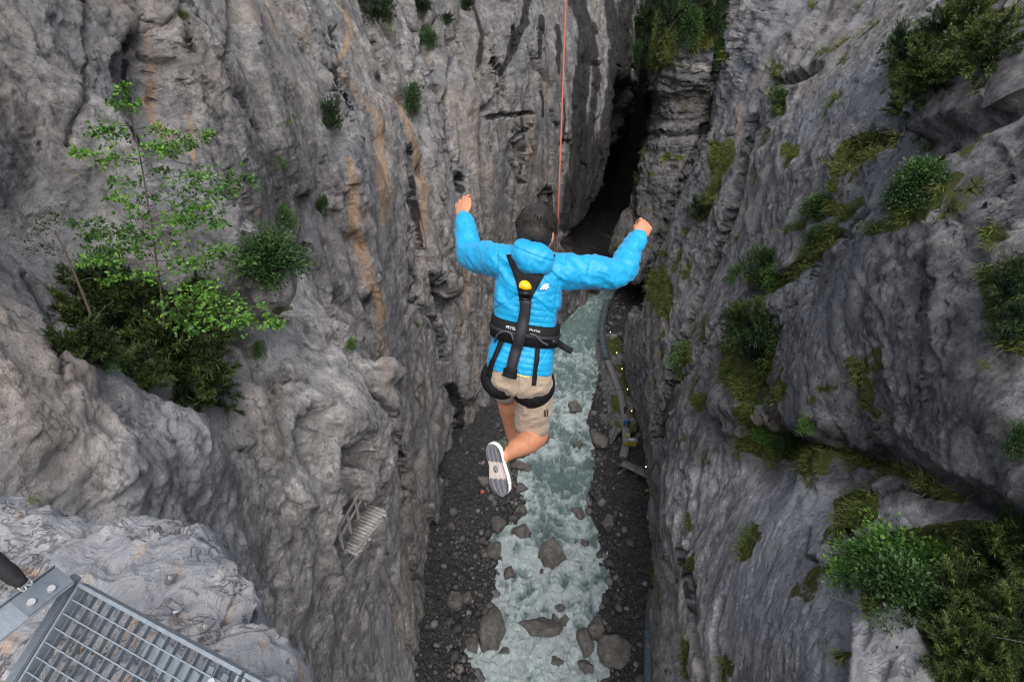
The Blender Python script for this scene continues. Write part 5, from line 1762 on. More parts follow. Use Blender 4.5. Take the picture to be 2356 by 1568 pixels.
# yellow tab, buckle
def pad(name, outline, mat, lift, thick, objs, parent_fn):
    c = np.mean(np.array(outline), 0)
    h = cast(c[0], c[1], objs)
    n_ = (h[2] * .4 + Vector((0, -CP, SP)) * .6).normalized()
    bm = bmesh.new()
    vs = []
    for x, y in outline:
        r_ = ray(x, y)
        t = (h[1] + n_ * lift - CAMO).dot(n_) / r_.dot(n_)
        vs.append(bm.verts.new(CAMO + r_ * t))
    f = bm.faces.new(vs)
    ex = bmesh.ops.extrude_face_region(bm, geom=[f])
    for g in ex['geom']:
        if isinstance(g, bmesh.types.BMVert): g.co += n_ * thick
    bmesh.ops.recalc_face_normals(bm, faces=bm.faces[:])
    bmesh.ops.bevel(bm, geom=[e for e in bm.edges], offset=min(thick * .3, .002), segments=2, affect='EDGES')
    return parent_fn(bm_obj(name, bm, mat, None, True))
M_YEL = plain('yellow_plastic', (.80, .43, .01), .4, 0, .06)
M_BUCK = plain('black_metal', (.02, .02, .022), .3, .6)
CLY = [jacket, yk, belt]
a = np.linspace(math.pi, 0, 12)
pad('attachment_tab', [(1208 + 14.5 * math.cos(t), 660 - 15 * math.sin(t) + 2.0 * math.cos(t)) for t in a] + [(1222, 666), (1208, 667), (1194, 662)], M_YEL, .004, .010, CLY, hp)
pad('buckle', [(1194, 668), (1222, 671), (1221, 684), (1193, 681)], M_BUCK, .004, .008, CLY, hp)
pad('buckle_bar', [(1197, 673), (1219, 675), (1218, 678), (1197, 676)], M_WEB, .014, .005, CLY, hp)
pad('buckle', [(1195, 683), (1220, 686), (1219, 693), (1195, 690)], M_BUCK, .004, .006, CLY, hp)
pad('hip_buckle', [(1268, 776), (1282, 778), (1281, 800), (1268, 798)], M_BUCK, .004, .012, CLB, hp)
# woven mark on the shoulder: half dome of three arcs
M_LOGO = plain('silver_print', (.62, .66, .68), .4)
hl = cast(1252, 658, [jacket])
ln = (hl[2] * .5 + Vector((0, -CP, SP)) * .5).normalized()
def mark(poly_pts, nm='shoulder_mark'):
    bm = bmesh.new()
    vs = []
    for x, y in poly_pts:
        r_ = ray(x, y)
        t = (hl[1] + ln * .0065 - CAMO).dot(ln) / r_.dot(ln)
        vs.append(bm.verts.new(CAMO + r_ * t))
    f = bm.faces.new(vs)
    ex = bmesh.ops.extrude_face_region(bm, geom=[f])
    for g in ex['geom']:
        if isinstance(g, bmesh.types.BMVert): g.co += ln * .0012
    bmesh.ops.recalc_face_normals(bm, faces=bm.faces[:])
    return bm_obj(nm, bm, M_LOGO)
lx0, ly0 = 1262.5, 666.0
for r0, r1 in ((4.2, 8.2), (9.4, 13.2), (14.4, 18.0)):
    aa = np.linspace(math.pi / 2, math.pi, 12)
    mk = mark([(lx0 + r1 * math.cos(t) * 1.08, ly0 - r1 * math.sin(t) * (.98 if r1 < 14 else .80)) for t in aa] + [(lx0 + r0 * math.cos(t) * 1.08, ly0 - r0 * math.sin(t) * (.98 if r1 < 14 else .80)) for t in aa[::-1]])
    pp(mk, jacket)
# belt lettering
def belt_text(s, px, py, size, mat):
    cu = bpy.data.curves.new('belt_lettering', 'FONT')
    cu.body = s; cu.size = size; cu.align_x = 'CENTER'; cu.align_y = 'CENTER'; cu.extrude = .0004
    to = bpy.data.objects.new('tmp', cu); COL.objects.link(to)
    me = bpy.data.meshes.new_from_object(to.evaluated_get(bpy.context.evaluated_depsgraph_get()))
    bpy.data.objects.remove(to)
    h = cast(px, py, [belt, jacket])
    n_ = (h[2] * .5 + Vector((0, -CP, SP)) * .5).normalized()
    x = (Rt - Ut * .12); x = (x - n_ * x.dot(n_)).normalized()
    y = n_.cross(x)
    m = Matrix((x, y, n_)).transposed().to_4x4()
    m.translation = h[1] + n_ * .010
    me.transform(m)
    me.materials.clear(); me.materials.append(mat)
    o = add('belt_lettering', me)
    return hp(o)
belt_text('PETZL', 1176, 754, .019, M_LOGO)
belt_text('FALCON', 1230, 760, .014, M_LOGO)
# yellow piping over the back pocket, dark prints on the leg
M_PIPE = plain('yellow_piping', (.75, .72, .20), .6)
o = ribbon('pocket_piping', [(1184, 859), (1200, 864), (1218, 868)], 2.6, M_PIPE, .004, .0015, 12, [shorts], None, 2); pp(o, shorts)
M_PRINT = plain('dark_print', (.02, .02, .022), .7)
for nm, pts, w_ in (('leg_print', [(1250, 917), (1260, 915)], 3), ('leg_print', [(1253, 943), (1254, 958)], 3.0), ('leg_print', [(1259, 942), (1259, 957)], 2.6)):
    o = ribbon(nm, pts, w_, M_PRINT, .004, .001, 6, [shorts], None, 2); pp(o, shorts)
# ---------------------------------------------------------------- shoes
M_OLIVE = NT('olive_knit')
k = M_OLIVE
wv = k.n('TexWave', wave_type='BANDS'); k.set(wv.inputs['Vector'], k.coord()); wv.inputs['Scale'].default_value = 60; wv.inputs['Distortion'].default_value = 2
k.set(k.b.inputs['Base Color'], k.ramp(wv.outputs['Fac'], [(.2, (.035, .042, .026)), (.8, (.075, .085, .052))]))
k.b.inputs['Roughness'].default_value = .85
k.set(k.b.inputs['Normal'], k.bump(wv.outputs['Fac'], .6, .002))
M_OLIVE = k.m
M_WHITE = plain('white_foam', (.80, .79, .77), .55, 0, .05)
M_RUBD = plain('dark_rubber', (.030, .030, .036), .6)
M_RUBL = plain('beige_rubber', (.42, .36, .32), .65)
M_LUGL = plain('grey_lug', (.22, .22, .24), .6)
M_TEAL = plain('teal_badge', (.05, .12, .14), .5)
def outline_sole(n=64):
    """half widths along the sole: s from heel 0 to toe 1 -> (left, right)"""
    s = np.linspace(0, 1, n)
    L = np.interp(s, [0, .03, .1, .22, .4, .6, .75, .88, .96, 1], [.004, .020, .031, .034, .027, .036, .043, .038, .024, .003])
    Rr = np.interp(s, [0, .03, .1, .22, .4, .6, .75, .88, .96, 1], [.004, .020, .031, .035, .037, .044, .045, .036, .020, .003])
    return s, L, Rr
def shoe(M4, LEN=.275):
    s, L, Rr = outline_sole()
    yy_ = (s - .5) * LEN
    L = L * 1.32; Rr = Rr * 1.32
    ring = np.concatenate([np.stack([Rr, yy_], 1), np.stack([-L, yy_], 1)[::-1]])
    n = len(ring)
    def lay(scale, z, toe=0):
        z_ = z + .018 * sstep(.65, 1, np.concatenate([s, s[::-1]])) ** 1.5 * (1)
        return np.stack([ring[:, 0] * scale, ring[:, 1] * (1 - (1 - scale) * .3), z_], 1)
    root = empty('shoe')
    parts_ = []
    def mk(nm, layers, mat, par, cap0=True, cap1=False, smooth=True):
        V = np.vstack(layers)
        F = [grid_faces(len(layers), n, True)]
        m = n // 2
        for on, base in ((cap0, 0), (cap1, (len(layers) - 1) * n)):
            if on:
                q = np.array([[base + i, base + i + 1, base + n - 2 - i, base + n - 1 - i] for i in range(m - 1)])
                F.append(q if base else q[:, ::-1])
        V4 = np.hstack([V, np.ones((len(V), 1))]) @ np.array(M4).T
        me = mesh_np(nm, V4[:, :3], np.vstack(F), mat, smooth)
        o = add(nm, me)
        parts_.append((o, par))
        return o
    sole = mk('midsole', [lay(.95, .001), lay(1.02, .006), lay(1.05, .016), lay(1.03, .026), lay(.96, .030)], M_WHITE, None, True, True)
    out = mk('outsole', [lay(.97, -.002), lay(.98, .004)], M_RUBL, None, True, False, False)
    def strip_mesh(nm, s0, s1, mat, zz, lugs, matl):
        # tread: a base plate and zigzag lugs
        m = (s > s0) & (s < s1)
        V, F, b_ = [], [], 0
        kk = np.nonzero(m)[0]
        A_ = np.stack([Rr[kk] * .955, yy_[kk], np.full(len(kk), zz)], 1); B_ = np.stack([-L[kk] * .955, yy_[kk], np.full(len(kk), zz)], 1)
        zt = .018 * sstep(.65, 1, s[kk]) ** 1.5
        A_[:, 2] += zt; B_[:, 2] += zt
        Vp = np.vstack([A_, B_]); q = len(kk)
        Fp = np.array([[i, q + i, q + i + 1, i + 1] for i in range(q - 1)])
        V4 = np.hstack([Vp, np.ones((len(Vp), 1))]) @ np.array(M4).T
        o1 = add(nm, mesh_np(nm, V4[:, :3], Fp, mat, False)); parts_.append((o1, 'outsole'))
        VV, FF, b_ = [], [], 0
        for r_ in np.linspace(s0 + .012, s1 - .012, lugs):
            wL = np.interp(r_, s, L) * .93; wR = np.interp(r_, s, Rr) * .93
            xs = np.linspace(-wL, wR, 15)
            zg = .0035 * (np.arange(15) % 4 - 1.5) * np.where((np.arange(15) // 4) % 2 == 0, 1, 1)
            zg = .0045 * np.abs((np.arange(15) % 4) - 2) - .0045
            yc = (r_ - .5) * LEN + zg
            zt = .018 * sstep(.65, 1, r_) ** 1.5
            t_ = .0014
            top = np.stack([xs, yc - t_, np.full(15, zz - .0022 + zt)], 1); top2 = np.stack([xs, yc + t_, np.full(15, zz - .0022 + zt)], 1)
            lo = top + [0, -.0006, .003]; lo2 = top2 + [0, .0006, .003]
            Vl = np.vstack([lo, top, top2, lo2]); VV.append(Vl)
            FF.append(grid_faces(4, 15) + b_); b_ += len(Vl)
        Vl = np.vstack(VV)
        V4 = np.hstack([Vl, np.ones((len(Vl), 1))]) @ np.array(M4).T
        o2 = add('tread_lugs', mesh_np('tread_lugs', V4[:, :3], np.vstack(FF), matl, False)); o2['kind'] = 'stuff'
        parts_.append((o2, 'outsole'))
    strip_mesh('heel_tread', .0, .33, M_RUBD, -.0035, 11, M_LUGL)
    strip_mesh('arch_tread', .335, .63, M_RUBL, -.0032, 9, plain('beige_lug', (.55, .48, .43), .6))
    strip_mesh('forefoot_tread', .635, 1.0, M_RUBD, -.0035, 13, M_LUGL)
    # badge
    a_ = np.linspace(0, 2 * math.pi, 24, endpoint=False)
    Vb = np.vstack([np.stack([.002 + .0125 * np.cos(a_), (.46 - .5) * LEN + .018 * np.sin(a_), np.full(24, z_)], 1) for z_ in (-.0010, -.0068)])
    Vb = np.vstack([Vb, [[.002, (.46 - .5) * LEN, -.0068]]])
    Fb = np.vstack([tri_fix(grid_faces(2, 24, True)), np.stack([np.full(24, 48), 24 + (np.arange(24) + 1) % 24, 24 + np.arange(24)], 1)])
    V4 = np.hstack([Vb, np.ones((len(Vb), 1))]) @ np.array(M4).T
    ob_ = add('badge', mesh_np('badge', V4[:, :3], Fb, M_TEAL, False)); parts_.append((ob_, 'outsole'))
    for y0_ in (-.006, .004):
        bm = bmesh.new()
        for (cx, cy, sx, sy) in ((.002, (.46 - .5) * LEN + y0_, .012, .0026), (.006, (.46 - .5) * LEN + y0_ + .003, .0025, .005)):
            box_bm(bm, cx, cy, -.0074, sx, sy, .0012)
        bm.transform(M4)
        parts_.append((bm_obj('badge_bar', bm, M_RUBL), 'outsole'))
    # knit upper: closes over the foot, opens at the ankle
    lays = [lay(.98, .024), lay(1.02, .034), lay(.98, .046)]
    for f, zt, sy, y0_ in ((.80, .062, .80, -.010), (.66, .075, .56, -.040), (.62, .088, .40, -.066), (.66, .100, .37, -.076), (.60, .101, .35, -.076)):
        lays.append(np.stack([ring[:, 0] * f * np.where(ring[:, 1] > .02, .9, 1), ring[:, 1] * sy + y0_, np.full(n, zt) + .004 * (ring[:, 1] < -.08)], 1))
    mk('upper', lays, M_OLIVE, None, False, True)
    # heel tab
    for o, par in parts_:
        if par is None: pp(o, None); o.parent = root
    outs = out
    for o, par in parts_:
        if par == 'outsole': o.parent = outs; o.matrix_parent_inverse = Matrix()
        else: o.parent = root; o.matrix_parent_inverse = Matrix()
    root.parent = person
    root.matrix_parent_inverse = PINV
    return root
# right shoe: heel up, toe down, sole turned to the photographer
heel, toe = W(1131, 1020, 2.845), W(1152, 1144, 2.90)
ctr = (heel + toe) / 2
yax = (toe - heel).normalized()
zax = (anR - ctr)                       # from sole into the foot
view = Vector((0, CP, -SP))
zax = (view * .86 + Vector((1, 0, 0)) * .50)
zax = (zax - yax * zax.dot(yax)).normalized()
xax = yax.cross(zax).normalized()
M4 = Matrix((xax, yax, zax)).transposed().to_4x4(); M4.translation = ctr
shoe(M4, (toe - heel).length)
heel = anL + Vector((0, -.03, -.085)); fw = Vector((.08, .75, -.65)).normalized()
zax = -(Vector((0, -.75, -.65))); zax = (Vector((0, .65, .75))); zax = (zax - fw * zax.dot(fw)).normalized()
M4 = Matrix((fw.cross(zax).normalized(), fw, zax)).transposed().to_4x4(); M4.translation = heel + fw * .10
shoe(M4, .275)
# ---------------------------------------------------------------- rope
M_ROPE = NT('salmon_rope')
k = M_ROPE
wv = k.n('TexWave', wave_type='BANDS', bands_direction='DIAGONAL'); k.set(wv.inputs['Vector'], k.coord()); wv.inputs['Scale'].default_value = 55
k.set(k.b.inputs['Base Color'], k.ramp(wv.outputs['Fac'], [(.3, (.42, .085, .055)), (.7, (.62, .18, .12))]))
k.b.inputs['Roughness'].default_value = .75
k.set(k.b.inputs['Normal'], k.bump(wv.outputs['Fac'], .5, .002))
M_ROPE = k.m
ra, rb_ = W(1279, 640, 3.02), W(1302, 0, 2.42)
rd = (rb_ - ra)
rope_pts = [ra, ra + rd * .5, rb_, ra + rd * 3, ra + rd * 9]
V_, F_ = tube_np(rope_pts, .0037, 8)
rope = tag(add('rope', mesh_np('rope', V_, F_, M_ROPE)), 'thin salmon red rope rising from the jumper past the top edge', 'rope')
# ================================================================== VEGETATION
def leaf_material(name, dark, mid, light, rough=.55, trans=.25):
    k = NT(name)
    at = k.attr('tint').outputs['Fac']
    nz = k.noise(k.coord(), 3.0, 3, .6)
    f = k.math('ADD', at, k.math('MULTIPLY', k.math('SUBTRACT', nz, .5), .5))
    col = k.ramp(f, [(0.05, dark), (.5, mid), (.95, light)])
    k.set(k.b.inputs['Base Color'], col)
    k.b.inputs['Roughness'].default_value = rough
    k.b.inputs['Specular IOR Level'].default_value = .35
    tr = k.n('BsdfTranslucent')
    k.set(tr.inputs['Color'], k.mix(1.0, col, (1.0, 1.25, .6), 'MULTIPLY'))
    mx = k.n('MixShader')
    mx.inputs[0].default_value = trans
    k.t.links.new(k.b.outputs[0], mx.inputs[1])
    k.t.links.new(tr.outputs[0], mx.inputs[2])
    k.t.links.new(mx.outputs[0], k.out.inputs[0])
    return k.m
M_LEAF = leaf_material('fresh_leaf', (.024, .070, .012), (.062, .160, .022), (.145, .29, .040))
M_LEAFD = leaf_material('deep_leaf', (.014, .040, .012), (.032, .078, .020), (.075, .14, .034))
M_NEED = leaf_material('needle', (.009, .019, .006), (.024, .042, .010), (.068, .092, .020), trans=.12)
M_PINE = leaf_material('dwarf_pine', (.008, .020, .008), (.018, .040, .015), (.045, .080, .025), trans=.1)
M_YEW = leaf_material('yellow_spruce', (.010, .020, .006), (.028, .050, .010), (.082, .118, .022), trans=.15)
M_GRASS = leaf_material('grass_blade', (.050, .070, .014), (.10, .145, .026), (.21, .19, .060), trans=.2)
M_BARK = plain('thin_bark', (.055, .042, .034), .9, 0, .4, 40, .01)
M_DEAD = plain('dead_twig', (.13, .11, .095), .9, 0, .3, 40)
class Fol:
    """collects leaves (quads) and twigs (tubes)"""
    def __init__(self):
        self.V, self.F, self.T, self.n = [], [], [], 0
    def leaves(self, C, D, N, L, Wd, tint, fold=.0):
        """C centres (n,3), D along-leaf dirs, N normals; L, Wd lengths; diamond leaf"""
        D = D / (np.linalg.norm(D, axis=1)[:, None] + 1e-9)
        S = np.cross(D, N); S /= np.linalg.norm(S, axis=1)[:, None] + 1e-9
        Nn = np.cross(S, D)
        L = np.broadcast_to(L, (len(C),))[:, None]; Wd = np.broadcast_to(Wd, (len(C),))[:, None]
        a = C
        b = C + D * L * .45 + S * Wd * .5 + Nn * L * fold
        c = C + D * L - Nn * L * .12
        d = C + D * L * .45 - S * Wd * .5 + Nn * L * fold
        V = np.stack([a, b, c, d], 1).reshape(-1, 3)
        F = np.arange(len(V)).reshape(-1, 4) + self.n
        self.V.append(V); self.F.append(F); self.n += len(V)
        self.T.append(np.repeat(np.clip(tint, 0, 1), 4))
    def mesh(self, name, mat):
        return mesh_np(name, np.vstack(self.V), np.vstack(self.F), mat, False, {'tint': np.concatenate(self.T)})
def runit(n):
    v = rng.normal(size=(n, 3))
    return v / np.linalg.norm(v, axis=1)[:, None]
def wood_mesh(name, tubes, mat):
    VV, FF, b = [], [], 0
    for pts, r0, r1, seg in tubes:
        P = spline(pts, seg)
        V, F = tube_np(P, np.linspace(r0, r1, seg), 6)
        VV.append(V); FF.append(F + b); b += len(V)
    return mesh_np(name, np.vstack(VV), np.vstack(FF), mat)
bpy.context.view_layer.update()
DG = bpy.context.evaluated_depsgraph_get()
def on_rock(px, py, which=None):
    d = ray(px, py)
    best = None
    for o in ([which] if which else [cliff_l, cliff_r, outcrop]):
        r_ = o.ray_cast(CAMO, d)
        if r_[0]:
            t = (r_[1] - CAMO).length
            if best is None or t < best[0]: best = (t, r_[1], r_[2])
    if best is None: return W(px, py, 15), Vector((0, -1, .2))
    n = best[2]
    if n.dot(d) > 0: n = -n
    return best[1], n
def depth_of(p): return (p - CAMO).dot(Vector((0, CP, -SP)))

# ---------------------------------------------------------------- sapling on the left ledge
def sapling():
    T0 = 13.6
    tr_px = [(378, 760), (375, 715), (366, 640), (352, 545), (336, 440), (318, 340), (301, 270), (286, 222), (280, 205)]
    trunk = [W(x, y, T0) for x, y in tr_px]
    base = trunk[0]
    root = empty('young_tree', base)
    tag(root, 'slender young broadleaf tree with tiered bright green leaves on the left ledge', 'tree')
    P = spline(trunk, 60)
    def at_y(py):
        _, q, _ = proj(P)
        return Vector(P[int(np.argmin(np.abs(q - py)))])
    tubes = [(trunk, .030, .006, 40)]
    fol = Fol()
    br = [(300, 379, 298), (285, 216, 304), (330, 250, 300), (374, 168, 350), (380, 225, 372), (350, 481, 309), (375, 440, 330), (420, 476, 401), (440, 260, 412), (470, 254, 455), (470, 573, 412), (500, 540, 440), (520, 503, 514), (540, 168, 514), (545, 200, 545), (600, 189, 601), (560, 470, 480),
          (620, 584, 596), (640, 520, 570), (640, 243, 650), (600, 300, 520), (500, 420, 500), (660, 487, 682), (690, 638, 747), (680, 560, 735), (250, 320, 245), (235, 262, 240), (225, 288, 196), (690, 444, 763), (630, 330, 640), (580, 400, 560), (340, 380, 350), (400, 380, 395), (520, 300, 470), (570, 250, 580), (600, 450, 610), (450, 350, 455)]
    for (ty, x, y) in br:
        a = at_y(ty)
        tip = W(x, y, T0 + random.uniform(-.9, .7))
        mid = a.lerp(tip, .5) + Vector((0, 0, random.uniform(.02, .14))) * (tip - a).length * .5
        tubes.append(([a, mid, tip], .009, .002, 10))
        B = spline([a, mid, tip], 20)
        L = (tip - a).length
        nl = int(44 * max(.45, L))
        t = rng.uniform(.22, 1.04, nl) ** .8
        C = np.stack([np.interp(t, np.linspace(0, 1, 20), B[:, i]) for i in range(3)], 1)
        sp = .05 + .12 * np.sin(np.clip(t, 0, 1) * np.pi)[:, None] * max(.6, L)
        off = rng.normal(size=(nl, 3)) * sp * [1, 1, .5]
        for kx in range(0, nl, 3):
            pass
        C = C + off
        ax = A3((tip - a).normalized())
        D = ax * .7 + rng.normal(size=(nl, 3)) * .55 + off * 3
        N = np.array([0, -.25, 1.0]) + rng.normal(size=(nl, 3)) * .45
        tone = .45 + .34 * random.uniform(-1, 1)
        # each tuft: three leaves from one bud
        for rep in range(3):
            fol.leaves(C + rng.normal(size=(nl, 3)) * .025, D + rng.normal(size=(nl, 3)) * .5, N + rng.normal(size=(nl, 3)) * .3, rng.uniform(.08, .13, nl), rng.uniform(.05, .08, nl), tone + rng.normal(size=nl) * .2, .06)
    o = add('trunk', wood_mesh('trunk', tubes, M_BARK), root); o.matrix_parent_inverse = Matrix.Translation(base).inverted()
    o = add('crown', fol.mesh('crown', M_LEAF), root); o.matrix_parent_inverse = Matrix.Translation(base).inverted(); o['kind'] = 'stuff'
sapling()
def dead_stem():
    pts = [W(246, 838, 12.2), W(215, 740, 12.2), W(180, 650, 12.2), W(150, 580, 12.2), W(128, 535, 12.2), W(140, 500, 12.2)]
    root = empty('bare_sapling', pts[0])
    tag(root, 'leaning thin dark trunk with sparse dry twigs, left of the young tree', 'tree')
    tubes = [(pts[:5], .036, .016, 30)]
    tw = []
    fol = Fol()
    for (y0, tx, ty) in [(4, 40, 548), (4, 75, 520), (4, 95, 505), (3, 190, 600), (3, 215, 560), (2, 235, 640), (3, 90, 560), (4, 150, 470), (4, 120, 480), (2, 140, 640), (1, 250, 720), (1, 265, 690), (3, 60, 575)]:
        a = pts[y0]
        tip = W(tx, ty, 12.2 + random.uniform(-.5, .5))
        tw.append(([a, a.lerp(tip, .5) + Vector((0, 0, .06)), tip], .006, .002, 8))
        if tx < 160:
            n = 46
            t = rng.uniform(.3, 1, n)[:, None]
            C = A3(a) * (1 - t) + A3(tip) * t + rng.normal(size=(n, 3)) * .06
            fol.leaves(C, runit(n) + A3((tip - a).normalized()), runit(n), .07, .03, .35 + rng.normal(size=n) * .25)
    iv = Matrix.Translation(pts[0]).inverted()
    for nm, me in (('trunk', wood_mesh('trunk', tubes, M_BARK)), ('twigs', wood_mesh('twigs', tw, M_DEAD)), ('crown', fol.mesh('crown', M_NEED))):
        o = add(nm, me, root); o.matrix_parent_inverse = iv
        if nm != 'trunk': o['kind'] = 'stuff'
dead_stem()

# ---------------------------------------------------------------- shrub makers (unit size: about 1 m across)
def conifer_bush(seed, n_br=46, mat=M_NEED, need=.06, spray=26, flat=.55, up=.35):
    global rng
    rng = np.random.default_rng(seed); random.seed(seed)
    fol = Fol(); tubes = []
    for i in range(n_br):
        a = random.uniform(0, 2 * math.pi)
        el = random.uniform(-.15, 1.25)
        d = Vector((math.cos(a) * math.cos(el), math.sin(a) * math.cos(el), math.sin(el) * .9 + up * .3)).normalized()
        L = random.uniform(.34, .56)
        b0 = Vector((0, 0, random.uniform(0, .25)))
        tip = b0 + d * L
        mid = b0.lerp(tip, .5) + Vector((0, 0, .05))
        if i < 14: tubes.append(([b0, mid, tip], .010, .003, 6))
        B = spline([b0, mid, tip], 12)
        # side sprays: flat fans of short needles
        ns = 9
        tone = random.uniform(.1, .75)
        side = d.cross(Vector((0, 0, 1)))
        if side.length < .1: side = Vector((1, 0, 0))
        side.normalize()
        for s_ in range(ns):
            t = .3 + .7 * s_ / (ns - 1)
            c = Vector(B[min(11, int(t * 11))])
            sd = (d * .75 + side * random.uniform(-1, 1) + Vector((0, 0, random.uniform(-.15, .3)))).normalized()
            n = spray
            tt = rng.uniform(0, 1, n)[:, None]
            ll = random.uniform(.07, .14)
            C = A3(c) + A3(sd) * tt * ll
            D = A3(sd) * 1.0 + rng.normal(size=(n, 3)) * .55
            N = np.array([0, 0, 1.0]) + rng.normal(size=(n, 3)) * .4
            fol.leaves(C, D, N, need * rng.uniform(.6, 1.3, n), need * .16, tone + .25 * tt[:, 0] + rng.normal(size=n) * .12)
    return wood_mesh('stems', tubes, M_BARK), fol.mesh('foliage', mat)
def leafy_bush(seed, n_cl=64, mat=M_LEAFD, leaf=.055, per=46, flat=.7):
    global rng
    rng = np.random.default_rng(seed); random.seed(seed)
    fol = Fol(); tubes = []
    for i in range(n_cl):
        a = random.uniform(0, 2 * math.pi); el = random.uniform(-.3, 1.4)
        r_ = random.uniform(.22, .46)
        c = Vector((math.cos(a) * math.cos(el) * r_, math.sin(a) * math.cos(el) * r_, math.sin(el) * r_ * 1.1 + .12))
        if i < 12: tubes.append(([Vector((0, 0, -.05)), c * .5 + Vector((0, 0, .05)), c], .010, .002, 6))
        n = per
        off = rng.normal(size=(n, 3)) * np.array([.085, .085, .06])
        D = off * 6 + A3(c) * 1.2 + rng.normal(size=(n, 3)) * .4
        N = np.array([0, 0, 1.0]) + rng.normal(size=(n, 3)) * .5
        tone = random.uniform(.15, .7)
        fol.leaves(A3(c) + off, D, N, leaf * rng.uniform(.7, 1.3, n), leaf * .62, tone + off[:, 2] * 2.0 + rng.normal(size=n) * .15, .05)
    return wood_mesh('stems', tubes, M_BARK), fol.mesh('foliage', mat)
def grass_tuft(seed, n=240, mat=M_GRASS):
    global rng
    rng = np.random.default_rng(seed); random.seed(seed)
    fol = Fol()
    root = rng.normal(size=(n, 3)) * [.16, .16, .02]
    D = rng.normal(size=(n, 3)) * [.5, .5, .2] + [0, 0, .8] + root * 2
    L = rng.uniform(.18, .42, n)
    tone = rng.uniform(.15, .9, n)
    D /= np.linalg.norm(D, axis=1)[:, None]
    fol.leaves(root, D, runit(n), L * .6, .018, tone)
    D2 = D + np.array([0, 0, -.9]); D2 /= np.linalg.norm(D2, axis=1)[:, None]
    fol.leaves(root + D * (L * .5)[:, None], D2, runit(n), L * .6, .014, tone + .1)
    return None, fol.mesh('blades', mat)
PROTO = {
    'spruce': [conifer_bush(21, 80, M_NEED, .070, 44), conifer_bush(22, 80, M_NEED, .070, 44)],
    'pine': [conifer_bush(31, 40, M_PINE, .075, 22), conifer_bush(32, 40, M_PINE, .075, 22)],
    'yew': [conifer_bush(41, 56, M_YEW, .06, 36), conifer_bush(42, 56, M_YEW, .06, 36)],
    'leafy': [leafy_bush(51), leafy_bush(52), leafy_bush(53)],
    'fresh': [leafy_bush(61, 40, M_LEAF, .05, 40), leafy_bush(62, 40, M_LEAF, .05, 40)],
    'tuft': [grass_tuft(71), grass_tuft(72), grass_tuft(73)],
}
random.seed(99)
def plant(kind, px, py, wpx, hpx, label, name=None, group=None, sink=.12, cliff=None, tilt=None, back=0.0):
    """a shrub whose middle shows at (px, py), wpx by hpx in the photograph"""
    foot, n = on_rock(px, py + hpx * .38, cliff)
    t = depth_of(foot)
    sx = wpx / FPX * t; sz = hpx / FPX * t
    stem, fo = PROTO[kind][random.randrange(len(PROTO[kind]))]
    nm = name or {'spruce': 'conifer_bush', 'pine': 'dwarf_pine', 'yew': 'spruce_bush', 'leafy': 'leafy_shrub', 'fresh': 'leafy_shrub', 'tuft': 'grass_tuft'}[kind]
    cat = {'spruce': 'bush', 'pine': 'bush', 'yew': 'bush', 'leafy': 'shrub', 'fresh': 'shrub', 'tuft': 'grass'}[kind]
    root = empty(nm, foot - n * sink * sx)
    up = (Vector((0, 0, 1)) + n * .35).normalized() if tilt is None else Vector(tilt).normalized()
    qt = up.to_track_quat('Z', 'Y')
    root.rotation_euler = (qt.to_matrix() @ Matrix.Rotation(random.uniform(0, 6.28), 3, 'Z')).to_euler()
    dsc = .95 if kind != 'tuft' else .75
    root.scale = (sx * dsc * 1.25, sx * dsc * 1.05, sz * 1.5)
    tag(root, label, cat, group)
    if stem is not None: add('stems', stem, root)['kind'] = 'stuff'
    add('foliage' if kind != 'tuft' else 'blades', fo, root)['kind'] = 'stuff'
    return root
# left ledge
plant('spruce', 290, 720, 200, 170, 'dark conifer bush right behind the leaning bare trunk', tilt=(.1, -.1, 1))
plant('spruce', 400, 790, 250, 190, 'widest dark conifer bush filling the left ledge under the young tree', tilt=(.1, -.1, 1))
plant('spruce', 470, 880, 150, 130, 'lowest conifer bush at the right end of the left ledge', tilt=(.15, -.1, 1))
plant('spruce', 330, 850, 150, 90, 'conifer bush right behind the pale rim in the middle of the left ledge', tilt=(.1, -.1, 1))
plant('spruce', 430, 700, 150, 120, 'upper conifer bush behind the stem of the young tree', tilt=(.1, -.1, 1))
plant('spruce', 225, 800, 120, 110, 'small conifer bush at the left foot of the leaning bare trunk', tilt=(0, -.1, 1))
plant('fresh', 245, 835, 60, 40, 'small bright shrub on the rim below the leaning bare trunk')
plant('fresh', 500, 690, 130, 120, 'pale green shrub right of the young tree stem')
plant('fresh', 250, 615, 110, 120, 'light green shrub between the two thin trunks')
plant('leafy', 640, 575, 150, 100, 'dense leafy shrub on the rounded shoulder of the left cliff')
plant('leafy', 610, 590, 110, 80, 'left half of the leafy growth on the rounded shoulder')
plant('fresh', 655, 500, 60, 60, 'thin light shrub just above the shoulder shrub')
plant('tuft', 652, 722, 60, 36, 'grass tuft in the hollow of the left shoulder', 'grass_tuft')
plant('tuft', 515, 930, 60, 40, 'grass tuft hanging off the right end of the left ledge')
plant('tuft', 752, 1078, 44, 16, 'flat grass tuft on the lip between the two hollows')
plant('fresh', 808, 790, 28, 40, 'small pale plant in the cleft below the shoulder')
plant('fresh', 600, 800, 40, 50, 'thin pale plant on the face below the shoulder')
plant('pine', 762, 275, 44, 84, 'upright dark shrub clinging to the left cliff beside ochre streak')
plant('tuft', 660, 272, 30, 30, 'green tuft left of the upright dark shrub')
plant('pine', 872, 30, 60, 80, 'dark shrub at the top of the left cliff near the top edge')
plant('leafy', 945, 235, 46, 70, 'leafy shrub on the rib above the dark ochre streak')
plant('leafy', 990, 90, 40, 40, 'small green shrub in the corner of the back wall')
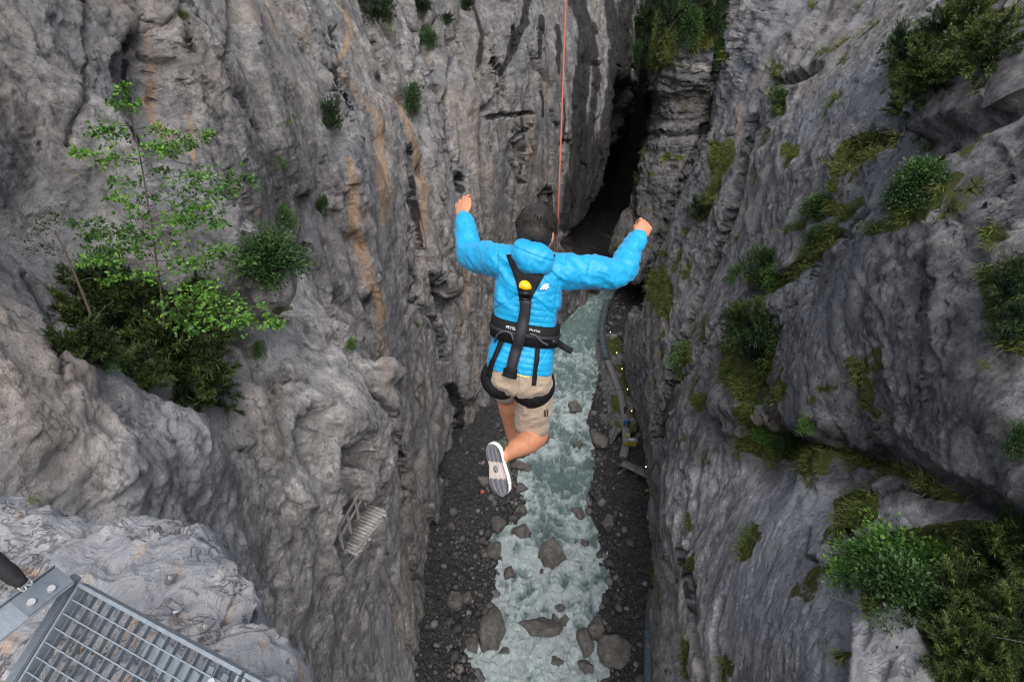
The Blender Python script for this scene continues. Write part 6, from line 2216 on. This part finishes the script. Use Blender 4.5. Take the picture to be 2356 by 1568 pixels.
plant('pine', 980, 15, 30, 60, 'dark shrub in the notch at the top of the back wall corner')
plant('pine', 1075, 10, 34, 40, 'small dark shrub at the top edge of the back wall')
plant('pine', 1030, 45, 30, 26, 'little dark shrub high on the back wall')
plant('tuft', 1092, 172, 24, 24, 'dark tuft on the back wall left of the black streaks')
plant('leafy', 740, 475, 26, 50, 'thin shrub in the crack left of the main ochre streak')
plant('fresh', 645, 375, 30, 30, 'tiny pale shrub on the left cliff above the shoulder')
plant('tuft', 425, 20, 30, 60, 'green tuft in the cleft right of the arched niche')
plant('tuft', 965, 310, 26, 12, 'bright tuft on the rib below the leafy shrub')
plant('tuft', 892, 1256, 18, 50, 'narrow moss tuft right of the timber gallery')
plant('tuft', 958, 735, 20, 40, 'moss tuft under the overhang on the lower left cliff')
plant('tuft', 1135, 735, 14, 40, 'moss tuft peeking left of the harness belt')
plant('tuft', 62, 1140, 60, 34, 'dry grass tuft on the rim of the pale outcrop', cliff=outcrop)
# far buttress: little spruces
for i, (x, y, w_, h_, kd) in enumerate([(1465, 60, 50, 100, 'pine'), (1500, 95, 60, 110, 'pine'), (1540, 45, 60, 110, 'pine'), (1585, 70, 56, 70, 'leafy'), (1520, 140, 60, 50, 'yew'), (1630, 60, 50, 110, 'pine'), (1600, 10, 60, 50, 'pine'), (1645, 120, 26, 60, 'leafy'), (1455, 130, 30, 50, 'leafy')]):
    plant(kd, x, y, w_, h_, ['leftmost small dark conifer on the far buttress', 'tall dark conifer left of centre on the far buttress', 'tallest dark conifer in the middle of the far buttress top', 'round green shrub beside the pale block of the far buttress', 'olive bush hanging over the brow of the far buttress', 'dark conifer at the right end of the far buttress', 'dark conifer cut by the top edge above the far buttress', 'narrow shrub in the cleft right of the far buttress', 'low shrub at the lower left corner of the far buttress'][i], group='growth on the far buttress')
# right cliff
plant('pine', 2070, 110, 110, 110, 'dwarf pine standing off the grey slab, upper right', tilt=(-.3, -.3, 1))
plant('yew', 2190, 60, 150, 120, 'spruce bush at the upper right corner above the dark gully')
plant('yew', 2230, 130, 170, 130, 'wide spruce bush filling the upper right gully')
plant('yew', 2110, 195, 120, 120, 'spruce bush in the middle of the upper right gully')
plant('yew', 2080, 250, 90, 70, 'low spruce bush at the foot of the upper right gully')
plant('tuft', 2310, 60, 120, 80, 'long grass at the upper right corner')
plant('yew', 2135, 290, 80, 90, 'small bright spruce on the crest of the right slab')
plant('leafy', 2110, 410, 130, 90, 'dark leafy shrub on the middle ledge of the right slab')
plant('leafy', 2060, 450, 80, 60, 'leafy shrub below left of the dark ledge shrub')
plant('tuft', 1960, 350, 120, 70, 'long grass cushion below the smooth grey slab')
plant('tuft', 2020, 330, 100, 60, 'grass cushion right of the long grass below the slab')
plant('tuft', 1920, 415, 50, 50, 'grass tuft under the long grass cushion')
plant('tuft', 1960, 455, 60, 40, 'grass tuft in the blocky middle of the right cliff')
plant('leafy', 1880, 470, 80, 50, 'brownish shrub in the blocky middle of the right cliff')
plant('tuft', 1830, 340, 40, 44, 'yellowish grass tuft near the fluted rib')
plant('leafy', 1790, 235, 40, 60, 'shrub in the corner of the fluted rib')
plant('leafy', 1880, 540, 70, 50, 'pale shrub on the diagonal ledge of the right cliff')
plant('leafy', 1750, 600, 80, 70, 'dark shrub on the lower end of the diagonal ledge')
plant('fresh', 1690, 625, 50, 44, 'pale leafy shrub at the left tip of the diagonal ledge')
plant('fresh', 1790, 630, 80, 50, 'fresh green shrub right of the diagonal ledge tip')
plant('pine', 1745, 780, 130, 170, 'large dark shrub clinging to the prow of the right cliff')
plant('yew', 1700, 740, 80, 80, 'olive bush left above the large dark shrub')
plant('tuft', 1720, 880, 90, 60, 'rusty grass below the large dark shrub')
plant('tuft', 1770, 910, 50, 50, 'rusty grass at the crack below the prow shrub')
plant('fresh', 1572, 810, 70, 56, 'bright fern like shrub on the edge above the river')
plant('pine', 1608, 480, 60, 60, 'dark round shrub at the foot of the green strip')
plant('tuft', 1660, 350, 50, 60, 'grass at the top of the green strip')
plant('tuft', 1640, 420, 50, 70, 'grass in the middle of the green strip')
plant('tuft', 2285, 545, 70, 50, 'mossy grass cushion on the right edge slab')
plant('pine', 2310, 660, 110, 130, 'dark shrub at the right edge of the picture, mid height')
plant('pine', 2330, 740, 90, 110, 'lower dark shrub at the right edge of the picture')
plant('tuft', 2270, 820, 60, 40, 'yellow green tuft below the right edge shrubs')
plant('leafy', 2340, 1010, 60, 90, 'small dark shrub at the right edge below the overhang')
plant('leafy', 1810, 1020, 60, 40, 'dark green shrub on the mossy ledge under the prow')
plant('fresh', 1755, 1000, 60, 40, 'light green shrub on the left part of the mossy ledge')
plant('fresh', 1860, 970, 60, 34, 'pale shrub on the lip above the mossy ledge')
plant('tuft', 1700, 1030, 60, 40, 'moss grass at the left end of the mossy ledge')
plant('tuft', 1780, 1045, 70, 40, 'moss grass under the light green ledge shrub')
plant('tuft', 1870, 1085, 60, 60, 'moss cushion hanging below the mossy ledge')
plant('tuft', 1960, 1055, 90, 40, 'grass in the middle of the mossy ledge')
plant('tuft', 2040, 1075, 80, 40, 'grass right of the middle of the mossy ledge')
plant('tuft', 2130, 1100, 80, 40, 'grass at the right end of the mossy ledge')
plant('tuft', 1980, 1160, 90, 70, 'thick grass between the two grey slabs, lower right')
# lower right thicket
plant('fresh', 2060, 1240, 210, 130, 'bright leafy branch arching over the lower right thicket', tilt=(-.7, -.3, .6))
plant('fresh', 1990, 1270, 120, 120, 'hanging leafy branch at the left end of the thicket', tilt=(-.8, -.2, .4))
plant('fresh', 2140, 1270, 120, 130, 'hanging leafy branch in the middle of the thicket', tilt=(-.5, -.4, .6))
plant('leafy', 2060, 1330, 170, 130, 'dark shrub under the arching leafy branch')
plant('yew', 2190, 1340, 190, 150, 'olive conifer bush in the middle of the lower right thicket')
plant('yew', 2300, 1250, 180, 190, 'tall olive conifer bush at the right edge of the thicket')
plant('yew', 2310, 1400, 190, 170, 'olive conifer bush below the tall one at the right edge')
plant('yew', 2220, 1480, 180, 150, 'dark olive bush low in the thicket')
plant('yew', 2310, 1545, 190, 150, 'bright olive bush in the lower right corner')
plant('yew', 2200, 1560, 150, 110, 'bottom bush of the thicket beside the grey slab')
plant('tuft', 2010, 1380, 110, 60, 'dry grass at the foot of the thicket above the slab')
plant('tuft', 2130, 1440, 80, 60, 'grass beside the top of the lowest slab')
plant('tuft', 1945, 1510, 50, 30, 'moss tuft in the joint of the lowest slabs')

# ---------------------------------------------------------------- turf on the ledges: uncountable, one object
mask = RS0[:, 2] > .68
idx = np.nonzero(mask & (right.px > 1380) & (right.px < 2420) & (right.py > -40) & (right.py < 1640))[0]
rng = np.random.default_rng(5)
NR = RN0
wgt = 1.0 / np.maximum(right.dep[idx], 8) ** .6
pick = rng.choice(idx, 46000, p=wgt / wgt.sum())
C = RV0[pick] + rng.normal(size=(len(pick), 3)) * .06
nn = NR[pick]
clump = fbm(C * 1.3, 3, 900)
sel = clump > -.12
C, nn, dp = C[sel], nn[sel], right.dep[pick][sel]
n = len(C)
D = nn * .8 + np.array([0, 0, .35]) + rng.normal(size=(n, 3)) * .5
sc_ = (.8 + dp / 40)
tone = np.clip(.45 + .8 * fbm(C * .9, 3, 905) + rng.normal(size=n) * .18, 0, 1)
fol = Fol()
D /= np.linalg.norm(D, axis=1)[:, None]
L = rng.uniform(.12, .36, n) * sc_
fol.leaves(C - nn * .02, D, runit(n), L, .022 * sc_, tone)
D2 = D + np.array([0, 0, -.9]); D2 /= np.linalg.norm(D2, axis=1)[:, None]
fol.leaves(C + D * (L * .7)[:, None], D2, runit(n), L * .8, .018 * sc_, tone + .1)
turf = tag(add('ledge_turf', fol.mesh('ledge_turf', M_GRASS)), kind='stuff')
# ================================================================== WALKWAYS, LAMPS, FIGURES, TIMBER GALLERY
random.seed(4)
M_CONC = plain('walkway_concrete', (.16, .155, .16), .85, 0, .2, 3, .02)
M_DECK = plain('walkway_metal', (.10, .135, .16), .5, .3, .2, 3)
M_RAILM = plain('rail_steel', (.16, .17, .18), .5, .5)
M_WOOD = NT('weathered_timber')
k = M_WOOD
g = k.noise(k.coord((1, 1, 6)), 3.0, 7, .7, .6)
k.set(k.b.inputs['Base Color'], k.ramp(g, [(.3, (.13, .125, .12)), (.55, (.27, .255, .245)), (.75, (.38, .35, .32))]))
k.b.inputs['Roughness'].default_value = .85
k.set(k.b.inputs['Normal'], k.bump(g, .7, .02))
M_WOOD = k.m
def walkway(pts, z, width, mat, label, seg, rail_side, mat_panel=None, npost=8):
    P = spline([Wz(x, y, z) for x, y in pts], 60)
    T = np.gradient(P[:, :2], axis=0); T /= np.linalg.norm(T, axis=1)[:, None]
    Nn = np.stack([-T[:, 1], T[:, 0]], 1)
    root = empty('walkway', P[0]); tag(root, label, 'walkway')
    iv = Matrix.Translation(Vector(P[0])).inverted()
    def par(o): o.parent = root; o.matrix_parent_inverse = iv; return o
    b = np.linspace(0, 59, seg + 1).astype(int)
    for i0, i1 in zip(b[:-1], b[1:]):
        Q = P[i0:i1 + 1]; N2 = Nn[i0:i1 + 1]
        l = Q.copy(); l[:, :2] += N2 * width / 2; r_ = Q.copy(); r_[:, :2] -= N2 * width / 2
        lo = np.array([0, 0, -.18])
        G = np.stack([l, r_, r_ + lo, l + lo], 1)
        G[0, :, :2] += T[i0] * .015; G[-1, :, :2] -= T[i1] * .015
        V = G.reshape(-1, 3)
        F = grid_faces(len(Q), 4, True)
        F = np.vstack([F, [[0, 3, 2, 1]], [[len(V) - 4, len(V) - 3, len(V) - 2, len(V) - 1]]])
        par(add('deck_slab', mesh_np('deck_slab', V, F, mat, False)))
    rl = P.copy(); rl[:, :2] += Nn * rail_side * (width / 2 - .06)
    for h in (.55, 1.05):
        V, F = tube_np(rl[::2] + [0, 0, h], .03, 6)
        par(add('handrail', mesh_np('handrail', V, F, M_RAILM)))
    for i in np.linspace(0, 59, npost).astype(int):
        V, F = tube_np([rl[i] + [0, 0, -.05], rl[i] + [0, 0, 1.08]], .03, 6)
        par(add('post', mesh_np('post', V, F, M_RAILM)))
    # brackets down to the rock
    for i in np.linspace(3, 56, max(3, npost // 2)).astype(int):
        q = P[i].copy()
        V, F = tube_np([q + [0, 0, -.15], q + [0, 0, -3.2]], .09, 6)
        par(add('support_pillar', mesh_np('support_pillar', V, F, M_RAILM)))
    return P
ZW = 3.6
walkway([(1397, 688), (1389, 725), (1385, 755), (1389, 795), (1397, 822)], ZW, 1.2, M_DECK, 'blue grey metal walkway bolted along the cliff below the right sleeve', 4, 1, npost=8)
walkway([(1399, 828), (1412, 862), (1426, 900), (1436, 945), (1440, 985), (1440, 1020), (1434, 1052)], ZW, 1.1, M_CONC, 'grey paved walkway curving down the right bank past the mossy shelf', 3, 1, npost=10)
walkway([(1432, 1062), (1455, 1073), (1480, 1085), (1520, 1106)], ZW - .5, 1.3, M_CONC, 'short walkway turning under the overhang beside a lit lamp', 2, -1, npost=5)
walkway([(1519, 1270), (1508, 1340), (1500, 1400), (1497, 1480), (1497, 1600)], 3.0, 1.25, M_DECK, 'bluish walkway along the cliff foot at the bottom right', 3, 1, npost=10)
# rock shelf that carries the paved walkway: mossy block
def shelf():
    pts = [(1378, 800), (1392, 880), (1402, 960), (1412, 1030)]
    n, m = 70, 40
    P = spline([Wz(x, y, 0) for x, y in pts], n)
    rows = []
    for j in range(m):
        f = j / (m - 1)
        q = P.copy()
        q[:, 0] += -1.6 + 5.0 * f
        q[:, 2] = -.6 + 4.0 * sstep(0, .5, np.array([f]))[0] - .25 * f
        rows.append(q)
    V = np.stack(rows, 1).reshape(-1, 3)
    V += np.stack([.5 * fbm(V * .5, 3, 920), .4 * fbm(V * .5, 3, 921), .45 * (ridged(V * .6, 3, 922) - .5)], 1)
    e = np.zeros((len(V), 4))
    fr = np.tile(np.linspace(0, 1, m), n)
    e[:, 2] = sstep(-.25, .15, fbm(V * .35, 3, 925)) * sstep(.25, .45, fr)
    e[:, 3] = .5 * sstep(.4, .1, fr)
    me = mesh_np('rock_shelf', V, grid_faces(n, m), M_ROCK_R, True, {'stain': e, 'tone': np.zeros((len(V), 3)), 'bed': np.ones(len(V))})
    return tag(add('rock_shelf', me), kind='structure')
shelf()
# lamps
M_GLOW = NT('lamp_glow')
k = M_GLOW
em = k.n('Emission'); em.inputs['Color'].default_value = (1.0, .62, .30, 1); em.inputs['Strength'].default_value = 6
k.t.links.new(em.outputs[0], k.out.inputs[0])
M_GLOW = k.m
def lamp(px, py, z, label):
    g = Wz(px, py, z + .95)
    root = empty('walkway_lamp', (g.x, g.y, z)); tag(root, label, 'lamp', 'lit lamps along the walkway')
    V, F = tube_np([(0, 0, -.3), (0, 0, .86)], .035, 6)
    add('post', mesh_np('post', V, F, M_RAILM), root)
    bm = bmesh.new(); bmesh.ops.create_icosphere(bm, subdivisions=2, radius=.065, matrix=Matrix.Translation((0, 0, .97)))
    add('globe', None, root) if False else None
    o = bm_obj('globe', bm, M_GLOW, root, True)
    V, F = tube_np([(0, 0, 1.10), (0, 0, 1.16)], [.10, .03], 8)
    add('cap', mesh_np('cap', V, F, M_RAILM), root)
for (x, y, lb) in [(1404, 764, 'lit lamp beside the metal walkway, highest in the picture'), (1419, 811, 'lit lamp where metal walkway meets paving'), (1431, 848, 'lit lamp at the start of the paved walkway'), (1444, 895, 'lit lamp beside the paved bend opposite the mossy shelf'),
                    (1453, 945, 'lit lamp next to the dark clad walker'), (1486, 1073, 'brightest lit lamp under the overhang'), (1286, 786, 'small lit lamp on the far bank beside the hip buckle')]:
    lamp(x, y, ZW if x > 1300 else 1.2, lb)
# tiny visitors
def small_person(px, py, z, top, legs, hairc, label, rot=0, yaw=0):
    g = Wz(px, py, z + .9)
    root = empty('person', (g.x, g.y, z)); root.rotation_euler = (0, 0, rot)
    tag(root, label, 'person')
    v3 = lambda *a: Vector(a)
    sk = plain('visitor_skin', (.42, .22, .14), .6)
    parts = [ellip(v3(0, 0, 1.60), (v3(.078, 0, 0), v3(0, .095, 0), v3(0, 0, .115))), ellip(v3(0, .095, 1.59), (v3(.015, 0, 0), v3(0, .022, 0), v3(0, 0, .025)), 10, 8), limb([v3(0, 0, 1.52), v3(0, 0, 1.42)], [.055, .06], 10, 5),
             limb([v3(0, 0, 1.4), v3(0, 0, 1.0)], [.11, .11], 12, 6)]
    for s_ in (-1, 1):
        parts += [limb([v3(.17 * s_, 0, 1.38), v3(.24 * s_, .02, 1.12), v3(.22 * s_, .10, .88)], [.045, .036, .026], 10, 12), ellip(v3(.22 * s_, .13, .82), (v3(.022, 0, 0), v3(0, .034, 0), v3(0, 0, .05)), 10, 8),
                  limb([v3(.09 * s_, 0, .95), v3(.10 * s_, .03, .50), v3(.10 * s_, -.02, .08)], [.075, .05, .038], 10, 12), ellip(v3(.10 * s_, .05, .04), (v3(.04, 0, 0), v3(0, .12, 0), v3(0, 0, .04)), 10, 8)]
    V, F, N = remesh(parts, .022, 2)
    add('body', mesh_np('body', V, F, sk), root)
    cm = [loft([v3(0, 0, .88), v3(0, 0, 1.1), v3(0, 0, 1.34), v3(0, 0, 1.47)], v3(1, 0, 0), v3(0, 1, 0), [.19, .175, .205, .08], [.13, .12, .125, .07], 16, 2.3, 10)]
    for s_ in (-1, 1): cm.append(limb([v3(.17 * s_, 0, 1.40), v3(.25 * s_, .02, 1.12), v3(.225 * s_, .10, .90)], [.07, .058, .045], 10, 12))
    V, F, N = remesh(cm, .022, 2)
    add('jacket', mesh_np('jacket', V, F, plain('visitor_jacket', top, .7)), root)
    cm = [loft([v3(0, 0, .78), v3(0, 0, .95)], v3(1, 0, 0), v3(0, 1, 0), [.17, .165], [.12, .115], 14, 2.3, 5)]
    for s_ in (-1, 1): cm.append(limb([v3(.09 * s_, 0, .86), v3(.10 * s_, .03, .50), v3(.10 * s_, -.01, .10)], [.098, .075, .058], 10, 12))
    V, F, N = remesh(cm, .022, 2)
    add('trousers', mesh_np('trousers', V, F, plain('visitor_trousers', legs, .8)), root)
    V, F = ellip(v3(0, -.012, 1.63), (v3(.086, 0, 0), v3(0, .098, 0), v3(0, 0, .105)))
    V[:, 2] = np.where((V[:, 1] > .03) & (V[:, 2] < 1.65), 1.65, np.maximum(V[:, 2], 1.55))
    add('hair', mesh_np('hair', V, F, plain('visitor_hair', hairc, .6)), root)
small_person(1439, 941, ZW, (.02, .02, .022), (.03, .03, .035), (.02, .016, .014), 'tiny walker in black on the paved walkway, farthest of the walkers', 2.8)
small_person(1438, 971, ZW, (.02, .14, .48), (.02, .04, .16), (.25, .05, .05), 'tiny walker in bright blue on the paved walkway', 3.0)
small_person(1446, 973, ZW, (.025, .03, .04), (.02, .022, .03), (.03, .02, .02), 'tiny dark clad walker right beside the blue one', 3.3)
small_person(1444, 1003, ZW, (.40, .38, .06), (.03, .03, .03), (.04, .03, .02), 'tiny person in yellow behind the yellow board', 3.1)
small_person(1501, 1394, 3.0, (.015, .015, .018), (.02, .02, .025), (.02, .016, .014), 'tiny person in black on the bluish walkway at the bottom right', 3.0)
# yellow board and grey table at the bend
g = Wz(1449, 1020, ZW + .6)
brd = empty('information_board', (g.x, g.y, ZW)); tag(brd, 'yellow board in front of a grey counter at the walkway bend', 'board')
M_YB = NT('yellow_board'); k = M_YB
wv = k.n('TexWave', wave_type='BANDS', bands_direction='Z'); k.set(wv.inputs['Vector'], k.coord()); wv.inputs['Scale'].default_value = 2.2; wv.inputs['Distortion'].default_value = 9; wv.inputs['Detail'].default_value = 4; wv.inputs['Detail Scale'].default_value = 3
k.set(k.b.inputs['Base Color'], k.ramp(wv.outputs['Fac'], [(.25, (.10, .09, .015)), (.55, (.30, .27, .02))])); k.b.inputs['Roughness'].default_value = .6
M_YB = k.m
for nm, c, s, m in (('panel', (0, -.1, .65), (1.9, .05, .75), M_YB), ('counter_top', (.1, .45, .98), (2.1, .9, .06), plain('grey_counter', (.15, .16, .17), .6)), ('papers', (.25, .42, 1.025), (.8, .25, .03), plain('white_papers', (.6, .62, .62), .7))):
    bm = bmesh.new(); box_bm(bm, *c, *s); bmesh.ops.bevel(bm, geom=bm.edges[:], offset=.01, segments=1, affect='EDGES'); bm_obj(nm, bm, m, brd)
for sx in (-.85, .95):
    for sy in (.1, .8):
        bm = bmesh.new(); box_bm(bm, sx, sy, .46, .06, .06, .94); bm_obj('leg', bm, M_RAILM, brd)
# red markers on the gravel
M_RED = plain('red_plastic', (.75, .025, .02), .5, 0, .08)
M_REDP = plain('faded_red_plastic', (.55, .08, .09), .5, 0, .2)
for (x, y, r_, m, lb) in ((1119, 1113, .42, M_RED, 'bright red marker on the gravel left of the sole'), (1110, 1134, .30, M_REDP, 'smaller faded red marker below the bright red one')):
    g = floor_h(x, y)
    root = empty('red_marker', g); tag(root, lb, 'marker')
    V, F = ellip(Vector((0, 0, r_ * .95)), (Vector((r_, 0, 0)), Vector((0, r_ * .8, 0)), Vector((0, 0, r_ * .9))), 18, 12, 2.6)
    V += (.05 * fbm(V * 3, 2, 88))[:, None]
    add('float', mesh_np('float', V, F, m), root)
    V, F = tube_np([(0, 0, r_ * 1.7), (0, 0, r_ * 2.2)], [.08, .05], 8)
    add('eye', mesh_np('eye', V, F, M_DEAD), root)
# ---------------------------------------------------------------- timber gallery on the left cliff
def gallery():
    cs = [(848, 1155), (893, 1174), (823, 1279), (789, 1264)]
    ts = [depth_of(on_rock(x, y, cliff_l)[0]) for x, y in cs + [(840, 1215)]]
    zp = min(60 + ray(x, y).z * (t - .25) for (x, y), t in zip([cs[1], cs[2], (840, 1215)], [ts[1], ts[2], ts[4]]))
    zp = max(60 + ray(840, 1215).z * (min(ts) + .3), zp) if False else 60 + ray(840, 1215).z * (sorted(ts)[0] - .55)
    TL, TR, BR, BL_ = [Wz(x, y, zp) for x, y in cs]
    root = empty('timber_gallery', TL); tag(root, 'weathered plank gallery with a broken rail hung on the left cliff', 'gallery')
    iv = Matrix.Translation(TL).inverted()
    def par(o): o.parent = root; o.matrix_parent_inverse = iv; return o
    n = 15
    for i in range(n):
        f0 = (i + .02) / n; f1 = (i + .97) / n
        a0, b0 = TL.lerp(BL_, f0), TR.lerp(BR, f0); a1, b1 = TL.lerp(BL_, f1), TR.lerp(BR, f1)
        jz = random.uniform(-.006, .008); ex = random.uniform(-.08, .06)
        dx = (b0 - a0).normalized()
        q = [a0 - dx * ex, b0 + dx * random.uniform(-.25, .08), b1 + dx * random.uniform(-.1, .08), a1 - dx * ex]
        V = np.array([list(v + Vector((0, 0, jz))) for v in q] + [list(v + Vector((0, 0, jz - .05))) for v in q])
        F = np.array([[0, 1, 2, 3], [7, 6, 5, 4], [0, 4, 5, 1], [1, 5, 6, 2], [2, 6, 7, 3], [3, 7, 4, 0]])
        par(add('plank', mesh_np('plank', V, F, M_WOOD, False)))
    for f in (.12, .85):
        par(bar('stringer', TL.lerp(TR, f) + Vector((0, 0, -.13)), BL_.lerp(BR, f) + Vector((0, 0, -.13)), .12, .14, M_WOOD))
    for f in (.05, .35, .65, .95):
        p = TL.lerp(BL_, f) + (TL - TR).normalized() * .06
        par(bar('post', p + Vector((0, 0, -.1)), p + Vector((0, 0, 1.05)), .09, .09, M_WOOD, None, Vector((0, 1, 0))))
        q = TR.lerp(BR, f)
        par(bar('strut', TL.lerp(TR, .8).lerp(BL_.lerp(BR, .8), f) + Vector((0, 0, -.2)), TL.lerp(BL_, f) + Vector((-.4, 0, -1.6)), .09, .09, M_WOOD))
    for h in (.55, 1.0):
        par(bar('rail', TL.lerp(BL_, -.02) + Vector((-.05, 0, h)), TL.lerp(BL_, 1.0) + Vector((-.05, 0, h + .03)), .05, .10, M_WOOD))
    par(bar('fallen_rail', TR.lerp(BR, .25) + Vector((.1, 0, .1)), TR.lerp(BR, .95) + Vector((-.15, 0, .12)), .05, .08, M_WOOD))
gallery()
# ---------------------------------------------------------------- thin cables, lower right
for (a, b, t0, t1, lb) in (((1885, 1363), (2420, 1488), 16.5, 12.2, 'thin pale cable crossing above the lowest grey slab'), ((2045, 1367), (2420, 1455), 16.0, 12.6, 'fainter thin cable crossing the dark thicket')):
    A, B = W(*a, t0), W(*b, t1)
    pts = [A.lerp(B, f) - Vector((0, 0, .18 * math.sin(f * math.pi))) for f in np.linspace(0, 1, 14)]
    V, F = tube_np(pts, .008, 6)
    root = tag(add('steel_cable', mesh_np('steel_cable', V, F, plain('cable_steel', (.22, .25, .25), .45, .5))), lb, 'cable')
